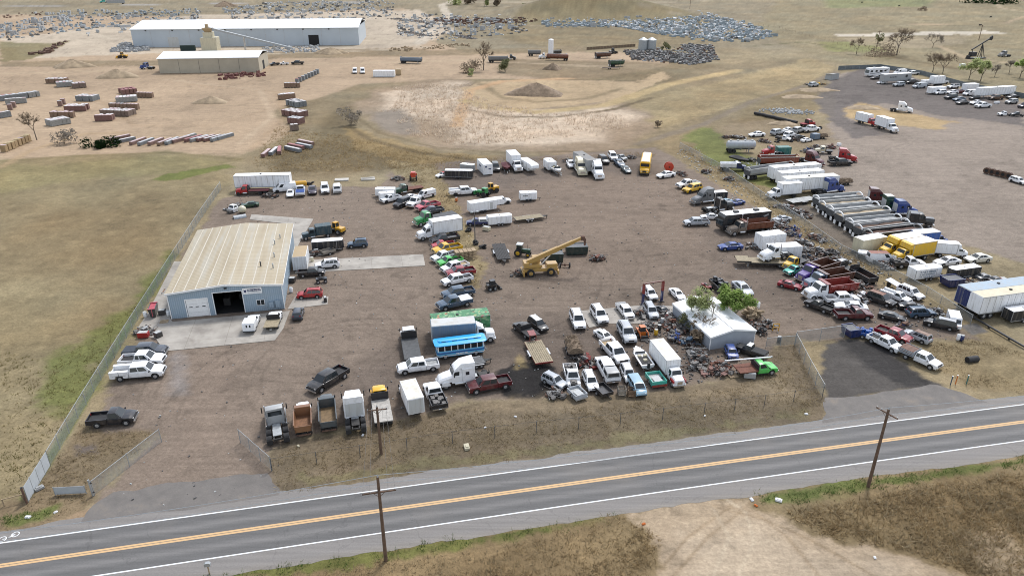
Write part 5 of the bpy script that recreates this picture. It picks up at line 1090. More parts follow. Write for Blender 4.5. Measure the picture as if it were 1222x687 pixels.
GRASS=[
('dry_grass',[(-25.5,60.9),(-27.8,65.5),(-25.9,67.8),(-18.1,70.1),(-9.4,73.5),(-5.4,75.6),(3,74.5),(15.9,76.8),(32.3,81.3),(39.3,90.2),(41.5,91.4),(39.7,77.5),(37.7,72.8),(20.7,69.4),(2.8,65.5),(-14.7,62),(-24.5,59.7)],7,0.32,'straw'),
('dry_grass',[(28.3,57),(37.9,59.3),(56.5,63.1),(66.7,63.4),(52.3,44.5),(43,47.2),(39,51.1),(31.9,53.3),(28.2,55.6)],10,0.5,'weed'),
('dry_grass',[(28.3,57),(37.9,59.3),(56.5,63.1),(66.7,63.4),(52.3,44.5),(43,47.2),(39,51.1),(31.9,53.3),(28.2,55.6)],8,0.6,'straw'),
('dry_grass',[(6.7,55.4),(11.9,56.3),(14.3,53.3),(12.8,47.2),(5.8,45.3),(-3.8,46.2),(-0.9,52.2)],9,0.4,'weed'),
('green_weeds',[(-28.4,48.1),(-22.1,49.9),(-10.6,52),(2.4,54.9),(11.1,56.7),(11.3,55.6),(2.4,53.3),(-10.4,50.7),(-20.9,48.7),(-26.6,47.4)],16,0.3,'green'),
('green_weeds',[(25.6,59.3),(39,61.7),(58.1,65.5),(66,66.3),(65.2,65.1),(44.5,61.7),(30.6,58.5),(25.6,58)],20,0.3,'green'),
('green_weeds',[(-52.2,56.4),(-49.1,56.9),(-47.2,57.5),(-47,56.3),(-49.5,54.9),(-51,54.7)],20,0.35,'green'),
('dry_grass',[(-23.8,48.1),(-10.4,50.7),(2.4,53.3),(12.6,55.4),(12.9,48.1),(6.4,43.6),(-22.4,43.6)],9,0.3,'straw'),
('dry_grass',[(-51.2,59),(-51.9,65.1),(-52.2,71.9),(-48.9,70.7),(-42,70.1),(-43.8,65.5),(-45.1,61.1),(-43.6,58),(-46.2,55),(-50.2,53.3)],6,0.35,'straw'),
('dry_grass',[(46.7,197.9),(52.1,173.6),(55.4,154.1),(58.2,133.4),(62.1,115.9),(65.8,108.4),(67.7,115.2),(64.3,132.1),(62.6,155.9),(58.4,181.1),(51.8,210.4)],3.2,0.5,'straw'),
('dry_grass',[(56.2,86.7),(62.5,91.9),(67.9,92.7),(73.2,89),(80.8,86.7),(75.9,79.8),(66.5,78.7),(60.7,80.2),(59.1,83.4)],8,0.4,'straw'),
('dry_grass',[(-34.3,193.5),(-20.1,185.1),(-12.9,160.2),(-7.6,131.2),(-4.7,118.9),(-5.8,110),(-7.9,111.7),(-10.1,126.8),(-19.5,162.1),(-30.5,180.3)],3,0.4,'straw'),
('dry_grass',[(-77,235),(-46.3,217.7),(-19.1,198.8),(2.1,193.5),(40.5,202.5),(39.2,195.2),(-2.5,190),(-19.9,182.7),(-33.1,183.5),(-59.9,177.3),(-70.2,189.2)],1.6,0.7,'weed'),
('pale_reeds',[(-52,292),(-43,310),(-24,316),(-16,270),(9,259),(33,265),(38.2,245.3),(22.8,217.7),(-2.8,212.4),(-17.6,210.4),(-30.4,235),(-42,255)],0.9,1.3,'reed'),
('dry_grass',[(-73.2,89),(-64.7,86.7),(-62.6,93.9),(-61.6,102.2),(-64.8,126.8),(-57.6,93.9),(-54.4,76.4),(-51.2,59),(-53.2,58)],3.2,0.3,'pasture')]
RUTS=[(-20.81,84.44,14),(-22.89,78.28,20),(-7.52,115.18,24),(15.51,140.59,30),(6.06,122.73,18),(-24.3,151.25,22),(-31.68,82.31,16),(33.39,126.83,26),(-37.06,72.77,18),(110.21,193.46,26),(106.9,163.37,34),(101.72,223.2,20),(130.3,185.07,30),(34.36,111.69,22),(-36.49,86.67,25),(90.45,140.59,18),(-28.87,93.92,12)]
PALLETS=[((-200.21,317.15),(-192.34,317.15),6,3,0,0,'brown stack farthest back in the tan yard'),((-190.1,306.97),(-184.82,309.82),5,3,1,2,'grey stack beside the farthest brown stack'),((-181.7,304.18),(-177.63,306.97),4,3,2,1,'red topped stack right of grey stack'),((-194.08,276.56),(-187.82,283.4),8,2,6,2,'dark grey stack at the left picture edge'),((-188.06,270.85),(-182.16,273.68),6,1,1,0,'pale grey stack before the left edge stack'),((-187.53,283.4),(-185.36,287.09),3,2,1,2,'grey stack end near the left edge'),((-165.52,277.43),(-158.38,276.56),5,3,6,0,'grey white stack in the middle column'),((-165.48,265.36),(-167.38,272.82),2,1,3,1,'pink pair left of the middle column'),((-158.6,257.49),(-151.79,258.77),6,3,4,0,'red and white stack in the middle column'),((-157.87,247.64),(-149.94,247.64),6,2,0,1,'red brown row in the middle column'),((-149.74,233.45),(-146.34,238.46),5,3,1,0,'pale stack behind the lone tree'),((-154.24,289.6),(-149.97,293.45),4,4,4,3,'red capped stack in the right column'),((-145.92,284.62),(-139.26,284.01),5,1,0,1,'brown row at right column end'),((-148.62,273.68),(-142.01,276.56),6,3,1,0,'white topped stack in the right column'),((-145.42,262.69),(-134.21,261.37),8,1,0,1,'long brown row in the right column'),((-142.68,251.25),(-131.68,249.31),8,3,2,0,'white striped stack in the right column'),((-139.62,241.83),(-134.33,242.74),5,2,4,0,'nearest red stack in the right column'),((-179.15,258.26),(-182.2,266.71),2,1,3,1,'pink pair at the left edge'),((-174.47,245.99),(-172.78,249.31),3,1,6,0,'blue white row at the left edge'),((-94.81,306.27),(-88.48,306.97),5,1,0,1,'low brown row beside the tan warehouse'),((-92.57,315.28),(-89.9,345.54),8,1,6,2,'slanting grey row beside the tan warehouse'),((-89.31,279.64),(-83.96,282.64),6,2,0,0,'brown stack at top of edge column'),((-83.38,269.6),(-77.47,264.15),4,3,6,0,'white grey stack in the edge column'),((-79.49,251.37),(-72.1,246.58),6,3,4,0,'red and white stack in the edge column'),((-73.98,239.01),(-69.5,236.8),4,2,4,2,'nearest red stack in the edge column'),((-70.28,227.51),(-68.29,228.74),2,1,2,0,'small pair below the edge column'),((-144.09,200.5),(-144.99,214.28),8,1,5,4,'tan timber row at the lower left yard corner')]
BUNDLES=[((-118.82,216.13),-32,3,1,'red long bundle leftmost of the yard edge row'),((-115.75,213.01),-32,6,0,'long white blue bundle in the yard edge row'),((-111.3,211.93),-12,3,1,'pink short bundle right of the long white one'),((-108.57,211.21),-12,6,2,'grey topped bundle among pink bundles'),((-105.78,211.57),-12,3,1,'pink bundle before the gap in edge row'),((-102.86,211.13),-12,0,1,'small brown bundle left of the grey ones'),((-101.24,212.2),-8,6,2,'small dark grey bundle in the edge row'),((-99.37,214.01),-25,3,1,'red bundle left of tall grey bundle'),((-98.59,217.15),-20,1,2,'tall grey bundle in the yard edge row'),((-96.15,215.29),-25,4,3,'red bundle right of tall grey bundle'),((-94.29,215.29),-28,1,2,'grey white bundle between red ones'),((-92.52,215.85),-28,4,1,'bright red bundle, first of a pair'),((-90.57,215.85),-28,4,0,'pale capped red bundle, second of a pair'),((-88.7,215.85),-20,6,2,'dark blue grey short bundle'),((-87.52,217.72),-25,6,2,'dark blue grey long bundle at row end'),((-68.87,198.17),0,4,1,'brown red bundle by the yard gate'),((-67.37,200.25),0,6,0,'white grey bundle right of the gate bundle'),((-66.08,201.23),15,4,3,'bright red bundle at the grass edge'),((-62.61,202.54),55,6,0,'grey flat bundle on the right grass edge'),((-62.59,205.56),55,4,3,'red flat bundle on the right grass edge'),((-60.44,206.41),55,6,2,'white grey flat bundle on the grass'),((-61.05,210.42),55,3,1,'pink long flat bundle farthest right')]
YARDS=[([(-391.14,581.85),(-395.14,625.28),(-378.93,657.86),(-322.36,555.99),(-328.9,521.08),(-319.88,471.39)],46,'left edge yard',[1,4,0],5),([(-436.1,693.88),(-387.74,723.49),(-336.83,625.28),(-382.58,610.13)],34,'upper left yard',[1,4,0,0],5),([(-387.74,723.49),(-341.86,744.63),(-289.01,713.35),(-257.94,625.28),(-326.08,617.62)],30,'yard behind the hall left end',[0,1,2],5),([(-319.64,562.25),(-295.11,581.85),(-255.8,510.36),(-277.64,490.14)],14,'open ground left of the hall',[0,2,3],None),([(-277.04,733.91),(-245.52,803.09),(-196.3,856.68),(-127.06,829.05),(-101.58,657.86),(-154.77,610.13),(-221.77,610.13)],66,'yard behind the long hall',[3,0,2],None),([(-91.92,666.52),(-42.87,641.17),(-41.73,532.24),(-75.46,521.08)],26,'yard right of the hall',[1,0,4],5),([(-50.92,610.13),(9.6,625.28),(5.4,543.87),(-38.58,490.14)],26,'yard strip beyond the bare trees',[0,1,2],None),([(23.89,641.17),(65.77,675.41),(170.6,713.35),(180.13,510.36),(151.3,471.39),(111.45,480.59),(79.06,555.99),(24.42,568.64)],58,'great grey field below the hill',[0,1,4,2],None)]
MASSES=[('yard_litter',[(-67.36,158.33),(-57.31,168.71),(-31.59,167.34),(-20.13,185.07),(40.17,200.67),(49.99,173.63),(57.34,131.15),(68.25,107.72),(65.41,92.65),(48.62,93.92),(40.5,93.92),(30.57,83.15),(9.62,77.89),(-10.04,74.54),(-26.28,69.09),(-25.44,61.28),(-41.21,55.02),(-41.73,69.42),(-50.01,78.28),(-48.23,86.67),(-33.61,95.22),(-37.75,115.18),(-49.68,126.83)],900,'scrap',0.04,0.15,'dark bits of litter strewn over the gravel yard',None),('yard_litter',[(-67.36,158.33),(-57.31,168.71),(-31.59,167.34),(-20.13,185.07),(40.17,200.67),(49.99,173.63),(57.34,131.15),(68.25,107.72),(65.41,92.65),(48.62,93.92),(40.5,93.92),(30.57,83.15),(9.62,77.89),(-10.04,74.54),(-26.28,69.09),(-25.44,61.28),(-41.21,55.02),(-41.73,69.42),(-50.01,78.28),(-48.23,86.67),(-33.61,95.22),(-37.75,115.18),(-49.68,126.83)],500,'matte',0.04,0.11,'pale bits of litter strewn over the gravel yard','lgrey2'),('yard_litter',[(23.94,102.18),(32.34,103.67),(28.63,88.98),(35.36,89.46),(36.11,84.44),(20.74,79.45),(17.85,88.98)],420,'scrap',0.05,0.2,'dark oily parts strewn around the white shed',None),('yard_litter',[(60.82,140.59),(67.95,118.86),(68.06,102.18),(63.49,91.4),(56.74,95.22),(48.51,115.18)],500,'scrap',0.05,0.2,'dark parts strewn between the right rows',None),('yard_litter',[(45.3,202.54),(53.61,207.38),(56.36,157.11),(67.06,117.0),(61.78,115.18),(51.62,144.69)],350,'matte',0.06,0.22,'white and grey bits strewn along the strip fence','lgrey2'),('concrete_rubble',[(-391.14,581.85),(-398.94,693.88),(-301.26,744.63),(-248.58,610.13),(-300.91,555.99),(-319.88,471.39)],260,'matte',0.5,1.5,'loose grey concrete pieces in the upper left yard','stone'),('concrete_rubble',[(-391.14,581.85),(-398.94,693.88),(-301.26,744.63),(-248.58,610.13),(-300.91,555.99),(-319.88,471.39)],130,'scrap',0.5,1.4,'dark pieces in the upper left yard',None),('concrete_rubble',[(-284.99,755.65),(-257.26,842.64),(-133.33,871.18),(-99.09,641.17),(-152.99,602.82),(-219.22,602.82)],380,'matte',0.5,1.7,'loose grey concrete pieces behind the long hall','lgrey2'),('concrete_rubble',[(-284.99,755.65),(-257.26,842.64),(-133.33,871.18),(-99.09,641.17),(-152.99,602.82),(-219.22,602.82)],200,'scrap',0.5,1.5,'dark pieces behind the long hall',None),('concrete_rubble',[(-105.55,684.52),(13.69,657.86),(11.17,532.24),(-34.55,471.39),(-75.32,500.06)],260,'matte',0.5,1.5,'loose pale pieces right of the long hall','lgrey2'),('concrete_rubble',[(-105.55,684.52),(13.69,657.86),(11.17,532.24),(-34.55,471.39),(-75.32,500.06)],200,'scrap',0.5,1.5,'dark pieces right of the long hall',None),('concrete_rubble',[(23.89,641.17),(65.77,675.41),(111.54,684.52),(170.6,713.35),(182.36,617.62),(181.26,510.36),(151.3,471.39),(119.89,471.39),(104.67,500.06),(79.91,562.25),(24.16,562.25)],1500,'matte',0.6,1.7,'field of grey concrete pieces below the grassy hill','stone'),('concrete_rubble',[(34.86,649.41),(111.54,684.52),(178.91,684.52),(177.31,510.36),(131.56,475.94),(89.41,543.87)],700,'matte',0.5,1.4,'paler pieces in the grey concrete field','white'),('concrete_rubble',[(27.41,641.17),(111.54,684.52),(178.91,684.52),(177.31,510.36),(131.56,475.94),(89.41,543.87)],260,'scrap',0.4,1.2,'dark bits in the grey concrete field',None),('scrap_field',[(63.24,422.52),(81.09,429.99),(100.07,408.31),(102.68,382.43),(89.27,370.61),(77.48,385.49),(62.8,388.6)],700,'scrap',0.3,1.1,'dark scrap field beside the steel silos',None),('scrap_field',[(103.35,462.51),(118.64,445.69),(107.72,388.6),(99.87,388.6),(97.88,429.99)],300,'scrap',0.3,1.1,'dark scrap strip right of the silos',None),('scrap_field',[(64.3,429.99),(120.72,453.95),(107.72,388.6),(89.27,370.61),(62.8,388.6)],260,'matte',0.3,1.0,'pale pieces in the scrap field beside the silos','lgrey'),('scrap_field',[(64.3,429.99),(120.72,453.95),(107.72,388.6),(89.27,370.61),(62.8,388.6)],160,'rust',0.3,1.0,'rusty pieces in the scrap field beside the silos',None),('scrap_field',[(-227.0,422.52),(-237.03,462.51),(-218.31,449.78),(-206.04,426.22),(-215.79,418.88)],150,'matte',0.5,1.5,'grey scrap at the long hall left corner','lgrey'),('scrap_field',[(-145.9,437.7),(-115.67,449.78),(-108.07,422.52),(-125.83,415.3),(-138.56,418.88)],110,'precast',0.5,1.2,'grey rubble in front of the long hall','lgrey'),('scrap_field',[(-133.53,338.96),(-115.51,348.93),(-111.68,336.55),(-128.76,324.96)],60,'matte',0.4,1.2,'red steel parts in front of the tan warehouse','dullred'),('scrap_field',[(-62.43,625.28),(20.38,641.17),(19.21,602.82),(-32.65,581.85),(-58.91,588.68)],150,'rust',0.7,1.6,'rusty steel strip beyond the far yard road',None),('scrap_field',[(-457.37,684.52),(-429.23,713.35),(-401.98,666.52),(-429.4,641.17)],20,'rust',0.6,1.2,'rusty parts at the top left yard',None),('scrap_field',[(-264.1,408.31),(-256.76,415.3),(-277.99,471.39),(-280.09,471.39),(-266.0,426.22),(-268.37,415.3)],40,'rust',0.8,1.5,'rust brown parts row by the weedy bank',None),('scrap_field',[(-73.68,437.7),(-26.22,462.51),(-25.32,445.69),(-69.75,418.88)],70,'timber',0.5,1.0,'scattered tan pieces along the far yard edge',None)]
LITTER=[((-49.04,55.96),0.28,'white','white litter bag in green corner weeds','litter_bag'),((-46.65,56.68),0.2,'white','small white scrap by the corner weeds edge','scrap_piece'),((-5.23,67.2),0.5,'cream','cream board lying on the road verge','litter_board'),((0.41,73.29),0.18,'white','white scrap on the verge slope','scrap_piece'),((-3.23,71.06),0.16,'white','tiny white scrap in verge grass','scrap_piece'),((-17.67,69.58),0.2,'white','white scrap beside the shorter utility pole','scrap_piece'),((-24.76,67.51),0.2,'cream','cream scrap below the dump trucks','scrap_piece'),((36.43,73.82),0.22,'white','white scrap in verge grass near right driveway','scrap_piece'),((23.78,73.47),0.15,'white','white scrap in the right verge','scrap_piece'),((25.06,58.53),0.25,'white','white scrap left of the right utility pole','scrap_piece'),((27.83,58.41),0.35,'white','white cardboard in green weeds by the sand apron','scrap_piece'),((13.18,55.02),0.2,'orange2','orange scrap at the sand apron edge','scrap_piece'),((34.33,50.63),0.18,'white','white scrap on the pale sand','scrap_piece'),((25.23,57.66),0.2,'orange2','orange scrap beside the white cardboard','scrap_piece'),((64.65,86.67),0.4,'dark','dark box in mounded grass','loose_box'),((-50.43,60.21),0.45,'lgrey','round grey manhole lid in the entrance corner weeds','manhole_cover'),((-47.69,59.95),0.3,'cream','short cream post piece in entrance corner','post_piece')]
TABLE=[
('pickup',-51.82,88.08,0.12,5.8,'dark slate crew cab pickup with covered bed, farthest of three trucks parked by the fence',{'c':'slate','cab':'crew','bed':'tonneau'}),
('pickup',-51.1,85.65,0.08,6.2,'white pickup with black open bed and scooped hood, between the slate and utility trucks',{'c':'white','cab':'ext','bed':'open','bc':'dark'}),
('pickup',-50.15,82.48,0.16,6.8,'white crew cab pickup with white utility body, nearest of three by the fence',{'c':'white','cab':'crew','bed':'utility','bc':'white'}),
('pickup',-48.44,72.07,0.16,5.4,'old black regular cab pickup parked alone by the left entrance fence',{'c':'navyblack','cab':'reg','bed':'open','bc':'navyblack'}),
('pickup',-39.58,96.68,1.69,4.6,'white enclosed service body truck backed up outside the shop door',{'c':'white','cab':'ext','bed':'service','bc':'white'}),
('pickup',-36.49,97.46,1.69,5.3,'white flatbed pickup with black headboard on the shop apron',{'c':'white','cab':'reg','bed':'flat','bc':'wood'}),
('suv',-33.47,99.98,1.72,3.3,'small dark blue hatchback SUV parked beside the shop apron edge',{'c':'slate','size':'small'}),
('suv',-33.41,106.89,3.3,4.2,'red crossover SUV parked by the shop corner',{'c':'red'}),
('pickup',-35.32,115.65,0.17,4.6,'black pickup parked against the shop side wall behind the white SUV',{'c':'black','cab':'ext','bed':'open','bc':'black'}),
('suv',-33.4,119.16,3.39,4.4,'white SUV with black roof rails on the concrete strip by the shop',{'c':'white'}),
('suv',-29.86,129.26,3.34,3.9,'boxy dark blue SUV parked alone in open gravel near the shop',{'c':'steel','size':'small'}),
('atv',-32.9,112.75,0.31,1.6,'black quad bike standing on gravel below the black pickup',{'c':'black'}),
('cargotrailer',-35.16,127.63,0.2,4.7,'black cargo trailer with white roof parked beside the shop',{'c':'black','c2':'white','L':7.0}),
('heavytruck',-38.91,134.01,3.54,4.2,'dark teal heavy truck with tall boxy bed next to the yellow loader',{'c':'teal2','c2':'teal2','body':'box','bodylen':3.6}),
('loader',-35.5,136.55,2.63,4.3,'yellow wheel loader parked behind the dark teal truck',{'c':'yellow'}),
('container',-38.3,120.25,4.89,5.4,'white storage box with rust stained roof against the shop side wall',{'c':'white','c2':'tan'}),
('vantrailer',-59.2,165.5,0.08,12.9,'long white semi trailer at the far left corner behind the red truck',{'c':'white','c2':'white'}),
('heavytruck',-60.9,162.3,3.26,7.5,'old red and maroon flatbed truck in front of the white semi trailer',{'c':'red','c2':'maroon','body':'flat','bodylen':5.2}),
('van',-54.1,164.6,3.54,5.5,'white cargo van parked beside the old red truck',{'c':'white'}),
('sedan',-51.8,161.3,4.93,4.4,'small white sedan facing out below the white cargo van',{'c':'white'}),
('pickup',-49.7,162.4,1.8,6.3,'white pickup with blue tarp over its bed in the far left row',{'c':'white','cab':'reg','bed':'tonneau','bc':'blue'}),
('sedan',-47.2,163.5,4.96,5.9,'dark purple sedan between white vehicles in the far left row',{'c':'plum'}),
('suv',-44.4,164.2,4.98,7.4,'white SUV second from right in the far left row',{'c':'white'}),
('suv',-41.6,164.7,1.8,6.2,'white wagon with dark rear glass at right end of far left row',{'c':'white'}),
('tankskid',-51.2,168.3,0.25,2.4,'round yellow tank lying in the weeds behind the far left row',{'c':'yellow'}),
('tyrepile',-49.3,169.9,0.0,1.1,'stack of black tyres behind the dark purple sedan',{}),
('sedan',-58.6,153.1,3.46,3.3,'dark green wrecked car among scrap behind the shop',{'c':'green3'}),
('truckcab',-61.06,149.76,4.28,2.2,'white and black wrecked truck cab lying behind the shop',{'c':'white'}),
('dome',-58.89,149.07,0.0,0.0,'cream rounded tank standing among scrap behind the shop',{'c':'cream'}),
('halfpipe',-58.42,145.86,0.57,2.6,'grey curved metal shell lying behind the shop',{'c':'lgrey'}),
('slab',-42.5,173.6,0.15,3.3,'grey concrete slab in dry grass above white wagons',{}),
('slab',-36.1,174.4,0.28,3.3,'pale concrete slab in dry grass right of the other slab',{}),
('cargotrailer',-29.5,160.7,3.14,3.5,'white cargo trailer with peaked front at the top of slanted row',{'c':'white','c2':'white','L':5.5}),
('cargotrailer',-28.7,157.6,3.4,3.0,'lower white trailer parked directly in front of the peaked white trailer',{'c':'white','c2':'white','L':4.2}),
('pickup',-27.7,156.9,3.85,4.9,'white regular cab pickup below the two white trailers',{'c':'white','cab':'reg','bed':'open','bc':'white'}),
('heavytruck',-24.4,163.5,3.66,7.0,'stripped rusty truck with dark green cab in the slanted row',{'c':'green3','c2':'rust','body':'flat','bodylen':4.6}),
('suv',-24.6,153.6,4.16,5.3,'black jeep parked between white cars in the slanted row',{'c':'black','size':'small'}),
('sedan',-23.7,158.3,3.93,3.7,'white sedan behind the black jeep in the slanted row',{'c':'white'}),
('van',-19.9,159.9,3.86,4.7,'white conversion van with maroon side stripe in the slanted row',{'c':'white','stripe':'maroon'}),
('pickup',-21.5,154.3,4.23,7.0,'white pickup with bare frame rear beside the black jeep',{'c':'white','cab':'reg','bed':'none'}),
('pickup',-18.7,151.5,3.85,5.9,'faded pink pickup in the slanted row above the green truck',{'c':'pink','cab':'reg','bed':'open','bc':'pink'}),
('pickup',-17.29,148.64,3.63,4.9,'dark slate pickup wedged between pink pickup and green truck',{'c':'slate','cab':'ext','bed':'open','bc':'slate'}),
('heavytruck',-16.17,143.09,3.73,9.9,'bright green truck with long grey flat dump bed',{'c':'green','c2':'dgrey','body':'flat','bodylen':5.6}),
('boxtruck',-14.55,134.75,3.59,9.2,'white box truck parked at end of the slanted row below green truck',{'c':'white','c2':'white','bx':6.2}),
('scraptractor',-24.6,173.8,1.68,5.1,'small red tractor with boxy cab in dry grass',{'c':'orange'}),
('scrapheap',-28.6,174.2,0.21,3.1,'heap of scrap steel in dry grass left of the red tractor',{}),
('slab',-36.0,174.2,0.16,3.2,'pale concrete slab lying in dry grass at the yard edge',{}),
('sedan',-17.5,176.6,3.78,3.1,'white and red stock car behind the large black trailer',{'c':'white','c2':'red'}),
('cargotrailer',-13.3,175.6,6.24,5.7,'large black enclosed trailer with white roof in the back row',{'c':'black','c2':'white','L':8.5}),
('cargotrailer',-11.4,181.4,5.92,3.2,'small pale trailer behind the large black enclosed trailer',{'c':'lgrey','c2':'white','L':4.5}),
('container',-7.0,180.8,5.03,6.0,'white box container with dark lettering facing the yard',{'c':'white','c2':'white','text':1}),
('suv',-4.3,182.7,4.85,6.3,'black SUV between the white container and maroon boat',{'c':'black'}),
('boat',-1.5,182.3,4.81,6.0,'maroon covered boat between black SUV and white box truck',{'c':'maroon'}),
('boxtruck',0.7,184.3,4.96,9.4,'white box truck facing the yard in the back row',{'c':'white','c2':'white'}),
('gooseneck',4.4,182.1,5.12,7.5,'white round nosed enclosed trailer right of the white box truck',{'c':'white','c2':'white','L':8.0}),
('cargotrailer',9.8,183.3,1.86,5.7,'small white camper trailer behind the open boat',{'c':'white','c2':'white','L':4.0}),
('boat',11.3,180.0,5.02,7.1,'white and dark open boat parked in the back row',{'c':'white'}),
('scrapheap',15.0,190.9,6.16,2.4,'dark scrap heap at the grass edge behind small white car',{}),
('sedan',15.6,186.2,4.8,7.2,'white sedan half hidden beside the cream semi tractor',{'c':'white'}),
('semi',17.6,180.6,4.79,10.7,'cream semi tractor beside the grey semi trailer',{'c':'cream'}),
('semi',21.5,177.6,4.81,11.7,'white semi tractor coupled to the grey semi trailer',{'c':'white'}),
('vantrailer',18.8,182.4,5.03,9.5,'grey semi trailer coupled to the white tractor in the back row',{'c':'lgrey','c2':'grey'}),
('suv',24.7,189.8,4.91,6.1,'black SUV right of the grey semi trailer',{'c':'black'}),
('suv',27.6,193.3,4.8,7.7,'white SUV with dark windows in the back row',{'c':'white'}),
('sedan',28.6,187.1,4.91,5.6,'dark blue sedan in front of the white SUV',{'c':'steel'}),
('sedan',29.5,181.1,4.9,4.6,'small dark teal coupe nearest the yard in back row',{'c':'teal2'}),
('pickup',29.7,192.8,5.23,3.9,'grey pickup behind the dark blue sedan in back row',{'c':'lgrey','cab':'reg','bed':'open','bc':'lgrey'}),
('scrapheap',32.9,194.7,0.17,2.7,'low black scrap heap at the grass edge left of school bus',{}),
('schoolbus',34.8,182.8,4.49,16.3,'yellow school bus with white roof in the back row',{'c':'busyellow'}),
('sedan',38.8,176.2,3.6,5.9,'white sedan parked next to the red cable reel',{'c':'white'}),
('reel',40.7,181.9,0.0,0.2,'large red cable reel standing behind the white sedan',{'c':'orange'}),
('cargotrailer',3.7,157.7,0.17,4.0,'short white cargo trailer with dark logo alone in the yard',{'c':'white','c2':'white','L':4.6,'logo':1}),
('flattrailer',3.49,144.19,0.34,6.2,'tan wooden deck car hauler trailer in the middle of the yard',{'c':'wood'}),
('cargotrailer',-2.59,141.75,0.26,5.0,'white cargo trailer with side door beside the flat car hauler',{'c':'white','c2':'white','L':6.2}),
('gooseneck',-5.7,150.5,0.46,8.2,'long white gooseneck trailer hitched to a white truck',{'c':'white','c2':'white','L':9.0}),
('pickup',-2.7,155.5,0.26,4.2,'white truck hitched to the long white gooseneck trailer',{'c':'white','cab':'crew','bed':'none'}),
('pickup',-11.4,162.0,0.29,7.0,'white crew cab service pickup below the large black trailer',{'c':'white','cab':'crew','bed':'utility','bc':'white'}),
('scraptractor',-6.6,160.5,2.51,4.3,'green tractor parked beside the white gooseneck trailer',{'c':'green'}),
('loader',-4.9,163.5,3.76,4.0,'yellow backhoe loader beyond the green tractor',{'c':'yellow'}),
('barrel',-12.7,157.0,0.0,0.1,'orange drum standing on gravel beside the dry grass strip',{'c':'orange2'}),
('pickup',-7.27,141.35,3.23,4.1,'dark blue pickup with white camper shell by the light pole',{'c':'navy','cab':'reg','bed':'topper','bc':'white'}),
('tyrepile',-8.43,137.58,5.7,1.5,'pile of black tyres at the foot of light pole',{}),
('appliance',-5.2,138.16,5.77,1.7,'white scrap appliance on the gravel under blue pickup',{'c':'cream'}),
('pickup',-13.18,131.41,3.6,5.7,'black pickup with white toolbox at top of the slanted colour row',{'c':'black','cab':'reg','bed':'open','bc':'grey'}),
('pickup',-13.29,128.62,3.49,4.5,'faded red pickup between black and yellow pickups in slanted row',{'c':'pink2','cab':'reg','bed':'open','bc':'pink2'}),
('pickup',-12.33,126.3,3.65,5.8,'yellow pickup in the slanted row of parked trucks',{'c':'yellow2','cab':'reg','bed':'open','bc':'yellow2'}),
('pickup',-12.56,122.84,3.76,5.1,'white pickup between yellow and bright green trucks in slanted row',{'c':'white','cab':'ext','bed':'open','bc':'white'}),
('crates',-8.72,123.62,0.32,3.4,'stack of tan timber crates behind the white and green pickups',{}),
('pickup',-11.33,120.55,3.68,4.8,'bright green pickup in the slanted row of parked trucks',{'c':'green2','cab':'reg','bed':'open','bc':'green2'}),
('pickup',-10.27,118.04,3.74,5.3,'white crew cab pickup with brown load between green and red pickups',{'c':'white','cab':'crew','bed':'open','bc':'tan'}),
('pickup',-9.09,115.67,3.49,5.2,'dark red pickup in the slanted row of parked trucks',{'c':'crimson','cab':'ext','bed':'open','bc':'crimson'}),
('pickup',-9.47,112.4,3.64,5.5,'large white crew cab pickup below the dark red pickup',{'c':'white','cab':'crew','bed':'open','bc':'white'}),
('pickup',-8.95,107.31,3.53,5.5,'blue grey crew pickup with black bed below large white pickup',{'c':'steel','cab':'crew','bed':'open','bc':'black'}),
('pickup',-9.29,103.41,3.62,5.8,'blue grey pickup carrying white load, nearest end of slanted row',{'c':'steel','cab':'ext','bed':'tonneau','bc':'white'}),
('flattrailer',-2.06,125.23,4.87,7.4,'dark slatted deck trailer standing in the open yard',{'c':'dark','wide':1}),
('tractor',1.83,124.87,6.03,3.0,'green farm tractor with white cab roof and yellow wheels',{'c':'green3'}),
('crane',4.91,116.36,0.17,5.8,'yellow rough terrain crane with raised boom in the yard centre',{'c':'craneyellow'}),
('dumpster',7.54,122.1,0.08,3.6,'dark green waste skip under the crane boom',{'c':'green4'}),
('dumpster',12.06,125.89,0.09,4.3,'dark green long waste skip right of the crane boom tip',{'c':'green4'}),
('axle',9.58,119.32,0.0,1.5,'pair of truck wheels on an axle right of crane',{}),
('skidsteer',-3.34,109.95,0.42,2.1,'black skid steer loader alone in the open yard',{'c':'black'}),
('tyrepile',-6.59,130.81,0.19,2.0,'heap of black tyres below the yard light pole',{}),
('tyrepile',-5.23,128.51,5.87,0.9,'two flat tyres on gravel near the timber crates',{}),
('heavytruck',-14.59,89.68,1.79,9.0,'flatbed truck with white cab and black headboard in cluster left',{'c':'white','c2':'dgrey','body':'flat','bodylen':6.0}),
('pickup',-12.8,84.08,3.4,5.6,'white crew cab long bed pickup parked across in front of flatbed truck',{'c':'white','cab':'crew','bed':'open','bc':'lgrey'}),
('vantrailer',-7.75,95.16,0.25,8.7,'green mural painted trailer with spare wheel behind grey box truck',{'c':'muralgreen','c2':'muralgreen','mural':1,'zs':0.72}),
('boxtruck',-7.15,92.05,0.17,9.2,'grey sided box truck with white cab beside the blue trolley bus',{'c':'white','c2':'bluegrey','c3':'lgrey2','bx':6.5}),
('trolley',-7.37,88.45,3.4,7.2,'sky blue trolley bus with open window row',{'c':'skyblue'}),
('semi',-6.33,80.95,3.41,6.9,'white semi tractor with tall sleeper fairing in centre cluster',{'c':'white'}),
('flattrailer',-4.78,85.62,0.31,1.8,'small grey flat deck trailer behind the tall white semi tractor',{'c':'grey'}),
('pickup',-3.02,79.6,3.47,5.8,'maroon crew cab pickup in front of the tall white semi tractor',{'c':'maroon','cab':'crew','bed':'open','bc':'dark'}),
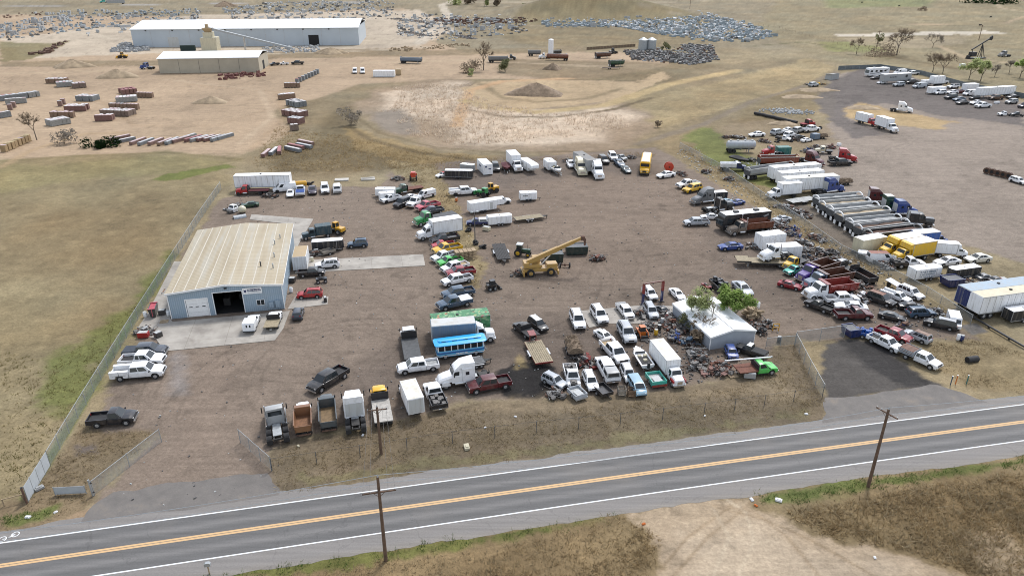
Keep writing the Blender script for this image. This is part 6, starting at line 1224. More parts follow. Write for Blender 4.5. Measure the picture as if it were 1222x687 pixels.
('boxtruck',-12.81,76.07,1.92,6.4,'white box truck seen from behind beside the dark service truck',{'c':'white','c2':'white','c3':'cream2'}),
('pickup',-9.8,76.83,1.89,6.6,'black service bodied truck with white cab beside white box truck',{'c':'white','cab':'reg','bed':'junk','bc':'black'}),
('semi',-28.12,70.64,1.92,7.0,'pale day cab semi tractor at left end of front row',{'c':'lgrey','sleeper':0}),
('heavytruck',-25.21,71.86,1.83,5.9,'dump truck with rust orange empty bed and white cab',{'c':'white','c2':'rustorange','body':'dump','bodylen':3.9}),
('heavytruck',-22.6,73.2,1.84,6.9,'dump truck with teal grey dirt filled bed in the front row',{'c':'teal3','c2':'teal3','body':'dump','bodylen':5.0,'floor':'dirt'}),
('semi',-19.31,73.2,1.82,7.6,'white sleeper semi tractor with grey back wall in front row',{'c':'white'}),
('heavytruck',-16.29,74.6,1.83,7.8,'yellow cab flatbed truck with peeling white deck in front row',{'c':'busyellow','c2':'peel','body':'flat','bodylen':5.2}),
('pickup',-24.32,80.74,4.12,6.0,'black crew cab pickup parked diagonally above the dump trucks',{'c':'black','cab':'crew','bed':'open','bc':'dark'}),
('pickup',1.99,94.4,2.1,5.0,'dark flatbed pickup frame beside the white roofed dark SUV',{'c':'black','cab':'reg','bed':'flat','bc':'dark'}),
('suv',3.95,96.29,5.24,3.7,'black SUV with white roof near the red gooseneck trailer',{'c':'black','c2':'white'}),
('flattrailer',3.74,87.95,1.81,6.1,'red framed gooseneck flatbed trailer with tan deck',{'c':'wood','c2':'red2','wide':1}),
('brushload',8.77,89.01,4.83,4.2,'trailer heaped with brown brush in the middle lot',{}),
('suv',10.04,97.51,4.82,5.0,'older white SUV left of the concrete pad',{'c':'white'}),
('suv',13.57,99.27,4.91,4.8,'rounded white SUV on the concrete pad',{'c':'white'}),
('pickup',17.81,100.8,4.92,4.7,'white crew pickup with bed cover at right of concrete pad',{'c':'white','cab':'crew','bed':'tonneau','bc':'lgrey'}),
('suv',22.81,107.1,4.92,3.9,'white SUV with sunroof behind the vehicle lift',{'c':'white'}),
('suv',21.84,100.63,4.82,4.3,'silver blue SUV standing under the vehicle lift',{'c':'silver'}),
('lift',22.79,104.76,0.35,3.1,'red and blue two post vehicle lift over the silver blue SUV',{}),
('suv',16.99,93.34,4.83,5.6,'large silver white SUV left of the orange skid steer',{'c':'silver'}),
('sedan',13.65,92.81,5.24,3.5,'white coupe behind the clean white crew cab pickup',{'c':'white'}),
('pickup',14.44,87.89,5.03,6.1,'clean white crew cab pickup with open bed facing the road',{'c':'white','cab':'crew','bed':'open','bc':'tan'}),
('pickup',12.86,83.22,1.74,6.0,'white pickup with grey topped camper shell facing away from the road',{'c':'white','cab':'crew','bed':'topper','bc':'lgrey'}),
('suv',10.34,80.44,4.86,3.9,'plain white wagon between engineless pickup and camper shell pickup',{'c':'white'}),
('pickup',7.98,81.71,4.78,5.0,'white pickup with hood removed and junk filled bed',{'c':'white','cab':'reg','bed':'junk','bc':'white','nohood':1}),
('suv',5.61,80.45,5.51,2.2,'gutted silver car shell at left end of front wreck row',{'c':'silver','size':'small'}),
('pickupbed',8.36,77.75,5.18,2.3,'detached white pickup bed holding a white panel',{'c':'silver'}),
('suv',15.56,82.26,4.81,2.8,'white and black jeep between camper shell pickup and blue minivan',{'c':'white','c2':'white','size':'small'}),
('van',16.3,79.26,4.89,2.6,'light blue minivan facing the road',{'c':'ltblue','mini':1}),
('boat',17.99,86.06,1.75,5.1,'white open motorboat beside the big white box truck',{'c':'white'}),
('pickupbed',19.03,80.87,4.92,3.0,'teal and white detached truck bed with red bumper',{'c':'tealgreen'}),
('utiltrailer',11.75,78.39,5.15,2.5,'small black open trailer with tan board on its side',{'c':'black'}),
('crate',14.18,78.25,0.0,0.6,'grey wooden crate in front of the camper shell pickup',{'c':'greywood'}),
('crate',15.41,77.97,6.19,0.6,'brown wooden crate beside the light blue minivan',{'c':'brownwood'}),
('scrapheap',5.54,78.04,0.29,1.8,'dark scrap heap with yellow bits below the gutted silver car',{}),
('axle',9.88,85.01,0.14,1.0,'loose truck axle with red hub behind the hoodless pickup',{}),
('boxtruck',21.04,83.54,4.93,7.4,'big white box truck with red and white cab facing the road',{'c':'white','c2':'white','c3':'cream2','red':1,'bx':7.0}),
('skidsteer',19.29,93.68,4.93,2.3,'orange skid steer loader beside the silver white SUV',{'c':'orange2'}),
('utiltrailer',35.07,110.51,4.9,3.6,'open black trailer piled with dark bins above the green tree',{'c':'black','load':1}),
('sedan',38.71,109.02,4.92,5.0,'silver blue sedan partly hidden by the green tree',{'c':'silver'}),
('suv',30.97,87.85,4.66,1.8,'small blue car cab parked against the white shed front',{'c':'blue2','size':'tiny'}),
('pickup',33.93,88.38,2.44,2.9,'black jeep pickup with white roof beside the white shed',{'c':'black','c2':'white','cab':'reg','bed':'tonneau','bc':'black'}),
('pickup',33.04,83.35,0.2,5.6,'bright green pickup with rusty bed and long pipe on top',{'c':'green2','cab':'reg','bed':'flat','bc':'rust'}),
('pipe',32.02,83.87,0.15,6.8,'long white pipe resting above the bright green pickup',{'c':'white','zb':1.86}),
('appliance',31.93,82.31,6.06,1.3,'grey metal box on the grass below the bright green pickup',{'c':'lgrey'}),
('logpile',37.38,99.81,5.94,3.0,'pile of cut tan logs beside the white shed',{}),
('barrel',38.52,100.53,0.0,0.5,'white drum lying on top of the log pile side',{'c':'white','zb':1.3}),
('barrier',39.78,95.37,0.0,0.0,'yellow post barrier near the right fence gate',{'c':'yellow'}),
('barrel',39.15,91.95,0.0,0.0,'black drum standing by the right gate fence',{'c':'black'}),
('barrel',22.25,95.55,0.0,0.0,'black and white drum right of the orange skid steer',{'c':'black'}),
('barrel',23.09,97.68,0.0,0.0,'pale drum standing behind the black and white drum',{'c':'lgrey'}),
('barrel',21.49,94.13,0.0,0.0,'yellow drum in front of the orange skid steer scrap',{'c':'yellow2'}),
('scrapheap',24.34,96.97,0.52,2.9,'rusty red scrap heap left of the shed tree',{'c':'rust'}),
('scrapheap',24.21,92.61,5.82,2.0,'dark scrap heap with blue tarp behind the big white box truck',{'c':'blue2'}),
('scrapheap',26.28,88.55,0.17,2.4,'grey engine scrap heap at the shed front corner',{}),
('scrapheap',27.77,83.41,0.0,4.0,'red and tan steel scrap heap in front of the shed',{'c':'rustpink'}),
('scrapheap',25.05,84.57,0.22,1.7,'black scrap heap right of the big white box truck',{}),
('scrapheap',20.03,100.1,5.0,2.6,'dark parts heap between white pickup and the lift',{}),
('pallet',29.76,82.64,0.28,1.3,'grey wooden pallet at the end of scrap heap',{'c':'greywood'}),
('sedan',27.36,107.07,4.97,2.9,'white wrecked car front beside the shed trees',{'c':'white'}),
('atv',32.84,109.96,5.06,2.2,'red and black quad bike near the dark bins trailer',{'c':'red2'}),
('sedan',23.83,100.91,5.17,1.1,'black small wreck beside right lift post',{'c':'black','size':'tiny'}),
('scrapheap',36.7,96.39,0.2,2.4,'low brown scrap along the shed right wall',{'c':'rust'}),
('scrapheap',39.27,97.1,0.59,1.7,'thin steel scrap near the yellow barrier',{}),
('pickup',42.5,167.7,3.52,6.5,'white pickup with dark hood by the red reel row',{'c':'white','cab':'ext','bed':'open','bc':'lgrey'}),
('suv',42.8,164.3,3.71,5.8,'yellow SUV parked beside the grey sleeper semi tractor',{'c':'yellow2'}),
('semi',43.9,155.8,3.52,7.0,'grey sleeper semi tractor facing left near the yellow SUV',{'c':'grey'}),
('cargotrailer',47.1,158.2,3.33,3.0,'short black trailer with pale roof behind grey semi tractor',{'c':'black','c2':'white','L':5.0}),
('sedan',48.0,155.0,3.63,4.0,'light blue sedan behind the stripped black semi tractor',{'c':'ltblue'}),
('sedan',50.6,154.6,3.54,2.6,'deep blue car right of the light blue sedan',{'c':'blue2'}),
('semi',45.11,149.77,0.32,7.8,'stripped black day cab semi tractor with tall stacks',{'c':'black','sleeper':0,'stacks':1}),
('motorhome',47.49,139.36,3.41,11.0,'black and white motorhome with swoosh stripes',{'c':'black','c2':'white'}),
('heavytruck',48.03,136.69,3.39,9.7,'bronze long nose dump truck with chrome stacks',{'c':'bronze','c2':'rust','body':'dump','bodylen':5.4,'stacks':1}),
('pickup',38.42,141.22,3.23,5.3,'silver white crew pickup with grey hood left of motorhome',{'c':'silver','cab':'crew','bed':'open','bc':'silver'}),
('sedan',42.22,145.15,3.09,3.7,'white sedan tucked behind the silver white crew pickup',{'c':'white'}),
('sedan',57.11,143.67,3.34,2.8,'silver car in dry grass by the right lot fence',{'c':'silver'}),
('sedan',41.87,127.99,3.27,4.7,'blue muscle car left of the loaded lowboy trailer',{'c':'blue2'}),
('lowboy',45.52,120.15,3.07,9.6,'long flat lowboy trailer carrying the wrecked white semi tractor',{'c':'wood'}),
('semi',47.89,120.77,3.44,5.9,'wrecked white semi tractor sitting on the lowboy trailer',{'c':'white','sleeper':0,'zb':1.05}),
('container',50.2,123.17,0.15,6.0,'torn white truck box behind the wrecked semi tractor',{'c':'white','c2':'white'}),
('container',49.67,129.08,0.31,5.2,'white cargo box standing behind the torn white truck box',{'c':'white','c2':'white'}),
('scrapheap',57.21,130.94,5.54,3.5,'white and grey scrap car parts in the right scrap line',{'c':'lgrey'}),
('scrapheap',57.75,126.39,5.66,3.8,'black axle and wheel scrap heap in the right scrap line',{}),
('axle',57.86,124.45,0.0,1.9,'pair of black truck wheels at scrap heap edge',{}),
('scrapheap',56.41,135.56,5.93,3.6,'scrap with blue tarp behind the white cargo box',{'c':'blue2'}),
('scrapheap',46.76,129.02,4.69,3.0,'grey machine scrap at left end of lowboy load',{}),
('heavytruck',51.12,119.49,3.76,4.1,'yellow wrecked truck in the right truck row',{'c':'yellow2','c2':'dgrey','body':'flat','bodylen':3.2}),
('pickup',50.22,116.65,3.63,4.4,'teal and silver wrecked pickup left of purple truck',{'c':'tealgreen','cab':'reg','bed':'junk','bc':'silver'}),
('heavytruck',53.38,114.92,3.69,11.5,'purple truck with rust brown dump bed',{'c':'purple','c2':'rust2','body':'dump','bodylen':5.0,'floor':'rust'}),
('heavytruck',53.72,111.23,3.48,9.5,'grey blue truck with white railed rust brown dump bed',{'c':'bluegrey','c2':'rust2','body':'dump','bodylen':5.0,'floor':'rust'}),
('heavytruck',52.48,107.23,3.39,10.0,'white truck with red sided dump bed',{'c':'white','c2':'red2','body':'dump','bodylen':5.0,'floor':'rust'}),
('pickup',53.56,104.99,0.05,5.6,'white crew cab pickup parked across below the red dump bed',{'c':'white','cab':'crew','bed':'open','bc':'lgrey'}),
('pickup',49.05,102.48,2.23,4.6,'black pickup parked below white dump truck',{'c':'black','cab':'reg','bed':'open','bc':'dark'}),
('sedan',53.94,102.19,2.91,5.0,'long white sedan between black and maroon pickups',{'c':'white'}),
('pickup',53.1,99.4,0.0,5.6,'maroon regular cab pickup with dark bed in the right lot',{'c':'maroon','cab':'reg','bed':'open','bc':'maroon'}),
('dumpbed',61.07,113.84,5.02,4.6,'detached black dump bed lying in dry grass',{'c':'dark'}),
('heavytruck',59.03,117.66,2.14,3.1,'grey cab chassis behind the purple truck bed',{'c':'lgrey','c2':'dgrey','body':'flat','bodylen':2.5}),
('suv',59.97,104.74,5.36,4.6,'black SUV with rust brown roof in the right lot',{'c':'black','c2':'rust'}),
('sedan',47.26,110.64,5.68,3.5,'metallic red sedan parked by the purple truck',{'c':'crimson'}),
('pickup',62.99,106.0,5.34,4.2,'white utility pickup with open bed right of black SUV',{'c':'white','cab':'reg','bed':'utility','bc':'white'}),
('suv',66.05,107.28,5.17,4.4,'white large SUV beside the corrugated metal sheet',{'c':'white'}),
('metalsheet',64.85,110.26,5.26,2.8,'white corrugated metal sheet leaning behind the white large SUV',{'c':'white'}),
('sedan',63.81,102.5,6.12,4.1,'black sedan below white large SUV',{'c':'black'}),
('sedan',59.04,99.03,5.69,3.9,'black coupe nearest the yard lane in the right lot',{'c':'black'}),
('suv',64.05,100.07,0.07,4.4,'dark blue grey SUV with silver roof beside black coupe',{'c':'steel'}),
('suv',65.16,96.52,2.58,4.5,'long black and silver SUV near the right fence',{'c':'black','size':'large','c2':'silver'}),
('stepvan',67.42,97.03,4.34,2.8,'small white boxy delivery van with open side door',{'c':'white'}),
('scrapheap',67.21,101.15,5.27,2.1,'silver scrap between dark blue SUV and delivery van',{'c':'lgrey'}),
('pickup',53.95,90.59,5.24,5.0,'white crew pickup parked in grass beside the blue trailers',{'c':'white','cab':'ext','bed':'open','bc':'white'}),
('pickup',56.33,92.95,5.4,5.1,'red pickup with dark bed between white pickup and covered SUV',{'c':'crimson','cab':'ext','bed':'open','bc':'maroon'}),
('suv',59.62,92.65,2.17,3.5,'silver SUV partly covered with a brown tarp',{'c':'silver','c2':'browntarp'}),
('pickup',56.8,86.19,5.31,5.4,'white stake bed truck with tarped load nearest the road',{'c':'white','cab':'ext','bed':'stake','bc':'silver'}),
('dumpster',50.4,93.99,0.24,1.9,'navy blue waste bin at the end of right gate',{'c':'navy'}),
('utiltrailer',52.16,93.8,5.83,1.6,'blue loaded utility trailer beside the navy bin',{'c':'blue3','load':1}),
('barrel',65.77,92.55,0.0,0.0,'blue and white drum group by the mounded grass',{'c':'white'}),
('barrel',66.11,92.33,0.0,0.0,'dark blue drum beside the white drum',{'c':'navy'}),
('culvert',64.14,86.25,0.22,1.8,'short black culvert pipe lying in mounded dry grass',{'c':'dark'}),
('scrapheap',59.52,96.01,0.45,1.6,'blue tarp heap behind red pickup',{'c':'blue2'}),
('container',91.9,216.6,0.37,2.1,'small blue grey metal box among the junk cars',{'c':'bluegrey','c2':'bluegrey','h':1.4,'wd':1.8}),
('tanktrailer',64.8,201.1,0.05,8.2,'silver bulk hopper tank trailer at the top of middle strip',{'c':'silver'}),
('semi',72.6,197.5,3.22,5.2,'red tractor in front of teal box beside tank trailer',{'c':'red','sleeper':0}),
('container',76.1,199.0,0.1,3.8,'teal metal box body behind red tractor',{'c':'teal4','c2':'teal4','h':2.0}),
('boat',61.3,189.4,5.27,6.3,'black tarped boat shape on trailer beside red dump trailer',{'c':'black'}),
('dumptrailer',70.2,185.9,0.05,10.2,'red rust open top dump trailer in middle strip',{'c':'rustred','floor':'rust2'}),
('semi',80.2,188.7,5.27,6.3,'maroon semi tractor at right end of the white dry vans',{'c':'maroon'}),
('heavytruck',57.6,182.5,6.2,6.6,'blue cab truck with white dump bed by the strip fence',{'c':'navy','c2':'white','body':'dump','bodylen':4.6}),
('dumptrailer',65.0,177.0,0.4,13.8,'grey steel dump trailer left of the white dry vans',{'c':'lgrey','floor':'grey'}),
('vantrailer',70.1,173.7,0.26,13.4,'farthest of three white dry van trailers side by side',{'c':'white','c2':'white'}),
('vantrailer',69.6,168.5,0.24,11.4,'middle of three white dry van trailers side by side',{'c':'white','c2':'white'}),
('vantrailer',70.1,163.7,0.2,13.7,'nearest of three white dry van trailers with dusty roof',{'c':'white','c2':'cream2'}),
('boxtruck',62.9,159.9,3.42,8.1,'small white box truck facing the strip fence',{'c':'white','c2':'white'}),
('flattrailer',65.7,156.1,0.39,7.0,'white decked flat trailer beside the silver dump trailers',{'c':'lgrey2','wide':1}),
('semi',74.6,163.1,0.38,8.3,'blue semi tractor in front of nearest dry van',{'c':'blue2'}),
('brushload',81.3,169.9,0.21,3.0,'tangled rust brown scrap load right of dry vans',{}),
('dumptrailer',72.4,153.0,0.22,10.8,'farthest silver open dump trailer in the row of seven',{'c':'lgrey','floor':'lgrey','c2':'white'}),
('dumptrailer',72.21,148.8,0.22,11.0,'silver dump trailer with tan load, second of row',{'c':'lgrey','floor':'sand','c2':'white'}),
('dumptrailer',72.6,145.7,0.24,11.1,'plain silver dump trailer, third of the row',{'c':'lgrey','floor':'lgrey','c2':'white'}),
('dumptrailer',73.22,142.29,0.28,11.7,'silver dump trailer with pale sand, fourth of the row',{'c':'lgrey','floor':'sand','c2':'white'}),
('dumptrailer',73.54,137.99,0.24,11.3,'silver dump trailer with grey load, fifth of the row',{'c':'lgrey','floor':'lgrey','c2':'white'}),
('dumptrailer',73.73,134.88,0.29,11.4,'silver dump trailer with brown load, sixth of the row',{'c':'lgrey','floor':'brown','c2':'white'}),
('dumptrailer',74.43,131.55,0.27,11.5,'rust brown dump trailer at near end of the row',{'c':'dark','floor':'rust2','c2':'lgrey'}),
('semi',82.1,156.0,6.04,5.7,'maroon semi tractor at far end of the tractor row',{'c':'maroon'}),
('semi',82.8,150.5,0.0,4.5,'dark green semi tractor with white roof in tractor row',{'c':'green3','c2':'white'}),
('semi',83.86,147.53,0.0,4.5,'blue semi tractor in the tractor row beside dump trailers',{'c':'blue2'}),
('semi',83.76,141.23,6.02,5.3,'black semi tractor with chrome stacks nearest in tractor row',{'c':'black','stacks':1}),
('container',68.11,127.36,0.37,6.0,'cream container with stained sides at end of dump trailers',{'c':'cream','c2':'white'}),
('boxtruck',72.92,125.57,3.46,9.4,'yellow rental box truck farther from the fence',{'c':'yellow2','c2':'yellow2','c3':'white','cut':1}),
('boxtruck',74.06,123.04,3.48,9.4,'yellow rental box truck nearer the fence',{'c':'yellow2','c2':'yellow2','c3':'white','cut':1}),
('boxtruck',80.64,129.46,0.24,7.6,'blue sided box truck with white roof behind yellow trucks',{'c':'blue2','c2':'blue3','c3':'white'}),
('boxtruck',81.64,124.46,6.09,6.2,'white box truck facing right beside the yellow trucks',{'c':'white','c2':'white','cut':1}),
('slab',66.24,123.59,5.84,3.6,'white flat truck roof panel by the strip fence',{'c':'white','th':1.2}),
('van',67.91,121.81,6.26,5.1,'white van with rust red roof at strip fence',{'c':'white','c2':'rustred'}),
('pickup',71.64,119.51,0.0,6.0,'white pickup with burnt black flat bed beside the van',{'c':'white','cab':'reg','bed':'junk','bc':'black'}),
('sedan',79.26,120.47,3.39,5.0,'white sedan right of burnt bed pickup',{'c':'white'}),
('sedan',85.75,121.95,3.35,5.0,'cream white sedan farthest right on the gravel lot',{'c':'cream2'}),
('cargotrailer',72.04,114.52,0.25,5.7,'white cargo trailer with grey lettering on side',{'c':'white','c2':'white','L':6.0,'text':1}),
('cargotrailer',78.8,114.77,3.42,5.5,'black cargo trailer with white roof and open frame end',{'c':'black','c2':'white','L':7.0}),
('dumpster',75.2,111.61,0.19,3.1,'dark blue steel bin beside the black cargo trailer',{'c':'navy'}),
('sedan',82.2,113.75,0.18,1.7,'grey wrecked car behind blue roofed trailer',{'c':'grey','size':'tiny'}),
('sedan',83.49,112.52,0.18,1.7,'black wrecked car behind blue roofed trailer',{'c':'black','size':'tiny'}),
('appliance',84.75,112.76,0.13,1.0,'orange red machine beyond the blue roofed trailer',{'c':'orange'}),
('scrapheap',79.11,112.02,0.29,4.1,'timber and scrap heap between bin and wrecked cars',{'c':'tan'}),
('vantrailer',77.78,103.78,0.25,13.7,'long trailer with blue roof and navy end wall',{'c':'lgrey2','c2':'bluepale','c3':'navy','L':13.5}),
('vantrailer',78.33,101.53,0.25,13.6,'long white trailer with stained roof beside the blue roofed one',{'c':'white','c2':'cream','L':13.5}),
('cargotrailer',78.91,98.98,0.24,3.5,'black framed trailer with white roof at right picture edge',{'c':'black','c2':'white','L':6.5}),
('motorhome',165.7,336.7,3.42,20.3,'white motorhome with dark windshield at far lot corner',{'c':'white','c2':'white'}),
('sedan',161.3,327.8,3.42,10.1,'black car in front of the white motorhome',{'c':'black'}),
('van',179.0,342.1,3.42,7.2,'white van between motorhome and dark pickups',{'c':'white'}),
('pickup',183.8,340.2,3.42,7.5,'white pickup in back line of the far lot',{'c':'white','cab':'crew','bed':'open','bc':'dark'}),
('vantrailer',165.0,318.0,3.42,14.1,'grey trailer with black emblem in the far lot',{'c':'lgrey','c2':'white','logo':1}),
('suv',162.6,309.6,3.42,9.1,'silver SUV in front of the grey emblem trailer',{'c':'silver'}),
('sedan',158.4,316.1,3.42,4.1,'white car nose behind the grey emblem trailer',{'c':'white'}),
('pickup',171.3,316.0,3.42,12.2,'black pickup right of the grey emblem trailer',{'c':'black','cab':'crew','bed':'open','bc':'black'}),
('van',169.2,305.6,3.42,9.8,'silver cargo van with sloped nose in far lot',{'c':'silver'}),
('cargotrailer',175.0,311.9,3.42,4.2,'small white trailer behind the silver cargo van',{'c':'white','c2':'white','L':4.5}),
('vantrailer',178.9,310.6,3.42,5.7,'white trailer behind parked SUVs in far lot',{'c':'white','c2':'white'}),
('cargotrailer',169.0,292.6,3.42,8.0,'white enclosed trailer directly behind the white SUV in far lot',{'c':'white','c2':'white','L':7.0}),
('suv',169.8,290.9,3.42,9.9,'white SUV in front of the white enclosed trailer',{'c':'white'}),
('pickup',183.7,315.6,3.42,7.3,'white pickup parked behind white enclosed trailer',{'c':'white','cab':'crew','bed':'open','bc':'white'}),
('suv',182.9,304.9,3.42,8.7,'dark trimmed white SUV left of white truck box',{'c':'white','c2':'black'}),
('suv',168.8,281.2,3.42,8.3,'black SUV at left of the far lot front line',{'c':'black'}),
('sedan',175.7,292.6,3.42,5.1,'white sedan left of the maroon car',{'c':'white'}),
('sedan',179.0,293.9,3.42,7.0,'maroon car behind the white van in far lot',{'c':'maroon'}),
('sedan',169.9,277.5,3.42,8.9,'blue sedan in the far lot front line',{'c':'steel'}),
('sedan',167.4,271.0,3.42,8.7,'black sedan in the far lot front line',{'c':'black'}),
('sedan',172.5,270.8,3.42,14.7,'white sedan left of white crew pickup in far lot',{'c':'white'}),
('pickup',171.3,264.7,3.42,9.4,'white crew pickup at front of far lot',{'c':'white','cab':'crew','bed':'open','bc':'white'}),
('container',186.7,299.6,3.42,6.0,'white truck box standing behind the maroon car',{'c':'white','c2':'white'}),
('van',180.6,288.7,3.42,9.2,'white cargo van left of long white trailer',{'c':'white'}),
('vantrailer',187.9,285.1,3.42,17.1,'long ribbed white semi trailer at back of far lot',{'c':'white','c2':'white'}),
('suv',177.4,280.3,3.42,4.3,'black car in front of white cargo van in far lot',{'c':'black'}),
('pickup',185.4,280.0,3.42,8.0,'rust brown truck in front of long ribbed trailer',{'c':'brown','cab':'crew','bed':'open','bc':'black'}),
('sedan',193.2,282.3,3.42,5.9,'white roofed black car at right end of long ribbed trailer',{'c':'black','c2':'white'}),
('suv',186.3,271.9,3.42,5.1,'pale jeep near right edge of far lot',{'c':'lgrey','size':'small'}),
('suv',186.3,264.2,3.42,5.2,'dark purple car at right picture edge of far lot',{'c':'plum'}),
('appliance',181.0,272.0,0.28,2.1,'white scrap panel on gravel beside the white crew pickup',{'c':'white'}),
('pickup',170.5,250.4,3.14,4.5,'stripped white truck without bed near right edge',{'c':'white','cab':'reg','bed':'none'}),
('pickup',174.5,249.6,2.96,4.0,'stripped black truck behind the stripped white truck',{'c':'black','cab':'reg','bed':'none'}),
('semi',137.9,257.0,5.78,6.4,'white sleeper semi tractor alone in the far lot',{'c':'white'}),
('boxtruck',116.6,236.8,5.13,7.9,'white box truck with red hood in middle of far lot',{'c':'red','c2':'white'}),
('boxtruck',119.1,228.2,4.91,10.3,'white box truck parked ahead of the red hooded one',{'c':'white','c2':'white'}),
('semi',89.9,191.6,5.96,5.8,'bright red semi tractor on the gravel lot',{'c':'red'}),
('pickup',87.4,187.3,0.13,6.5,'black crew cab pickup in front of the red semi tractor',{'c':'black','cab':'crew','bed':'open','bc':'black'}),
('heavytruck',87.8,199.5,2.98,3.1,'cream truck cab among red chassis parts',{'c':'cream','c2':'dgrey','body':'flat','bodylen':2.4}),
('scrapheap',88.2,206.3,5.26,2.0,'black scrap heap left of cream truck cab',{}),
('scrapheap',92.6,205.9,5.48,2.4,'red chassis scrap heap behind the red semi tractor',{'c':'red2'}),
('scrapheap',94.9,202.3,5.59,1.8,'brown scrap axle heap by the red semi tractor',{'c':'rust'}),
('appliance',95.8,208.2,0.33,1.1,'white scrap panel on gravel behind red semi tractor',{'c':'white'}),
('suv',82.5,222.3,0.57,6.4,'silver wrecked car at left end of the junk car cluster',{'c':'silver'}),
('sedan',87.5,226.6,0.53,4.6,'white wrecked car at top of the junk car cluster',{'c':'white'}),
('suv',89.9,225.2,0.72,5.4,'pale grey wrecked SUV in the junk car cluster middle',{'c':'lgrey'}),
('pickup',94.4,226.6,0.43,7.0,'white wrecked pickup at right of junk car cluster',{'c':'white','cab':'crew','bed':'open','bc':'lgrey'}),
('suv',85.1,219.0,0.76,6.7,'white roofed wrecked car with blue seats in junk cluster',{'c':'white'}),
('pickup',81.8,215.1,5.72,2.2,'low white wreck at near edge of junk cluster',{'c':'white','cab':'reg','bed':'junk','bc':'dark'}),
('sedan',87.4,217.5,0.31,2.5,'black wrecked car in front of junk cluster middle',{'c':'black'}),
('sedan',88.2,213.4,0.46,3.3,'white car door wreck near the blue grey box',{'c':'white'}),
('heavytruck',96.1,233.9,0.35,5.1,'red wrecked truck behind the junk car cluster',{'c':'red','c2':'crimson','body':'flat','bodylen':2.4}),
('tyrepile',99.7,230.7,5.96,1.6,'black tyre pile right of the junk car cluster',{}),
('brushload',94.1,217.3,0.0,1.4,'rust brown spool heap beside the blue grey box',{}),
('tyrepile',79.3,212.6,0.0,2.3,'black tyre pile in front of the junk cars',{}),
('tyrepile',84.2,213.4,0.0,1.1,'small tyre pile beneath the black wrecked car',{}),
('sedan',75.3,220.0,3.36,5.8,'white car with missing wheels left of junk cluster',{'c':'white'}),
('scrapheap',68.6,218.0,6.0,5.5,'grey scrap metal mound left of white wheelless car',{'c':'lgrey'}),
('scrapheap',84.4,202.1,0.82,4.5,'blue and rust scrap truck parts behind maroon tractor',{'c':'blue3'}),
('scrapheap',65.1,192.0,0.22,2.8,'green machine scrap beside the black tarped boat',{'c':'green3'}),
('rubble',97.8,257.5,6.12,6.4,'pale concrete rubble patch above the black pipes',{}),
('culvert',85.9,250.6,5.37,4.5,'black drain pipe in the pipe row along the grass bank',{'c':'dark','grp':'black drain pipes lying in a row'}),
('culvert',88.3,246.7,5.34,4.5,'black drain pipe in the pipe row along the grass bank',{'c':'dark','grp':'black drain pipes lying in a row'}),
('culvert',90.6,242.8,5.3,4.5,'black drain pipe in the pipe row along the grass bank',{'c':'dark','grp':'black drain pipes lying in a row'}),
('culvert',92.8,239.1,5.27,4.5,'black drain pipe in the pipe row along the grass bank',{'c':'dark','grp':'black drain pipes lying in a row'}),
('scrapheap',50.0,180.4,5.62,2.2,'white and black scrap in grass beside the strip fence',{}),
('scrapheap',54.2,173.9,5.76,2.6,'small dark scrap bits beside the strip fence',{}),
('scrapheap',43.3,178.5,5.05,3.5,'orange scrap bits beside the red cable reel',{'c':'rust'}),
('scrapheap',55.27,140.16,0.28,3.1,'white panels scrap right of bronze dump truck',{'c':'lgrey'}),
('scrapheap',62.13,149.8,5.13,9.6,'grey scrap strip along the strip fence',{}),
('dumpster',-56.38,100.64,0.26,1.2,'pink topped black bin beside the shop wall',{'c':'black','c2':'pink'}),
('barrel',-57.38,99.86,0.0,0.0,'white and red drum left of the pink topped bin',{'c':'white'}),
('barrel',-56.39,100.01,0.0,0.0,'white topped black drum before the pink topped bin',{'c':'black'}),
('appliance',-55.09,100.72,0.17,0.9,'grey machine at the front shop corner',{'c':'dark'}),
('barrel',-53.96,100.31,0.0,0.0,'white drum standing at the front shop corner',{'c':'white'}),
('pallet',-53.73,98.19,0.24,1.8,'tan timber pallet leaning at the shop front corner',{'c':'wood'}),
('scrapheap',-55.16,94.81,0.09,2.9,'tangled dark parts pile on the apron by the fence',{}),
('appliance',-54.67,93.43,0.09,1.5,'red steel box with white top on the apron',{'c':'red'}),
('appliance',-52.51,93.46,0.97,1.0,'small black and tan part on the apron edge',{'c':'dark'}),
('pipe',-58.65,109.09,1.74,1.9,'short orange pipe on the concrete beside the shop',{'c':'rustorange'}),
('scrapheap',-37.04,125.2,0.58,2.0,'white and black bags heap beside the rust stained box',{'c':'lgrey'}),
('utiltrailer',-34.8,125.62,0.69,1.1,'small rusty utility trailer before the black cargo trailer',{'c':'greywood'}),
('barrel',-36.83,121.93,0.0,0.1,'white plastic drum by the rust stained box',{'c':'cream'}),
('appliance',-38.0,112.95,0.0,0.8,'dark tyre rack along the shop side wall',{'c':'dark'}),
('barrel',-37.04,108.8,0.0,0.0,'white drum along the shop side wall',{'c':'white'}),
('appliance',-30.49,105.29,0.28,0.6,'black machine on end of the short concrete strip',{'c':'black'}),
('semi',-175.6,358.0,3.0,10.2,'blue truck tractor parked left of the tan building',{'c':'blue2','sleeper':0}),
('loader',-206.3,396.5,3.14,6.6,'yellow and black loader machines in front of the white building',{'c':'yellow'}),
('pickup',-107.4,373.5,3.14,6.6,'black pickup right of the tan building',{'c':'black','cab':'crew','bed':'open','bc':'black'}),
('pickup',-117.9,370.0,3.81,4.9,'dark car at the tan building end wall',{'c':'black','cab':'reg','bed':'open','bc':'black'}),
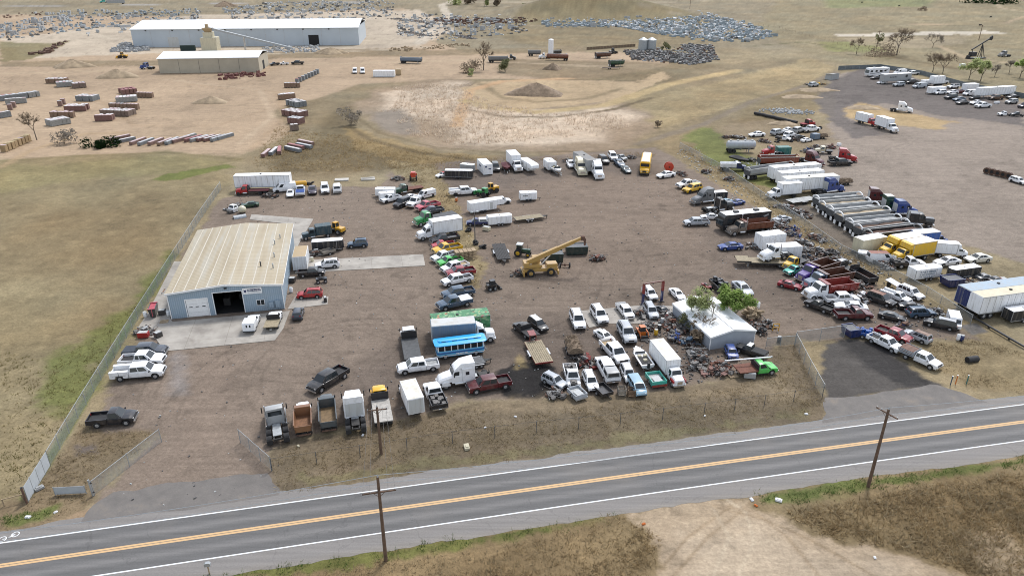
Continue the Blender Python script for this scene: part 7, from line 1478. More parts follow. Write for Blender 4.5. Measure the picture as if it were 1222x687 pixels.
('pickup',-113.7,372.0,3.41,3.9,'white pickup right of dark car at tan building',{'c':'white','cab':'reg','bed':'open','bc':'white'}),
('van',-73.2,345.6,4.89,13.6,'left of two small white vans facing the yard',{'c':'white'}),
('van',-69.6,345.6,4.9,13.6,'right of two small white vans facing the yard',{'c':'white'}),
('container',-57.7,334.6,0.0,9.6,'white storage trailer standing alone in the far yard',{'c':'white','c2':'white'}),
('container',-52.0,339.9,0.0,2.3,'yellow brown machine box right of white storage trailer',{'c':'tan','c2':'tan'}),
('dumptrailer',-50.9,377.0,6.04,11.0,'blue grey dump trailer in the far yard',{'c':'bluegrey','floor':'lgrey2'}),
('dumptrailer',-7.1,380.5,0.11,9.7,'dusty grey trailer with dark cab behind the bare trees',{'c':'grey','floor':'grey'}),
('semi',-0.9,390.3,0.0,2.1,'dark tractor at end of the dusty grey trailer',{'c':'black','sleeper':0}),
('tanktrailer',23.6,388.4,2.99,11.4,'rusty tank trailer with white upright tank behind',{'c':'rust'}),
('semi',17.1,394.9,3.14,4.5,'white truck cab coupled to the rusty tank trailer',{'c':'white','sleeper':0}),
('uptank',20.7,400.4,0.0,0.1,'white upright cylindrical tank behind the rusty tank trailer',{'c':'white'}),
('dumptrailer',12.1,405.2,0.0,6.7,'grey flat trailer left of rusty tank trailer',{'c':'grey','floor':'brown'}),
('dumptrailer',23.5,405.5,0.31,6.1,'black trailer right of the white upright tank',{'c':'black','floor':'black'}),
('dumptrailer',48.1,396.0,0.35,8.6,'rust brown trailer in the far dirt yard',{'c':'rust2','floor':'rust2'}),
('loader',55.5,414.2,0.62,5.5,'black forklift machine in the far dirt yard',{'c':'black'}),
('flattrailer',47.1,357.9,6.15,7.3,'flat brown trailer on grass in the far yard',{'c':'brownwood'}),
('dumptrailer',51.3,366.4,0.4,7.7,'dark green tank shaped trailer on grass in far yard',{'c':'green3','floor':'dark'}),
('semi',264.4,402.1,3.42,9.8,'dark oilfield truck right of the pump jack',{'c':'grey','sleeper':0}),
('container',220.2,363.9,0.28,1.8,'small white equipment cabinet near the pump jack',{'c':'white','c2':'white','h':1.6}),
('container',226.0,366.3,0.28,4.0,'small tan equipment skid near the pump jack',{'c':'tan','c2':'tan','h':1.4}),
('semi',-442.2,835.5,3.91,14.0,'teal semi tractor on the far highway',{'c':'tealgreen'}),
('vantrailer',-417.6,812.9,3.58,17.2,'grey semi trailer behind the teal semi on the far highway',{'c':'lgrey','c2':'grey'}),
('bigtyre',121.9,179.5,5.28,0.8,'first from left of five large brown tyres standing in a row on gravel',{'c':'brown','grp':'large tyres standing in a row'}),
('bigtyre',122.6,178.4,5.28,0.8,'second from left of five large brown tyres standing in a row on gravel',{'c':'brown','grp':'large tyres standing in a row'}),
('bigtyre',123.3,177.2,5.28,0.8,'third from left of five large brown tyres standing in a row on gravel',{'c':'brown','grp':'large tyres standing in a row'}),
('bigtyre',124.0,176.1,5.28,0.8,'fourth from left of five large brown tyres standing in a row on gravel',{'c':'brown','grp':'large tyres standing in a row'}),
('bigtyre',124.7,175.0,5.28,0.8,'fifth from left of five large brown tyres standing in a row on gravel',{'c':'brown','grp':'large tyres standing in a row'}),
('suv',124.6,171.2,5.05,3.8,'white car at the right edge of gravel lot',{'c':'white'}),
('deadshed',142.0,328.4,0.64,11.9,'collapsed grey shed wreck at the far lot entrance',{'c':'lgrey'}),
('scrapheap',129.6,314.2,0.23,9.3,'white and yellow scrap along the far lot entrance',{'c':'yellow2'}),
('suv',126.6,309.0,0.57,7.7,'silver wrecked car in weeds near far lot entrance',{'c':'silver'}),
('scrapheap',55.9,141.85,0.15,2.9,'grey and white parts heap in grass above the white cargo box',{'c':'lgrey'}),
('scrapheap',57.49,138.57,5.94,2.5,'dark parts heap with blue bits right of the white cargo box',{'c':'blue2'}),
('scrapheap',60.6,133.39,5.04,3.8,'grey engine parts heap along the strip grass',{'c':'lgrey'}),
('scrapheap',60.49,125.9,5.63,2.4,'black axle parts heap at the strip grass edge',{'c':'dark'}),
('scrapheap',60.6,122.18,5.2,3.5,'grey parts heap behind the truck row beds',{'c':'lgrey'}),
('scrapheap',53.86,125.18,5.31,3.5,'black parts heap in front of the loaded lowboy',{'c':'dark'}),
('scrapheap',54.99,123.04,5.52,3.0,'dark steel parts heap behind the teal pickup',{'c':'steel'}),
('scrapheap',59.53,111.4,4.78,3.0,'small grey parts heap right of the red dump bed',{'c':'lgrey'}),
('scrapheap',58.11,106.52,4.42,3.5,'white parts heap between pickups in the right lot',{'c':'white'}),
('scrapheap',67.64,119.62,5.02,3.5,'grey parts heap in dry grass below burnt pickup',{'c':'lgrey'}),
('scrapheap',23.71,100.08,0.23,2.2,'black parts heap beside the right lift post',{'c':'dark'}),
('scrapheap',24.33,98.6,0.28,1.8,'dark red parts heap under the small bare tree',{'c':'red2'}),
('scrapheap',25.21,95.27,6.04,1.9,'black parts heap left of branch pile',{'c':'dark'}),
('scrapheap',25.79,91.47,5.86,2.1,'dark parts heap between branch pile and box truck',{'c':'steel'}),
('scrapheap',20.85,96.21,5.37,1.8,'rusty parts heap beside the orange skid steer',{'c':'rust'}),
('scrapheap',26.12,86.49,0.0,2.5,'black parts heap along the shed front ground',{'c':'dark'}),
('scrapheap',28.72,84.74,6.14,2.7,'rusty parts heap left of bright green pickup',{'c':'rust'}),
('scrapheap',35.31,108.35,5.07,1.2,'grey parts heap behind the pale tree',{'c':'lgrey'}),
('scrapheap',37.31,94.81,0.3,1.5,'black bits heap right of the white shed',{'c':'dark'}),
('scrapheap',-61.3,152.2,1.04,5.3,'black and white parts heap behind the shop',{'c':'lgrey'}),
('scrapheap',-56.4,160.4,6.11,3.3,'low dark timber heap below the red truck',{'c':'dark'}),
('scrapheap',10.1,86.04,5.06,3.8,'dark parts heap with red hub right of engineless pickup',{'c':'red2'}),
('scrapheap',1.28,116.22,5.67,2.2,'small black parts heap left of the crane',{'c':'dark'}),
('scrapheap',16.02,122.86,0.43,2.9,'flat rusty scrap heap alone in the yard right of crane',{'c':'rust'}),
('scrapheap',-82.3,619.5,5.41,52.6,'grey machinery parts heap right of the long hall',{'c':'lgrey'}),
('scrapheap',-66.6,517.2,5.33,35.2,'grey concrete parts heap beyond the far road',{'c':'stone'}),
('scrapheap',-30.8,496.4,5.24,25.5,'white and grey parts heap at the far road end',{'c':'white'}),
('scrapheap',65.3,218.2,5.12,1.7,'rusty parts heap left of the scrap metal mound',{'c':'rust'}),
('scrapheap',75.5,213.0,5.36,3.7,'brown parts heap in front of the wheelless car',{'c':'rust'}),
('scrapheap',85.7,215.2,5.77,3.0,'black and rust parts heap below the junk cars',{'c':'dark'})]
# ------------------------------------------------------------------ value noise (for ground height, zone edges, colour drift)
def vnoise(x,y,seed=0):
 xi=np.floor(x).astype(np.int64);yi=np.floor(y).astype(np.int64);fx=x-xi;fy=y-yi
 def hsh(a,b):
  n=(a*374761393+b*668265263+seed*982451653) & 0x7fffffff
  n=((n ^ (n >> 13))*1274126177) & 0x7fffffff
  return ((n ^ (n >> 16)) & 0xffff)/65535.0
 u=fx*fx*(3-2*fx);v=fy*fy*(3-2*fy)
 return (hsh(xi,yi)*(1-u)+hsh(xi+1,yi)*u)*(1-v)+(hsh(xi,yi+1)*(1-u)+hsh(xi+1,yi+1)*u)*v
def fbm(x,y,oct=4,seed=0):
 s=0;a=.5;t=0
 for k in range(oct):s=s+a*vnoise(x*2**k+17.3*k,y*2**k-9.1*k,seed+k);t+=a;a*=.5
 return s/t
def poly_sd(X,Y,P):
 """signed distance to a polygon, positive inside"""
 P=np.array(P);d=np.full(X.shape,1e18);ins=np.zeros(X.shape,bool)
 for (x0,y0),(x1,y1) in zip(P,np.roll(P,-1,0)):
  ex,ey=x1-x0,y1-y0;t=np.clip(((X-x0)*ex+(Y-y0)*ey)/max(ex*ex+ey*ey,1e-9),0,1)
  d=np.minimum(d,(X-x0-t*ex)**2+(Y-y0-t*ey)**2)
  with np.errstate(divide='ignore',invalid='ignore'):
   c=((y0 > Y) !=(y1 > Y)) & (X < (x1-x0)*(Y-y0)/((y1-y0) if y1 !=y0 else 1e-9)+x0)
  ins ^=c
 d=np.sqrt(d);return np.where(ins,d,-d)
def line_d(X,Y,P):
 d=np.full(X.shape,1e18)
 for (x0,y0),(x1,y1) in zip(P,P[1:]):
  ex,ey=x1-x0,y1-y0;t=np.clip(((X-x0)*ex+(Y-y0)*ey)/max(ex*ex+ey*ey,1e-9),0,1)
  d=np.minimum(d,(X-x0-t*ex)**2+(Y-y0-t*ey)**2)
 return np.sqrt(d)
def sstep(a,b,x):t=np.clip((x-a)/(b-a),0,1);return t*t*(3-2*t)
# ------------------------------------------------------------------ ground
def ground():
 rows=[14.0]
 while rows[-1] < 40:rows.append(rows[-1]+.5)
 while rows[-1] < 60:rows.append(rows[-1]+.24)
 while rows[-1] < 1500:rows.append(rows[-1]+max(.24,1.3*rows[-1]**2/52/800))
 while rows[-1] < 4500:rows.append(rows[-1]*1.05)
 rows=np.array(rows);nc=960
 u=np.linspace(-1.05,1.05,nc);Yg=np.repeat(rows[:,None],nc,1);Xg=u[None,:]*(rows[:,None]+48)
 X=Xg.ravel();Y=Yg.ravel()
 col=np.tile(np.array(alb((150,136,108))),(X.size,1));gr=np.full(X.size,.8)
 edge=fbm(X/5,Y/5,4,5)-.5;edge2=fbm(X/22,Y/22,4,9)-.5;fine=fbm(X/1.1,Y/1.1,3,13)-.5
 def blend(wt,c,g):
  nonlocal col,gr
  col=col*(1-wt[:,None])+np.array(alb(c))[None,:]*wt[:,None];gr=gr*(1-wt)+g*wt
 for name,P,soft,warp,c,g,a in ZONES:
  P=np.array(P);m=soft*2+warp*2+2
  k=(X > P[:,0].min()-m) & (X < P[:,0].max()+m) & (Y > P[:,1].min()-m) & (Y < P[:,1].max()+m)
  if not k.any():continue
  d=poly_sd(X[k],Y[k],P)+warp*(edge[k] if warp < 6 else edge2[k])*1.6+min(warp,2)*fine[k]
  w=np.zeros(X.size);w[k]=a*sstep(-soft/2,soft/2,d);blend(w,c,g)
 for P,wd,soft,c,g,a in STROKES:
  d=line_d(X,Y,P)+min(wd,2)*edge*.8
  blend(a*(1-sstep(wd/2-soft/2,wd/2+soft/2,d))*(.6+.8*fbm(X/7,Y/7,3,31)),c,g)
 big=fbm(X/38,Y/38,4,21)-.5;mid=fbm(X/7,Y/7,4,23)-.5
 blot=sstep(.60,.74,fbm(X/9,Y/9,4,77));spot=sstep(.68,.76,fbm(X/2.4,Y/2.4,3,78))*(fbm(X/30,Y/30,2,79) > .45)
 f=1+big*.36+mid*(.24+.26*gr)+fine*(.12+.24*gr)-(1-gr)*(.14*blot+.20*spot)+gr*.16*(sstep(.55,.72,fbm(X/4.5,Y/3,4,81))-.4)
 hue=(fbm(X/16,Y/16,3,41)-.5)*gr
 col=col*f[:,None];col[:,0]*=1+.16*hue;col[:,2]*=1-.16*hue
 # wheel ruts worn in the bare ground
 bare=1-gr
 for k,(cx,cy,r0) in enumerate(RUTS):
  d=np.hypot(X-cx,Y-cy)-r0;w=(np.abs(np.abs(d)-.95) < .22)*(.5+fbm(X/6,Y/6,3,50+k))*bare*(fbm(X/15+k,Y/15,2,60) > .42)
  col*=(1-.12*w)[:,None]
 Z=-.10*gr*(fbm(X/2.2,Y/2.2,3,3))-.02
 Z+=19*np.exp(-((X-72)/62)**2-((Y-700)/48)**2)
 Z+=.9*np.exp(-((X-72)/7)**2-((Y-84.5)/2.6)**2)*(Y > 79)
 xc_=np.clip(X,-75,95);off=Y-(np.polyval(np.polyfit(ROADX,ROADY,2),xc_)+(2*np.polyfit(ROADX,ROADY,2)[0]*xc_+np.polyfit(ROADX,ROADY,2)[1])*(X-xc_));Z=np.where(np.abs(off) < 9,-.004+(Z+.004)*np.clip((np.abs(off)-6)/3,0,1),Z)
 verts=np.stack([X,Y,Z],1);nr=len(rows)
 i=np.arange(nr-1)[:,None]*nc+np.arange(nc-1)[None,:]
 faces=np.stack([i,i+1,i+nc+1,i+nc],-1).reshape(-1,4)
 me=bpy.data.meshes.new('ground');me.vertices.add(len(verts));me.vertices.foreach_set('co',verts.astype(np.float32).ravel())
 me.loops.add(faces.size);me.loops.foreach_set('vertex_index',faces.astype(np.int32).ravel())
 me.polygons.add(len(faces));me.polygons.foreach_set('loop_start',np.arange(0,faces.size,4,dtype=np.int32));me.update(calc_edges=True)
 at_=me.attributes.new('soil','FLOAT_COLOR','POINT');at_.data.foreach_set('color',np.concatenate([np.clip(col,.005,.9),gr[:,None]],1).astype(np.float32).ravel())
 me.polygons.foreach_set('use_smooth',[True]*len(faces))
 def f_(nt,b,out):
  a=N(nt,'ShaderNodeAttribute',attribute_name='soil')
  n1=noise(nt,2.6,7,.72);n2=noise(nt,.55,6,.65)
  t=N(nt,'ShaderNodeTexCoord');mp=N(nt,'ShaderNodeMapping');mp.inputs['Rotation'].default_value=(0,0,radians(24));mp.inputs['Scale'].default_value=(.10,1.3,1)
  ns=N(nt,'ShaderNodeTexNoise');ns.inputs['Scale'].default_value=1.0;ns.inputs['Detail'].default_value=5;ns.inputs['Distortion'].default_value=.6
  nt.links.new(t.outputs['Object'],mp.inputs[0]);nt.links.new(mp.outputs[0],ns.inputs['Vector'])
  g1=ramp(nt,n1,[(.25,g3(.62)),(.5,g3(1)),(.75,g3(1.34))]);d1=ramp(nt,n1,[(.28,g3(.74)),(.5,g3(1)),(.72,g3(1.28))])
  mp2=N(nt,'ShaderNodeMapping');mp2.inputs['Rotation'].default_value=(0,0,radians(-38));mp2.inputs['Scale'].default_value=(.07,.95,1);ns2=N(nt,'ShaderNodeTexNoise');ns2.inputs['Scale'].default_value=1.0;ns2.inputs['Detail'].default_value=6;ns2.inputs['Distortion'].default_value=1.2
  nt.links.new(t.outputs['Object'],mp2.inputs[0]);nt.links.new(mp2.outputs[0],ns2.inputs['Vector'])
  sel=ramp(nt,noise(nt,.035,3),[(.42,g3(0)),(.58,g3(1))]);d2=ramp(nt,mixc(nt,sel,ns.outputs['Color'],ns2.outputs['Color']),[(.3,g3(.84)),(.5,g3(1)),(.7,g3(1.15))]);m2=ramp(nt,n2,[(.3,g3(.86)),(.7,g3(1.14))])
  dirt=mixc(nt,1.0,d1,d2,'MULTIPLY');v=mixc(nt,a.outputs['Alpha'],dirt,g1);v=mixc(nt,1.0,v,m2,'MULTIPLY')
  nt.links.new(mixc(nt,1.0,a.outputs['Color'],v,'MULTIPLY'),b.inputs['Base Color']);b.inputs['Roughness'].default_value=.95;b.inputs['Specular IOR Level'].default_value=.15
  bp=N(nt,'ShaderNodeBump');bp.inputs['Strength'].default_value=.5;bp.inputs['Distance'].default_value=.25;nt.links.new(n1,bp.inputs['Height']);nt.links.new(bp.outputs[0],b.inputs['Normal'])
 mat('soil',f_);me.materials.append(MATS['soil'])
 o=bpy.data.objects.new('ground',me);link(o);tag(o,kind='structure')
ground()
# ------------------------------------------------------------------ road: centre line fitted to the paint
XC=np.array(ROADX);CF=np.polyfit(XC,np.array(ROADY),2)
def road_pt(x,off):
 x_=np.clip(x,-75,95);y=np.polyval(CF,x_);s=2*CF[0]*x_+CF[1];y=y+s*(x-x_);n=sqrt(1+s*s)
 return x-off*s/n,y+off/n
def strip(mb,o0,o1,z,x0=-260,x1=320,step=4.0,uv=None):
 xs=np.arange(x0,x1+.1,step);vs=[]
 for x in xs:
  for k in range(len(o0) if isinstance(o0,list) else 1):pass
  a=road_pt(x,o0);b=road_pt(x,o1);vs+=[(a[0],a[1],z),(b[0],b[1],z)]
 mb.add(vs,[(2*i,2*i+2,2*i+3,2*i+1) for i in range(len(xs)-1)])
def road_mesh():
 offs=[-5.6,-3.17,0,3.14,5.0];xs=np.concatenate([np.arange(-260,-70,5.0),np.arange(-70,90,.5),np.arange(90,321,5.0)]);vs=[];av=[]
 for x in xs:
  for o in offs:
   p=road_pt(x,o);e=.3*(float(vnoise(np.array([x*1.1]),np.array([o*3.0]),2)[0])-.5)+.5*(float(vnoise(np.array([x*.25]),np.array([o*2.0]),3)[0])-.5) if abs(o) > 4 else 0
   vs.append((p[0],p[1]+e,.02 if abs(o) < 4 else .008));av.append(o)
 n=len(offs);fs=[(i*n+j,(i+1)*n+j,(i+1)*n+j+1,i*n+j+1) for i in range(len(xs)-1) for j in range(n-1)]
 me=bpy.data.meshes.new('road');me.from_pydata(vs,[],fs);a=me.attributes.new('across','FLOAT','POINT');a.data.foreach_set('value',av)
 def f(nt,b,out):
  a=N(nt,'ShaderNodeAttribute',attribute_name='across');mr=N(nt,'ShaderNodeMapRange');mr.inputs[1].default_value=-6;mr.inputs[2].default_value=6
  wob=N(nt,'ShaderNodeMath',operation='MULTIPLY_ADD');nz=noise(nt,.12,3);nt.links.new(nz,wob.inputs[0]);wob.inputs[1].default_value=.5;nt.links.new(a.outputs['Fac'],wob.inputs[2]);nt.links.new(wob.outputs[0],mr.inputs[0])
  P=lambda v:(v+.25+6)/12
  sh=alb((134,130,126));d=alb((105,104,103));m_=alb((124,122,120));k_=alb((102,101,100))
  c=ramp(nt,mr.outputs[0],[(P(-5.5),alb((138,132,124))),(P(-4.6),sh),(P(-3.25),sh),(P(-3.1),d),(P(-2.3),k_),(P(-1.65),m_),(P(-.9),k_),(P(-.2),d),(P(.25),d),(P(.9),k_),(P(1.6),m_),(P(2.3),k_),(P(3.05),d),(P(3.2),sh),(P(4.9),sh)])
  t=N(nt,'ShaderNodeTexCoord');mp=N(nt,'ShaderNodeMapping');mp.inputs['Rotation'].default_value=(0,0,radians(-11.5));mp.inputs['Scale'].default_value=(.05,1.6,1)
  ns=N(nt,'ShaderNodeTexNoise');ns.inputs['Scale'].default_value=1.5;ns.inputs['Detail'].default_value=6;nt.links.new(t.outputs['Object'],mp.inputs[0]);nt.links.new(mp.outputs[0],ns.inputs['Vector'])
  c=mixc(nt,1.0,c,ramp(nt,ns.outputs['Fac'],[(.3,g3(.86)),(.5,g3(1)),(.72,g3(1.16))]),'MULTIPLY');c=mixc(nt,1.0,c,ramp(nt,noise(nt,6,5),[(.3,g3(.9)),(.7,g3(1.1))]),'MULTIPLY')
  vo=N(nt,'ShaderNodeTexVoronoi',feature='DISTANCE_TO_EDGE');vo.inputs['Scale'].default_value=.22;mq=N(nt,'ShaderNodeMapping');mq.inputs['Rotation'].default_value=(0,0,radians(-11.5));mq.inputs['Scale'].default_value=(.5,1.1,1)
  wn=N(nt,'ShaderNodeTexNoise');wn.inputs['Scale'].default_value=.9;wn.inputs['Detail'].default_value=6;av=N(nt,'ShaderNodeVectorMath',operation='MULTIPLY_ADD');av.inputs[1].default_value=(2.2,2.2,0)
  nt.links.new(t.outputs['Object'],wn.inputs['Vector']);nt.links.new(wn.outputs['Color'],av.inputs[0]);nt.links.new(t.outputs['Object'],av.inputs[2]);nt.links.new(av.outputs[0],mq.inputs[0]);nt.links.new(mq.outputs[0],vo.inputs['Vector'])
  c=mixc(nt,ramp(nt,vo.outputs['Distance'],[(.003,g3(.22)),(.008,g3(0))]),c,(.035,.034,.034))
  c=mixc(nt,ramp(nt,noise(nt,.09,5,.6),[(.52,g3(0)),(.70,g3(.28))]),c,alb((142,134,124)))
  nt.links.new(c,b.inputs['Base Color']);b.inputs['Roughness'].default_value=.85
 mat('asphalt',f);me.materials.append(MATS['asphalt']);o=bpy.data.objects.new('road',me);link(o);tag(o,kind='structure')
road_mesh()
def worn(base,name):
 def f(nt,b,out):
  w=ramp(nt,noise(nt,3.5,8,.75),[(.30,g3(.55)),(.45,g3(0))]);nt.links.new(mixc(nt,w,base,alb((112,112,112))),b.inputs['Base Color']);b.inputs['Roughness'].default_value=.75
 mat(name,f)
worn((.66,.67,.67),'line white');worn((.55,.36,.18),'line yellow')
m=MB();strip(m,3.08,3.24,.026);strip(m,-3.25,-3.09,.026);structure('road_edge_line',m,'line white',smooth=False)
m=MB();strip(m,.03,.27,.026);strip(m,-.27,-.03,.026);structure('road_centre_line',m,'line yellow',smooth=False)
m=MB()     # bicycle symbol painted on the shoulder
def ringmark(cx,cy,r,w):
 n=20;a=[(cx+(r+s*w/2)*cos(2*pi*k/n),cy+(r+s*w/2)*sin(2*pi*k/n),.026) for s in (-1,1) for k in range(n)]
 m.add(a,[(k,(k+1) % n,n+(k+1) % n,n+k) for k in range(n)])
def barmark(p,q,w):
 d=np.array(q)-np.array(p);d=d/np.linalg.norm(d);u=np.array((-d[1],d[0]))*w/2;p=np.array(p);q=np.array(q)
 m.add([(*(p-u),.0265),(*(q-u),.0265),(*(q+u),.0265),(*(p+u),.0265)],[(0,1,2,3)])
c1=np.array((-48.86,53.63));c2=np.array((-49.72,52.98));ringmark(*c1,.33,.09);ringmark(*c2,.33,.09)
a_=c1*.5+c2*.5;barmark(c1,a_+(.0,-.25),.11);barmark(c2,a_+(.0,-.25),.11);barmark(a_+(0,-.25),a_+(.25,.35),.11);barmark(a_+(.25,.35),c1,.1)
structure('bicycle_marking',m,'line white',smooth=False)
def sheet(name,pts,z,m):structure(name,MB().add([(x,y,z) for x,y in pts],[tuple(range(len(pts)))]),m,smooth=False)
def slabsheet(name,pts,z,m):
 n=len(pts);v=[(x,y,z) for x,y in pts]+[(x,y,-.15) for x,y in pts]
 structure(name,MB().add(v,[tuple(range(n))]+[(i,i+n,(i+1) % n+n,(i+1) % n) for i in range(n)]),m,smooth=False)
def m_pad(nt,b,out):
 c=ramp(nt,noise(nt,.35,6,.6),[(.3,alb((150,144,136))),(.6,alb((182,176,166))),(.8,alb((196,190,180)))])
 st=ramp(nt,noise(nt,.22,5,.7,dist=.4),[(.55,g3(0)),(.75,g3(.55))]);c=mixc(nt,st,c,alb((126,116,106)))
 t=N(nt,'ShaderNodeTexCoord');mp=N(nt,'ShaderNodeMapping');mp.inputs['Rotation'].default_value=(0,0,radians(-12));br=N(nt,'ShaderNodeTexBrick');br.offset=0
 br.inputs['Color1'].default_value=br.inputs['Color2'].default_value=(1,1,1,1);br.inputs['Mortar'].default_value=(.72,.7,.68,1);br.inputs['Scale'].default_value=1;br.inputs['Mortar Size'].default_value=.035;br.inputs['Brick Width'].default_value=5.5;br.inputs['Row Height'].default_value=5.0
 nt.links.new(t.outputs['Object'],mp.inputs[0]);nt.links.new(mp.outputs[0],br.inputs['Vector'])
 nt.links.new(mixc(nt,1.0,c,br.outputs['Color'],'MULTIPLY'),b.inputs['Base Color']);b.inputs['Roughness'].default_value=.85
mat('pad concrete',m_pad)
def m_apron(nt,b,out):
 c=ramp(nt,noise(nt,.5,7,.65),[(.3,alb((108,104,100))),(.55,alb((122,117,112))),(.75,alb((138,128,117)))]);c=mixc(nt,1.0,c,ramp(nt,noise(nt,7,4),[(.3,g3(.88)),(.7,g3(1.1))]),'MULTIPLY')
 nt.links.new(c,b.inputs['Base Color']);b.inputs['Roughness'].default_value=.9
mat('apron asphalt',m_apron)
slabsheet('concrete_pad',[(-52.45,98.19),(-35.35,101.89),(-34.73,96.02),(-34.92,92.39),(-49.81,89.22),(-52.66,92.9),(-56.62,94.44),(-57.63,101.02),(-62.3,121.94),(-60.13,121.94),(-53.32,99.3)][::-1],.05,'pad concrete')
slabsheet('concrete_pad',[(-39.52,122.34),(-16.77,125.37),(-15.79,120),(-38.58,116.63)][::-1],.05,'pad concrete')
slabsheet('concrete_pad',[(-56.6,147.91),(-42.39,144.96),(-41.84,133.41),(-41.37,126.83),(-42.49,126.83),(-45.76,141.6),(-55.9,144.69)][::-1],.05,'pad concrete')
slabsheet('concrete_pad',[(-35.97,107.08),(-30.42,107.08),(-29.91,104.28),(-35.92,102.48)][::-1],.05,'pad concrete')
slabsheet('concrete_pad',[(10.81,101.89),(21.56,103.98),(27.94,103.37),(24.92,96.55),(20.5,97.64),(14.83,97.64),(11.73,96.28)][::-1],.05,'pad concrete')
def apron(name,pts):
 out=[]
 for a,b in zip(pts,pts[1:]+pts[:1]):
  a=np.array(a);b=np.array(b);n=max(2,int(np.linalg.norm(b-a)/.6));nv=np.array((-(b-a)[1],(b-a)[0]))/np.linalg.norm(b-a)
  for k in range(n):q=a+(b-a)*k/n;out.append(tuple(q+nv*1.1*(float(fbm(np.array([q[0]/2.]),np.array([q[1]/2.]),3,8)[0])-.5)))
 sheet(name,out,.012,'apron asphalt')
apron('driveway',[(-26.67,62.93),(-37.09,61.01),(-42.23,59.56),(-43.33,57.78),(-43.24,55.37),(-43.16,53.99),(-24.55,58.28),(-24.98,60.35)][::-1])
apron('driveway',[(40.16,77.51),(46.54,78.28),(55.39,80.25),(57.6,79.65),(60.18,77.13),(61.19,75.63),(37.49,70.73)][::-1])
# ------------------------------------------------------------------ metal shop
def frame(px0,ang):
 c,s=cos(ang),sin(ang);return lambda x,y:(px0[0]+c*x-s*y,px0[1]+s*x+c*y)
def m_shop(nt,b,out):
 t=N(nt,'ShaderNodeTexCoord');w=N(nt,'ShaderNodeTexWave',wave_type='BANDS',bands_direction='X');w.inputs['Scale'].default_value=1.05;nt.links.new(t.outputs['Object'],w.inputs['Vector'])
 w2=N(nt,'ShaderNodeTexWave',wave_type='BANDS',bands_direction='Y');w2.inputs['Scale'].default_value=1.05;nt.links.new(t.outputs['Object'],w2.inputs['Vector'])
 g=N(nt,'ShaderNodeNewGeometry');s=N(nt,'ShaderNodeSeparateXYZ');tn=N(nt,'ShaderNodeTexCoord');nt.links.new(tn.outputs['Normal'],s.inputs[0]);ab=N(nt,'ShaderNodeMath',operation='ABSOLUTE');nt.links.new(s.outputs[0],ab.inputs[0])
 f=mixc(nt,ab.outputs[0],w.outputs['Color'],w2.outputs['Color'])
 c=mixc(nt,f,(.25,.33,.40),(.32,.40,.47));c=mixc(nt,ramp(nt,noise(nt,.6,5),[(.5,g3(0)),(.75,g3(.3))]),c,(.30,.31,.3))
 nt.links.new(c,b.inputs['Base Color']);b.inputs['Roughness'].default_value=.45
 bp=N(nt,'ShaderNodeBump');bp.inputs['Strength'].default_value=.6;bp.inputs['Distance'].default_value=.05;nt.links.new(f,bp.inputs['Height']);nt.links.new(bp.outputs[0],b.inputs['Normal'])
mat('blue cladding',m_shop)
def m_shoproof(nt,b,out):
 t=N(nt,'ShaderNodeTexCoord');w2=N(nt,'ShaderNodeTexWave',wave_type='BANDS',bands_direction='Y');w2.inputs['Scale'].default_value=.52;nt.links.new(t.outputs['Object'],w2.inputs['Vector'])
 mp=N(nt,'ShaderNodeMapping');mp.inputs['Scale'].default_value=(.9,.06,1);n=N(nt,'ShaderNodeTexNoise');n.inputs['Scale'].default_value=1;n.inputs['Detail'].default_value=6;nt.links.new(t.outputs['Object'],mp.inputs[0]);nt.links.new(mp.outputs[0],n.inputs['Vector'])
 c=ramp(nt,n.outputs['Fac'],[(.3,alb((176,160,130))),(.5,alb((188,174,146))),(.7,alb((190,184,168)))]);c=mixc(nt,.14,c,w2.outputs['Color'],'MULTIPLY');c=mixc(nt,ramp(nt,noise(nt,.25,6,.7),[(.5,g3(0)),(.75,g3(.4))]),c,alb((160,142,112)))
 nt.links.new(c,b.inputs['Base Color']);b.inputs['Roughness'].default_value=.5
 bp=N(nt,'ShaderNodeBump');bp.inputs['Strength'].default_value=.35;bp.inputs['Distance'].default_value=.04;nt.links.new(w2.outputs['Fac'],bp.inputs['Height']);nt.links.new(bp.outputs[0],b.inputs['Normal'])
mat('tan roof',m_shoproof);simple('white roof',(.74,.76,.77),.5,0,.08,.3);simple('shed wall',(.33,.36,.40),.5,0,.1,1);simple('tan cladding',(.40,.36,.28),.6,0,.1,.2)
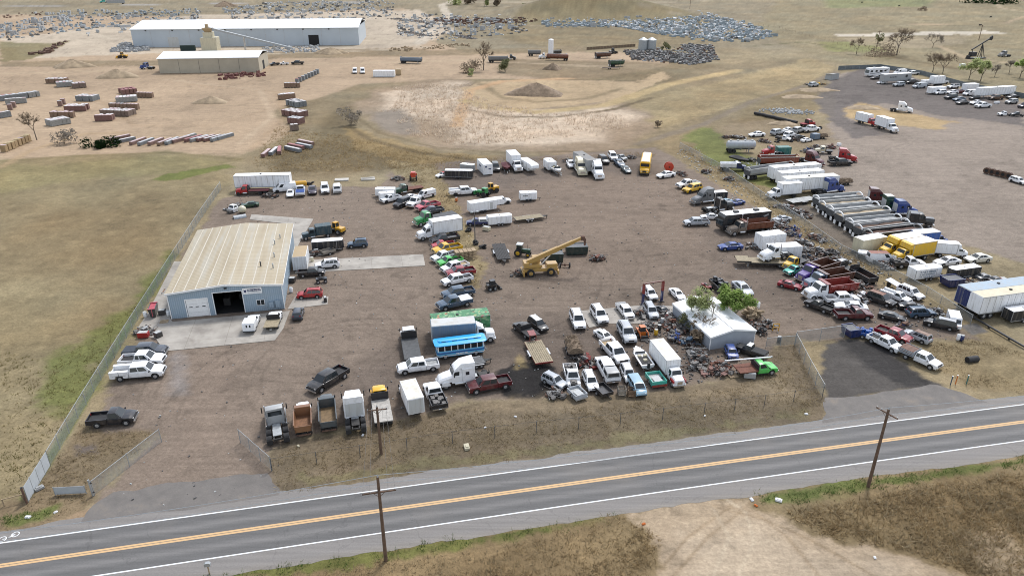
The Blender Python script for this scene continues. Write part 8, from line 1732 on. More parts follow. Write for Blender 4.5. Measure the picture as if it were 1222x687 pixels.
def gable_house(root,W,D,he,hr,wallm,roofm,holes,over=.25,ribs=0,th=.12):
 """gabled hall, gable end on the y = 0 side, with openings (x0, x1, z0, z1) cut in the front wall"""
 zt=lambda x:he+(hr-he)*(1-abs(2*x/W-1));m=MB();t=.18
 xs=sorted({0,W/2,W}|{v for h in holes for v in h[:2]})
 for a,b in zip(xs,xs[1:]):
  seg=[(0,None)];hs=[h for h in holes if h[0] <=a and h[1] >=b];z=0
  for h in sorted(hs,key=lambda h:h[2]):
   if h[2] > z:m.box(a,0,z,b,t,h[2])
   z=h[3]
  m.prism([(a,z),(b,z),(b,zt(b)),(a,zt(a))],0,t)
 m.prism([(0,0),(W,0),(W,he),(W/2,hr),(0,he)],D-t,D)
 m.box(0,t,0,t,D-t,he-.01);m.box(W-t,t,0,W,D-t,he-.01);obj('wall',m,wallm,root,smooth=False)
 r=MB();o=over;sl=(hr-he)/(W/2)
 r.prism([(-o,he-sl*o+.02),(W/2,hr+.02),(W/2,hr+.02+th),(-o,he-sl*o+.02+th)],-o,D+o);r.prism([(W/2,hr+.02),(W+o,he-sl*o+.02),(W+o,he-sl*o+.02+th),(W/2,hr+.02+th)],-o,D+o)
 ro=obj('roof',r,roofm,root,smooth=False)
 f=MB()
 for a,b in ((-o,W/2),(W/2,W+o)):
  za=(he-sl*o if a < 0 else hr)+.0;zb=(hr if b==W/2 else he-sl*o)
  f.prism([(a,za-.12),(b,zb-.12),(b,zb+th+.05),(a,za+th+.05)],-o-.06,-o-.003)
 for x in (-o,W+o):f.box(x-.05,-o,he-sl*o-.12,x+.05,D+o,he-sl*o+.0)
 if not ribs:f.box(W/2-.18,-o,hr+th+.02,W/2+.18,D+o,hr+th+.06)
 obj('roof_trim',f,'white paint',ro,smooth=False)
 if ribs:
  k=MB();n=ribs
  for i in range(n):
   x=W*(i+.5)/n;z=zt(x)+.02+th
   if abs(x-W/2) > .3:k.prism([(x-.07,z-.005),(x+.07,z-.005),(x+.07,z+.012),(x-.07,z+.012)],-o+.05,D+o-.05)
  obj('roof_seam',k,'rooftop',ro,smooth=False,col=alb((212,206,190)))
 return ro
ANG=radians(12.1)
shop=empty('metal_shop',(-52.9,99.2,0),ANG);tag(shop,'blue grey metal workshop with tan roof, open bay and white garage door','workshop')
W,D=16.8,27.8
ro=gable_house(shop,W,D,4.3,5.05,'blue cladding','tan roof',[(2.35,5.55,0,3.0),(6.5,10.8,0,3.75)],.3,ribs=10)
m=MB().box(2.4,.06,.02,5.5,.14,2.97)
gd=obj('garage_door',m,'white paint',shop,smooth=False);m=MB()
for z in (.75,1.5,2.2):m.box(2.42,.05,z-.012,5.48,.064,z+.012)
obj('door_seam',m,'alloy',gd);
for k in range(3):obj('door_window',MB().box(2.75+k*.95,.045,1.62,3.25+k*.95,.062,1.76),'glass',gd)
m=MB()
for x0,x1,z1 in ((2.35,5.55,3.0),(6.5,10.8,3.75)):m.box(x0-.12,-.04,0,x0,.02,z1+.12).box(x1,-.04,0,x1+.12,.02,z1+.12).box(x0,-.04,z1,x1,.02,z1+.12)
obj('door_frame',m,'white paint',shop,smooth=False)
m=MB().box(.2,.2,.03,W-.2,D-.2,.06);obj('shop_floor',m,'interior',shop)  # concrete floor coloured near black: the indoor shade is put into its colour
m=MB().rbox(7.2,3,.06,8.3,6.5,1.3).box(9.4,5,.06,10.4,7,1.0);obj('workbench',m,'chassis',shop)
w=obj('window_frame',MB().box(12.75,-.04,1.0,14.0,.02,2.0),'white paint',shop,smooth=False);obj('window_pane',MB().box(12.82,-.055,1.07,13.33,-.042,1.93).box(13.42,-.055,1.07,13.93,-.042,1.93),'glass',w)
sg=obj('sign_board',MB().box(10.95,-.12,3.15,13.85,-.06,4.2),'white paint',shop,smooth=False)
m=MB();r=random.Random(2)
for k in range(10):x=11.7+k*.205;m.box(x,-.135,3.58,x+.07,-.122,4.02).box(x+.07,-.135,3.58+(.32 if k % 3 else 0),x+.17,-.122,3.69+(.32 if k % 3 else 0)).box(x+.11,-.135,3.58,x+.17,-.122,3.58+r.choice((.2,.42)))
obj('sign_lettering',m,'navy paint',sg,smooth=False)
m=MB()
for k in range(14):x=11.75+k*.14;m.box(x,-.132,3.38,x+.09,-.122,3.47)
obj('sign_small_lettering',m,'grey lettering',sg,smooth=False)
obj('sign_emblem',MB().prism([(11.1,3.95),(11.3,3.8),(11.36,3.9),(11.44,3.8),(11.56,4.02),(11.52,3.65),(11.38,3.4),(11.2,3.55)],-.135,-.122),'navy paint',sg,smooth=False)
obj('gable_lamp',MB().box(8.3,-.2,4.35,8.7,0,4.55),'dark trim',shop)
for x,y,h in ((13.2,7,1.0),(15.2,6.2,.8),(15.0,11,.8),(14.6,17,.9),(15.3,20,.7)):obj('vent_pipe',MB().cyl((x,y,4.3),(x,y,4.9+h*.6),.1,n=8).cyl((x,y,4.9+h*.6),(x,y,5.0+h*.6),.17,.05,n=8),'galv' if h < 1 else 'dark trim',shop)
for x in (W+.02,-.14):obj('gutter_pipe',MB().box(x,-.1,0,x+.12,0,4.2),'white paint',shop)
obj('utility_box',MB().box(14.6,-.3,.5,15.3,-.01,1.5).box(15.6,-.25,.4,16.3,-.01,1.7),'blue cladding',shop)
obj('lean_to',MB().box(-1.6,21,0,-.02,24,2.2),'blue cladding',shop,smooth=False)
shed=empty('white_shed',(28.35,89.6,0),radians(16.6));tag(shed,'small shed with bright white metal roof beside the green tree','shed')
ro=gable_house(shed,7.3,11.2,2.05,2.75,'shed wall','white roof',[],.12,th=.08)
for x,y in ((2.1,2.6),(5.2,3.6),(1.6,7.6),(5.4,8.4)):
 z=2.05+.7*(1-abs(2*x/7.3-1))+.105;s_=.7/3.65*(1 if x < 3.65 else -1);m=MB();m.hexa([(x-.5,y-.4,z-.5*s_),(x+.5,y-.4,z+.5*s_),(x+.5,y+.4,z+.5*s_),(x-.5,y+.4,z-.5*s_)],[(x-.5,y-.4,z+.02-.5*s_),(x+.5,y-.4,z+.02+.5*s_),(x+.5,y+.4,z+.02+.5*s_),(x-.5,y+.4,z+.02-.5*s_)]);obj('roof_light',m,'galv',ro,smooth=False)
for x in (-.04,7.24):obj('corner_trim',MB().box(x,-.04,0,x+.1,.06,2.0),'white paint',shed)
# ------------------------------------------------------------------ far buildings
hall=empty('long_hall',(-222,441.7,0),radians(5.4));tag(hall,'very long pale metal production hall with white roof in the far yard','industrial hall')
simple('pale cladding',(.44,.49,.53),.5,0,.06,.1)
W,D=130.6,46
m=MB().box(0,0,0,W,.4,9.9).box(0,D-.4,0,W,D,9.9).prism([(0,0),(.4,0),(.4,9.9),(0,9.9)],.4,D-.4).box(W-.4,.4,0,W,D-.4,9.9);obj('wall',m,'pale cladding',hall,smooth=False)
m=MB();m.add([(-.5,-.6,9.8),(W+.5,-.6,9.8),(W+.5,D/2,13.0),(-.5,D/2,13.0),(-.5,D+.6,9.8),(W+.5,D+.6,9.8),(-.5,-.6,10.1),(W+.5,-.6,10.1),(W+.5,D/2,13.3),(-.5,D/2,13.3),(-.5,D+.6,10.1),(W+.5,D+.6,10.1)],[(0,1,7,6),(6,7,8,9),(9,8,11,10),(4,10,11,5),(0,6,9,10,4,3),(1,2,5,11,8,7),(0,3,2,1),(3,4,5,2)]);ro=obj('roof',m,'white roof',hall,smooth=False)
m=MB()
for k in range(1,12):x=W*k/12;m.box(x-.08,-.06,0,x+.08,-.003,9.7)
obj('cladding_seam',m,'alloy',hall)
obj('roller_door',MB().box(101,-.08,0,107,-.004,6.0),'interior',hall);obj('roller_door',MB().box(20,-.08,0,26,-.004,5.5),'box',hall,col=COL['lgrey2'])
for k in range(8):obj('roof_vent',MB().rbox(8+15*k,-.3,9.0,8.8+15*k,.05,9.6),'dark trim',hall)
tan=empty('tan_warehouse',(-163.3,343.9,0),radians(6.5));tag(tan,'tan metal warehouse with pale roof standing before the long hall','warehouse')
W,D=45,22
m=MB().box(0,0,0,W,.3,6.5).box(0,D-.3,0,W,D,6.5).box(0,.3,0,.3,D-.3,6.5).box(W-.3,.3,0,W,D-.3,6.5).prism([(W-.3,6.5),(W,6.5),(W,6.6),(W-.3,6.6)],.3,D-.3);obj('wall',m,'tan cladding',tan,smooth=False)
m=MB();m.add([(-.3,-.4,6.4),(W+.3,-.4,6.4),(W+.3,D/2,8.2),(-.3,D/2,8.2),(-.3,D+.4,6.4),(W+.3,D+.4,6.4),(-.3,-.4,6.65),(W+.3,-.4,6.65),(W+.3,D/2,8.45),(-.3,D/2,8.45),(-.3,D+.4,6.65),(W+.3,D+.4,6.65)],[(0,1,7,6),(6,7,8,9),(9,8,11,10),(4,10,11,5),(0,6,9,10,4,3),(1,2,5,11,8,7),(0,3,2,1),(3,4,5,2)]);obj('roof',m,'white roof',tan,smooth=False)
m=MB()
for k in range(1,5):x=W*k/5;m.box(x-.06,-.05,0,x+.06,-.003,6.3)
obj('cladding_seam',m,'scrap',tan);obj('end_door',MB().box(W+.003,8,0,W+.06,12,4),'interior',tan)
plant=empty('batch_plant',(*(-172.25,429.99),0),radians(5));tag(plant,'cream batching tower with long diagonal conveyor before the long hall','batching plant')
obj('tower',MB().rbox(-4,-4,0,4.5,4,7).rbox(-2.5,-2.5,7,2.5,2.5,9.8),'box',plant,col=COL['cream'])
obj('hopper',MB().hexa([(-1.5,-1.5,9.8),(1.5,-1.5,9.8),(1.5,1.5,9.8),(-1.5,1.5,9.8)],[(-2.6,-2.6,12),(2.6,-2.6,12),(2.6,2.6,12),(-2.6,2.6,12)]).rbox(-1,-1,12,.6,.6,14),'box',plant,col=COL['tan'])
obj('conveyor',MB().hexa([(1,-1.2,11.4),(46,-5.2,.6),(46,-3.4,.6),(1,.6,11.4)],[(1,-1.2,12.4),(46,-5.2,1.6),(46,-3.4,1.6),(1,.6,12.4)]),'galv',plant,smooth=False)
for x,z in ((20,7.2),(36,3.4)):[obj('conveyor_leg',MB().box(x-.2,y,0,x+.2,y+.4,z),'concrete',plant) for y in (-4.4,-2.2)]
obj('dark_bin',MB().rbox(-16,-3,0,-8,-1,3),'matte',plant,col=COL['green4'])
for i,(x,y) in enumerate(((74.85,429.99),(79.65,429.99))):
 s=empty('grain_silo',(x,y,0));tag(s,('left' if i==0 else 'right')+' one of two corrugated steel silos beside the far scrap field','silo','pair of steel silos')
 obj('silo_wall',MB().loft([[((2.6+.04*(k % 2))*cos(2*pi*j/24),(2.6+.04*(k % 2))*sin(2*pi*j/24),.4*k) for j in range(24)] for k in range(15)]),'galv',s);obj('silo_roof',MB().cyl((0,0,5.6),(0,0,7.0),2.75,.3,n=24),'galv',s)
# ------------------------------------------------------------------ fences, poles, wires
def fence(name,pts,h,label,post='galv',mesh='chain mesh',gap=3.0,rail=True,cat='fence',z=0,group=None):
 r=empty(name,(*pts[0],0));tag(r,label,cat,group);P=[np.array(p)-np.array(pts[0]) for p in pts]
 for a,b in zip(P,P[1:]):
  L=np.linalg.norm(b-a);n=max(1,round(L/gap));ang=atan2(b[1]-a[1],b[0]-a[0])
  for k in range(n+(1 if b is P[-1] else 0)):
   q=a+(b-a)*k/n;obj('post',MB().cyl((0,0,-.1),(0,0,h+.08),.045 if post !='timber' else .08,n=8),post,r,loc=(q[0],q[1],0))
  if mesh:
   o=obj('mesh_panel' if mesh=='chain mesh' else 'fence_panel',MB().add([(0,0,.03),(L,0,.03),(L,0,h),(0,0,h)],[(0,1,2,3)]) if mesh=='chain mesh' else MB().box(0,-.02,.03,L,.02,h),mesh,r,smooth=False,loc=(a[0],a[1],0));o.rotation_euler=(0,0,ang)
  if rail:
   o=obj('top_rail',MB().cyl((0,0,h),(L,0,h),.032 if mesh else .014,n=6),'galv' if mesh else 'wire',r,loc=(a[0],a[1],0));o.rotation_euler=(0,0,ang)
 return r
simple('slat panel',(.40,.43,.45),.6,0,.1,1);simple('dark slat',(.13,.15,.16),.7,0,.25,1);simple('green slat',(.20,.27,.24),.6,0,.2,1)
fence('chain_link_fence',[(-69.78,166),(-66.21,143.65),(-62.48,122.73),(-57.63,96.02),(-53.89,76),(-51.51,64.07)],1.9,'long chain link fence between the pasture and the gravel yard')
fence('slatted_fence',[(-51.51,64.07),(-50.41,58.28)],1.9,'short pale slatted fence end at the pasture corner',mesh='slat panel',gap=1.6)
fence('low_fence',[(-48.2,59.3),(-45.07,59.56)],.95,'low pale board fence piece beside the entrance corner',mesh='slat panel',gap=3)
c=empty('corner_post',(*(-50.43,58.03),0));tag(c,'dark rusty steel corner post at the pasture fence end','post');obj('post_shaft',MB().cyl((0,0,0),(0,0,2.0),.11,n=10),'rust',c);obj('post_cap',MB().cyl((0,0,2.0),(0,0,2.06),.13,n=10),'dark trim',c)
c=empty('timber_rail',(*(-52.55,57.66),0));tag(c,'low timber rail with two posts beside the dark corner post','rail');e_=np.array((-51.01,58.41))-np.array((-52.55,57.66));obj('rail_beam',MB().cyl((0,0,.8),(e_[0],e_[1],.8),.06,n=8),'timber',c);obj('post',MB().cyl((0,0,0),(0,0,.85),.07,n=8),'timber',c);obj('post',MB().cyl((0,0,0),(0,0,.85),.07,n=8),'timber',c,loc=(e_[0],e_[1],0))
c=empty('gate_post',(*(-44.15,59.17),0));tag(c,'thick grey gate post at the left of the entrance driveway','post');obj('post_shaft',MB().cyl((0,0,0),(0,0,2.1),.1,n=10),'galv',c);obj('hinge',MB().box(.08,-.05,1.6,.25,.05,1.7).box(.08,-.05,.4,.25,.05,.5),'dark trim',c)
fence('chain_link_gate',[(-44.05,59.3),(-40.94,68.3)],1.8,'open chain link gate leaf left of the entrance driveway',gap=4,cat='gate')
fence('chain_link_gate',[(-31.68,68.14),(-26.57,63.21)],1.9,'open chain link gate leaf right of the entrance driveway',gap=2.5,cat='gate')
fence('chain_link_fence',[(-26.48,63.21),(-17.2,65.53),(-6.94,68.14),(2.89,70.07),(13.1,71.74),(23.77,73.82),(39.84,77.51)],1.6,'thin wire mesh fence through dry grass along the road verge',mesh=None,post='scrap',gap=4.5)
fence('chain_link_fence',[(41.05,90.91),(40.3,83.36),(39.84,77.51)],2.0,'chain link fence beside the dark right driveway',gap=2.5)
fence('chain_link_gate',[(41.35,91.4),(49.28,93.41)],2.0,'closed wide chain link gate across the right lane',gap=4,cat='gate')
fence('chain_link_fence',[(36.75,90.42),(41.14,91.15)],1.5,'short chain link fence between shed and right gate',gap=2)
fence('strip_fence',[(48.75,206.4),(55.14,180.34),(58.27,155.9),(60.82,140.59),(62.44,126.41),(66.54,115.9),(68.95,107.72),(70.52,97.64)],1.5,'long green wire fence between the yard and the trailer lot',gap=4)
fence('slatted_fence',[(155.49,354.12),(177.95,359.47),(187.63,338.96),(189.14,307.89),(197.52,281.72),(204.34,256.43)],2.0,'dark slatted fence behind the far lot vehicles',mesh='dark slat',gap=4,rail=False)
o=empty('edge_rail',(*(71.68,99.87),0));tag(o,'black pipe rail along the right lot edge at ground level','rail');e_=np.array((73.98,89.46))-np.array((71.68,99.87));obj('rail_pipe',MB().cyl((0,0,.3),(e_[0],e_[1],.3),.16,n=8),'dark trim',o)
for t in (.02,.35,.7,.98):obj('rail_foot',MB().box(-.15,-.1,0,.15,.1,.3),'chassis',o,loc=(e_[0]*t,e_[1]*t,0))
fence('snow_fence',[(42.7,429.99),(58.07,437.7),(72.97,445.69)],1.6,'weathered upright timber fence near the steel silos',mesh='brush',post='timber',gap=2,rail=False)
fence('field_fence',[(195.5,555.99),(198.06,445.69),(194.41,394.97)],1.4,'thin post fence across the far right pasture',mesh=None,post='timber',gap=6,rail=False)
fence('field_fence',[(165.14,803.09),(173.53,610.13),(195.5,555.99)],1.4,'dark post fence over the far grassy hill',mesh=None,post='timber',gap=6,rail=False)
def upole(x,y,h,label,arms,rz):
 r=empty('utility_pole',(x,y,0),rz);tag(r,label,'utility pole');obj('pole_shaft',MB().cyl((0,0,-.1),(0,0,h),.19,.13,n=10),'pole wood',r)
 for z,w in arms:
  a=obj('crossarm',MB().box(-w/2,-.2,z-.06,w/2,-.1,z+.06).cyl((-.55,-.16,z),(0,-.1,z-.6),.025,n=5).cyl((.55,-.16,z),(0,-.1,z-.6),.025,n=5),'pole wood',r)
  for k in (-1,-.55,.55,1):obj('insulator',MB().cyl((k*w*.47,-.15,z+.06),(k*w*.47,-.15,z+.2),.045,n=8),'galv',a)
 obj('pole_band',MB().cyl((0,0,h*.62),(0,0,h*.62+.14),.15,n=10).cyl((0,0,h*.3),(0,0,h*.3+.14),.165,n=10),'galv',r)
 obj('top_cap',MB().cyl((0,0,h),(0,0,h+.25),.09,.02,n=8),'galv',r);return r
p1=(-11.88,50.32);p2=(38.18,60.61);p3=(-14.92,66.13)
upole(*p1,9.9,'tall utility pole by the near verge left of centre',[(8.3,3.0)],ANG)
upole(*p2,9.9,'brown utility pole by the road at the right',[(9.5,2.4)],radians(-60))
upole(*p3,6.4,'shorter utility pole in the grass in front of the white semi tractor',[(6.1,2.2)],ANG)
def wire(pts,label,sag=.8):
 m=MB();
 for a,b in zip(pts,pts[1:]):
  a=np.array(a,float);b=np.array(b,float);L=np.linalg.norm(b-a);n=14;q=[tuple(a+(b-a)*t/n-np.array((0,0,sag*L/50*4*(t/n)*(1-t/n)))) for t in range(n+1)];m.tube(q,.028 if L > 30 else .012,4)
 o=obj('overhead_wire',m,'scrap' if L < 30 else 'galv');tag(o,label,'wire','overhead wires');return o
dx,dy=p2[0]-p1[0],p2[1]-p1[1]
ex=lambda p,k,z:(p[0]+dx*k,p[1]+dy*k,z)
wire([ex(p1,-1,10),(*p1,10.1),(*p2,10.1),ex(p2,1,10)],'upper overhead wire running along the road from pole top to pole top')
wire([ex(p1,-1,9.2),(p1[0],p1[1],9.2),(p2[0],p2[1],9.3),ex(p2,1,9.2)],'lower overhead wire running along the road below the pole tops')
ca,sa=cos(ANG),sin(ANG)
for k,nm in ((-1.4,'left'),(-.8,'inner left'),(.8,'inner right'),(1.4,'right')):wire([(p1[0]+ca*k,p1[1]+sa*k,8.5),(p3[0]+ca*k*.7,p3[1]+sa*k*.7,6.3)],nm+' one of the short wires crossing the road between two poles',.3)
lp=empty('yard_light',(*(-7.22,130.93),0),ANG);tag(lp,'dark yard light pole with twin lamps beside the dry grass strip','light pole');obj('pole_shaft',MB().cyl((0,0,0),(0,0,6.4),.12,.08,n=10),'scrap',lp)
for sd in (-1,1):i=obj('lamp_arm',MB().cyl((0,0,6.3),(sd*.5,0,6.5),.04,n=6),'scrap',lp);obj('lamp_head',MB().rbox(sd*.55-.25,-.2,6.4,sd*.55+.25,.2,6.65),'galv',i)
mb_=empty('mailbox',(*(-27.89,48.71),0),ANG);tag(mb_,'grey mailbox on a short post at the near road edge','mailbox');obj('post',MB().box(-.05,-.05,0,.05,.05,1.0),'timber',mb_);obj('box',MB().prism([(-.28,1.0),(.28,1.0),(.28,1.25),(.15,1.38),(-.15,1.38),(-.28,1.25)],-.15,.15),'galv',mb_)
for px_,nm,cn in (((57.94,80.45),'grey marker post at the right driveway culvert','steel'),((58.72,80.66),'orange marker post at the right driveway culvert','orange2'),((60.16,80.66),'green topped marker post near the right driveway','teal4')):
 q=empty('marker_post',(*px_,0));tag(q,nm,'marker post');obj('post',MB().cyl((0,0,0),(0,0,1.3),.07,n=8),'paint',q,col=COL[cn]);obj('post_cap',MB().cyl((0,0,1.3),(0,0,1.38),.085,n=8),'white paint',q)
# ------------------------------------------------------------------ pump jack, cattle
pj=empty('pump_jack',(*(245.34,394.97),0),radians(14));tag(pj,'black oil pump jack standing in the far right pasture','pump jack')
obj('samson_post',MB().cyl((1.2,-.9,0),(1.8,0,7.4),.18,n=6).cyl((1.2,.9,0),(1.8,0,7.4),.18,n=6).cyl((4.2,-.9,0),(1.8,0,7.4),.18,n=6).cyl((4.2,.9,0),(1.8,0,7.4),.18,n=6),'dark trim',pj)
obj('walking_beam',MB().hexa([(-4.4,-.25,4.2),(5.6,-.25,9.6),(5.6,.25,9.6),(-4.4,.25,4.2)],[(-4.4,-.25,4.8),(5.6,-.25,10.3),(5.6,.25,10.3),(-4.4,.25,4.8)]),'dark trim',pj)
obj('horse_head',MB().prism([(5.2,9.2),(6.6,8.9),(7.1,10.2),(6.6,11.4),(5.4,10.6)],-.35,.35),'dark trim',pj);obj('counterweight',MB().rbox(-4.6,-1.2,1.2,-1.4,1.2,3.4).cyl((-3.4,-.2,2.2),(-4.2,-.2,4.5),.2,n=6),'dark trim',pj);obj('base_skid',MB().box(-6,-1.3,0,5,1.3,.5).rbox(-6,-.8,.5,-4.6,.8,1.8),'dark trim',pj)
def cow(x,y,rz,label):
 m=MB();rings=[]
 for xx,zc,rz_,ry in ((-1.05,1.2,.18,.16),(-.95,1.12,.36,.28),(-.4,1.05,.42,.36),(.3,1.05,.42,.34),(.75,1.1,.38,.27),(1.0,1.25,.24,.17),(1.25,1.1,.18,.13),(1.45,.85,.15,.13),(1.7,.62,.09,.09)):rings.append([(xx,ry*cos(2*pi*j/10),zc+rz_*sin(2*pi*j/10)) for j in range(10)])
 m.loft(rings)
 for lx,ly in ((-.8,.2),(-.8,-.2),(.65,.2),(.65,-.2)):s=1 if lx > 0 else -1;m.cyl((lx,ly,.9),(lx-.08*s*(lx < 0),ly,.45),.13,.075,n=7);m.cyl((lx-.08*s*(lx < 0),ly,.46),(lx,ly,0),.075,.06,n=7)
 m.cyl((-1.05,0,1.3),(-1.2,0,.55),.04,.03,n=5);m.cyl((1.3,.12,1.15),(1.28,.32,1.18),.06,.03,n=5);m.cyl((1.3,-.12,1.15),(1.28,-.32,1.18),.06,.03,n=5)
 o=obj('cow',m,'cow hide',loc=(x,y,-.1));o.rotation_euler=(0,0,rz);tag(o,label,'cow','cattle grazing on the far pasture');return o
for (x,y),a,l in (((376.23,829.05),.2,'black cow grazing at the left of the far pasture herd'),((407.57,871.18),2.6,'small dark cow at the very top of the far pasture'),((391.76,778.67),3.3,'black cow standing alone in the mid far pasture'),((403.76,645.27),.4,'black cow highest on the right far pasture'),((351.65,571.89),.1,'black cow standing above the pump jack')):cow(x,y,a,l)
# ------------------------------------------------------------------ trees
def branches(r,h,spread,depth,nb,rad):
 seg=[];tips=[]
 def grow(p,d,l,rr,k):
  q=p+d*l;seg.append((p,q,rr,rr*.68))
  if k==0:tips.append((q,d));return
  for j in range(nb if k > 1 else nb+1):
   a=r.uniform(0,2*pi);tl=r.uniform(.25,.75)*spread
   u=np.cross(d,(0,0,1.)) if abs(d[2]) < .95 else np.array((1.,0,0));u /=np.linalg.norm(u);w=np.cross(d,u)
   nd=d*cos(tl)+(u*cos(a)+w*sin(a))*sin(tl);nd[2]+=.12;nd /=np.linalg.norm(nd);grow(q,nd,l*r.uniform(.6,.9),rr*.62,k-1)
   if k <=2:tips.append((q,nd))
 grow(np.array((0,0,-.1)),np.array((r.uniform(-.08,.08),r.uniform(-.08,.08),1.)),h*.26,rad,depth);return seg,tips
def tree(x,y,h,label,name='tree',leaf=None,twig='twig',bark='bark',seed=1,spread=1.0,depth=4,nb=2,nleaf=14,lsize=.22,stems=1,cat='tree',group=None):
 r=random.Random(seed);root=empty(name,(x,y,0));tag(root,label,cat,group);t=MB();c=MB();top=0;L=[];T=[]
 for s in range(stems):
  seg,tips=branches(r,h,spread,depth,nb,h*.022/sqrt(stems));off=np.array((r.uniform(-1,1),r.uniform(-1,1),0))*h*.1*(stems > 1)
  L+=[(a+off,b+off,q,w) for a,b,q,w in seg];T+=[(a+off,d) for a,d in tips]
 mx=max(b[2] for _,b,_,_ in L);k=h/mx*.92
 for a,b,q,w in L:t.cyl(tuple(a*k),tuple(b*k),max(q,.012*h/6),max(w,.008*h/6),n=6 if q > .05 else 4)
 obj('trunk',t,bark,root)
 for p,d in T:
  p=p*k
  for _ in range(nleaf):
   v=np.array([r.gauss(0,1) for _ in range(3)]);v /=np.linalg.norm(v)
   if leaf:
    o=p+v*r.uniform(.05,.16)*h*.9*r.random()**.5;s=lsize*r.uniform(.6,1.4);u=np.cross(v,(.3,.5,.8));u /=(np.linalg.norm(u)+1e-6);w=np.cross(u,v+.3)
    c.add([tuple(o-u*s),tuple(o-w*s*.6),tuple(o+u*s),tuple(o+w*s*.6)],[(0,1,2,3)])
   else:
    dd=d+v*.7;dd /=np.linalg.norm(dd);l=h*r.uniform(.04,.11);u=np.cross(dd,v);u=u/(np.linalg.norm(u)+1e-6)*(.016+.0042*h)
    c.add([tuple(p-u),tuple(p+u),tuple(p+dd*l)],[(0,1,2)])
 obj('crown',c,leaf or twig,root,smooth=False);return root
def shrub(x,y,h,w,label,leaf,seed,n=700,cat='shrub',ls=.16,group=None):
 r=random.Random(seed);root=empty('shrub',(x,y,0));tag(root,label,cat,group);s=MB()
 for _ in range(9):a=r.uniform(0,2*pi);s.cyl((0,0,0),(cos(a)*w*.5*r.random(),sin(a)*w*.4*r.random(),h*r.uniform(.5,.85)),.03,.012,n=5)
 obj('stem',s,'bark',root);c=MB();cl=[(r.gauss(0,w*.26),r.gauss(0,w*.22),h*r.uniform(.2,.8),r.uniform(.18,.34)*w) for _ in range(9)]
 for _ in range(n):
  q=r.choice(cl);v=np.array([r.gauss(0,1) for _ in range(3)]);v /=np.linalg.norm(v);o=np.array(q[:3])+v*q[3]*r.uniform(.5,1);o[2]=max(.05,o[2]);z=ls*r.uniform(.5,1.5);u=np.cross(v,(.2,.6,.7));u /=(np.linalg.norm(u)+1e-6);k=np.cross(u,v)+v*.4
  c.add([tuple(o-u*z),tuple(o-k*z*.6),tuple(o+u*z),tuple(o+k*z*.6)],[(0,1,2,3)])
 obj('crown',c,leaf,root,smooth=False);return root
tree(*(34.37,97.91),5.8,'leafy bright green tree behind the white shed roof','leafy_tree','leaf green',seed=3,spread=1.3,depth=4,nb=3,nleaf=40,lsize=.15)
tree(*(27.59,97.09),6.4,'spring tree with thin yellow green leaves left of the leafy tree','spring_tree','leaf pale',seed=6,spread=1.3,depth=4,nb=3,nleaf=22,lsize=.12)
tree(*(29.44,94.18),6.2,'bare pale branched tree standing over the white shed roof','bare_tree',None,'twig pale','bark pale',seed=8,spread=.8,depth=5,nb=2,nleaf=1)
tree(*(28.5,93.92),4.0,'small grey bare tree at the left shed wall','bare_tree',None,'twig','bark',seed=12,spread=.9,depth=4,nb=3,nleaf=2)
shrub(*(26.59,96.02),2.6,2.8,'dull green shrub left of the white shed','leaf dull',4,600)
shrub(*(27.4,91.89),2.2,3.2,'pile of cut grey brown branches at the left shed corner','twig',9,800,'branch pile',.2)
tree(*(-143.69,215.56),8.6,'lone bare tree among the brick pallets','bare_tree',None,'twig','bark',seed=21,spread=1.15,depth=4,nb=3,nleaf=6)
shrub(*(-132.41,210.38),5.0,6.5,'bare grey bush beside the dark juniper','twig pale',22,500,ls=.3)
shrub(*(-119.7,207.38),1.6,7.0,'low dark green juniper bush in front of pallets','leaf juniper',23,1300,ls=.3)
tree(*(-13.59,354.12),14,'tall bare tree in the middle of the far yard','bare_tree',None,'twig','bark',seed=24,spread=1.15,depth=4,nb=3,nleaf=6)
shrub(*(-19.19,346.39),5,10,'grey bush left of the tall bare far tree','twig',25,700,ls=.35)
shrub(*(-18.3,336.55),3.6,3.0,'small blue green bush in front of tall bare far tree','leaf pale',26,500,ls=.25)
shrub(*(-3.15,348.93),6.4,6.2,'rounded grey green bush right of tall bare far tree','leaf dull',27,1100,ls=.3)
shrub(*(-52.6,235.01),7.0,6.0,'pale bare bush at the left end of reed bed','twig pale',28,700,ls=.28)
FT=[((189.3,411.78),9,'wide bare tree at the left of the far pasture trees','twig',31),((209.73,408.31),15,'big dark leaning bare tree in the far pasture','twig',33),((247.06,441.66),9,'pale bare tree on the grey salt flat','twig pale',34),((197.91,348.93),9.5,'left bare tree of the pair behind far lot','twig',35),((199.9,343.88),9.5,'right bare tree of the pair behind far lot','twig',36),((218.1,334.17),6,'small sapling right of the grey tree pair','twig pale',40),((230.62,343.88),6.5,'thin pale sapling left of the green edge tree','twig pale',39)]
for p_,h_,l_,tw,sd in FT:tree(*p_,h_,l_,'bare_tree',None,tw,'bark',seed=sd,spread=1.2,depth=5,nb=3,nleaf=3,group='bare trees on the far pasture')
tree(*(202.37,327.22),9.5,'left grey green tree behind the long ribbed trailer','spring_tree','leaf pale',seed=37,spread=1.2,depth=5,nb=3,nleaf=3,lsize=.28,group='grey green far trees')
tree(*(204.92,322.73),9.5,'right grey green tree behind the long ribbed trailer','spring_tree','leaf pale',seed=38,spread=1.2,depth=5,nb=3,nleaf=3,lsize=.28,group='grey green far trees')
tree(*(227.96,331.82),9,'light green tree cut by the right picture edge','spring_tree','leaf green',seed=41,spread=1.1,depth=5,nb=3,nleaf=4,lsize=.3)
shrub(*(224.69,462.51),7,5,'dull green shrub by a far pasture pole','leaf dull',42,500,ls=.35)
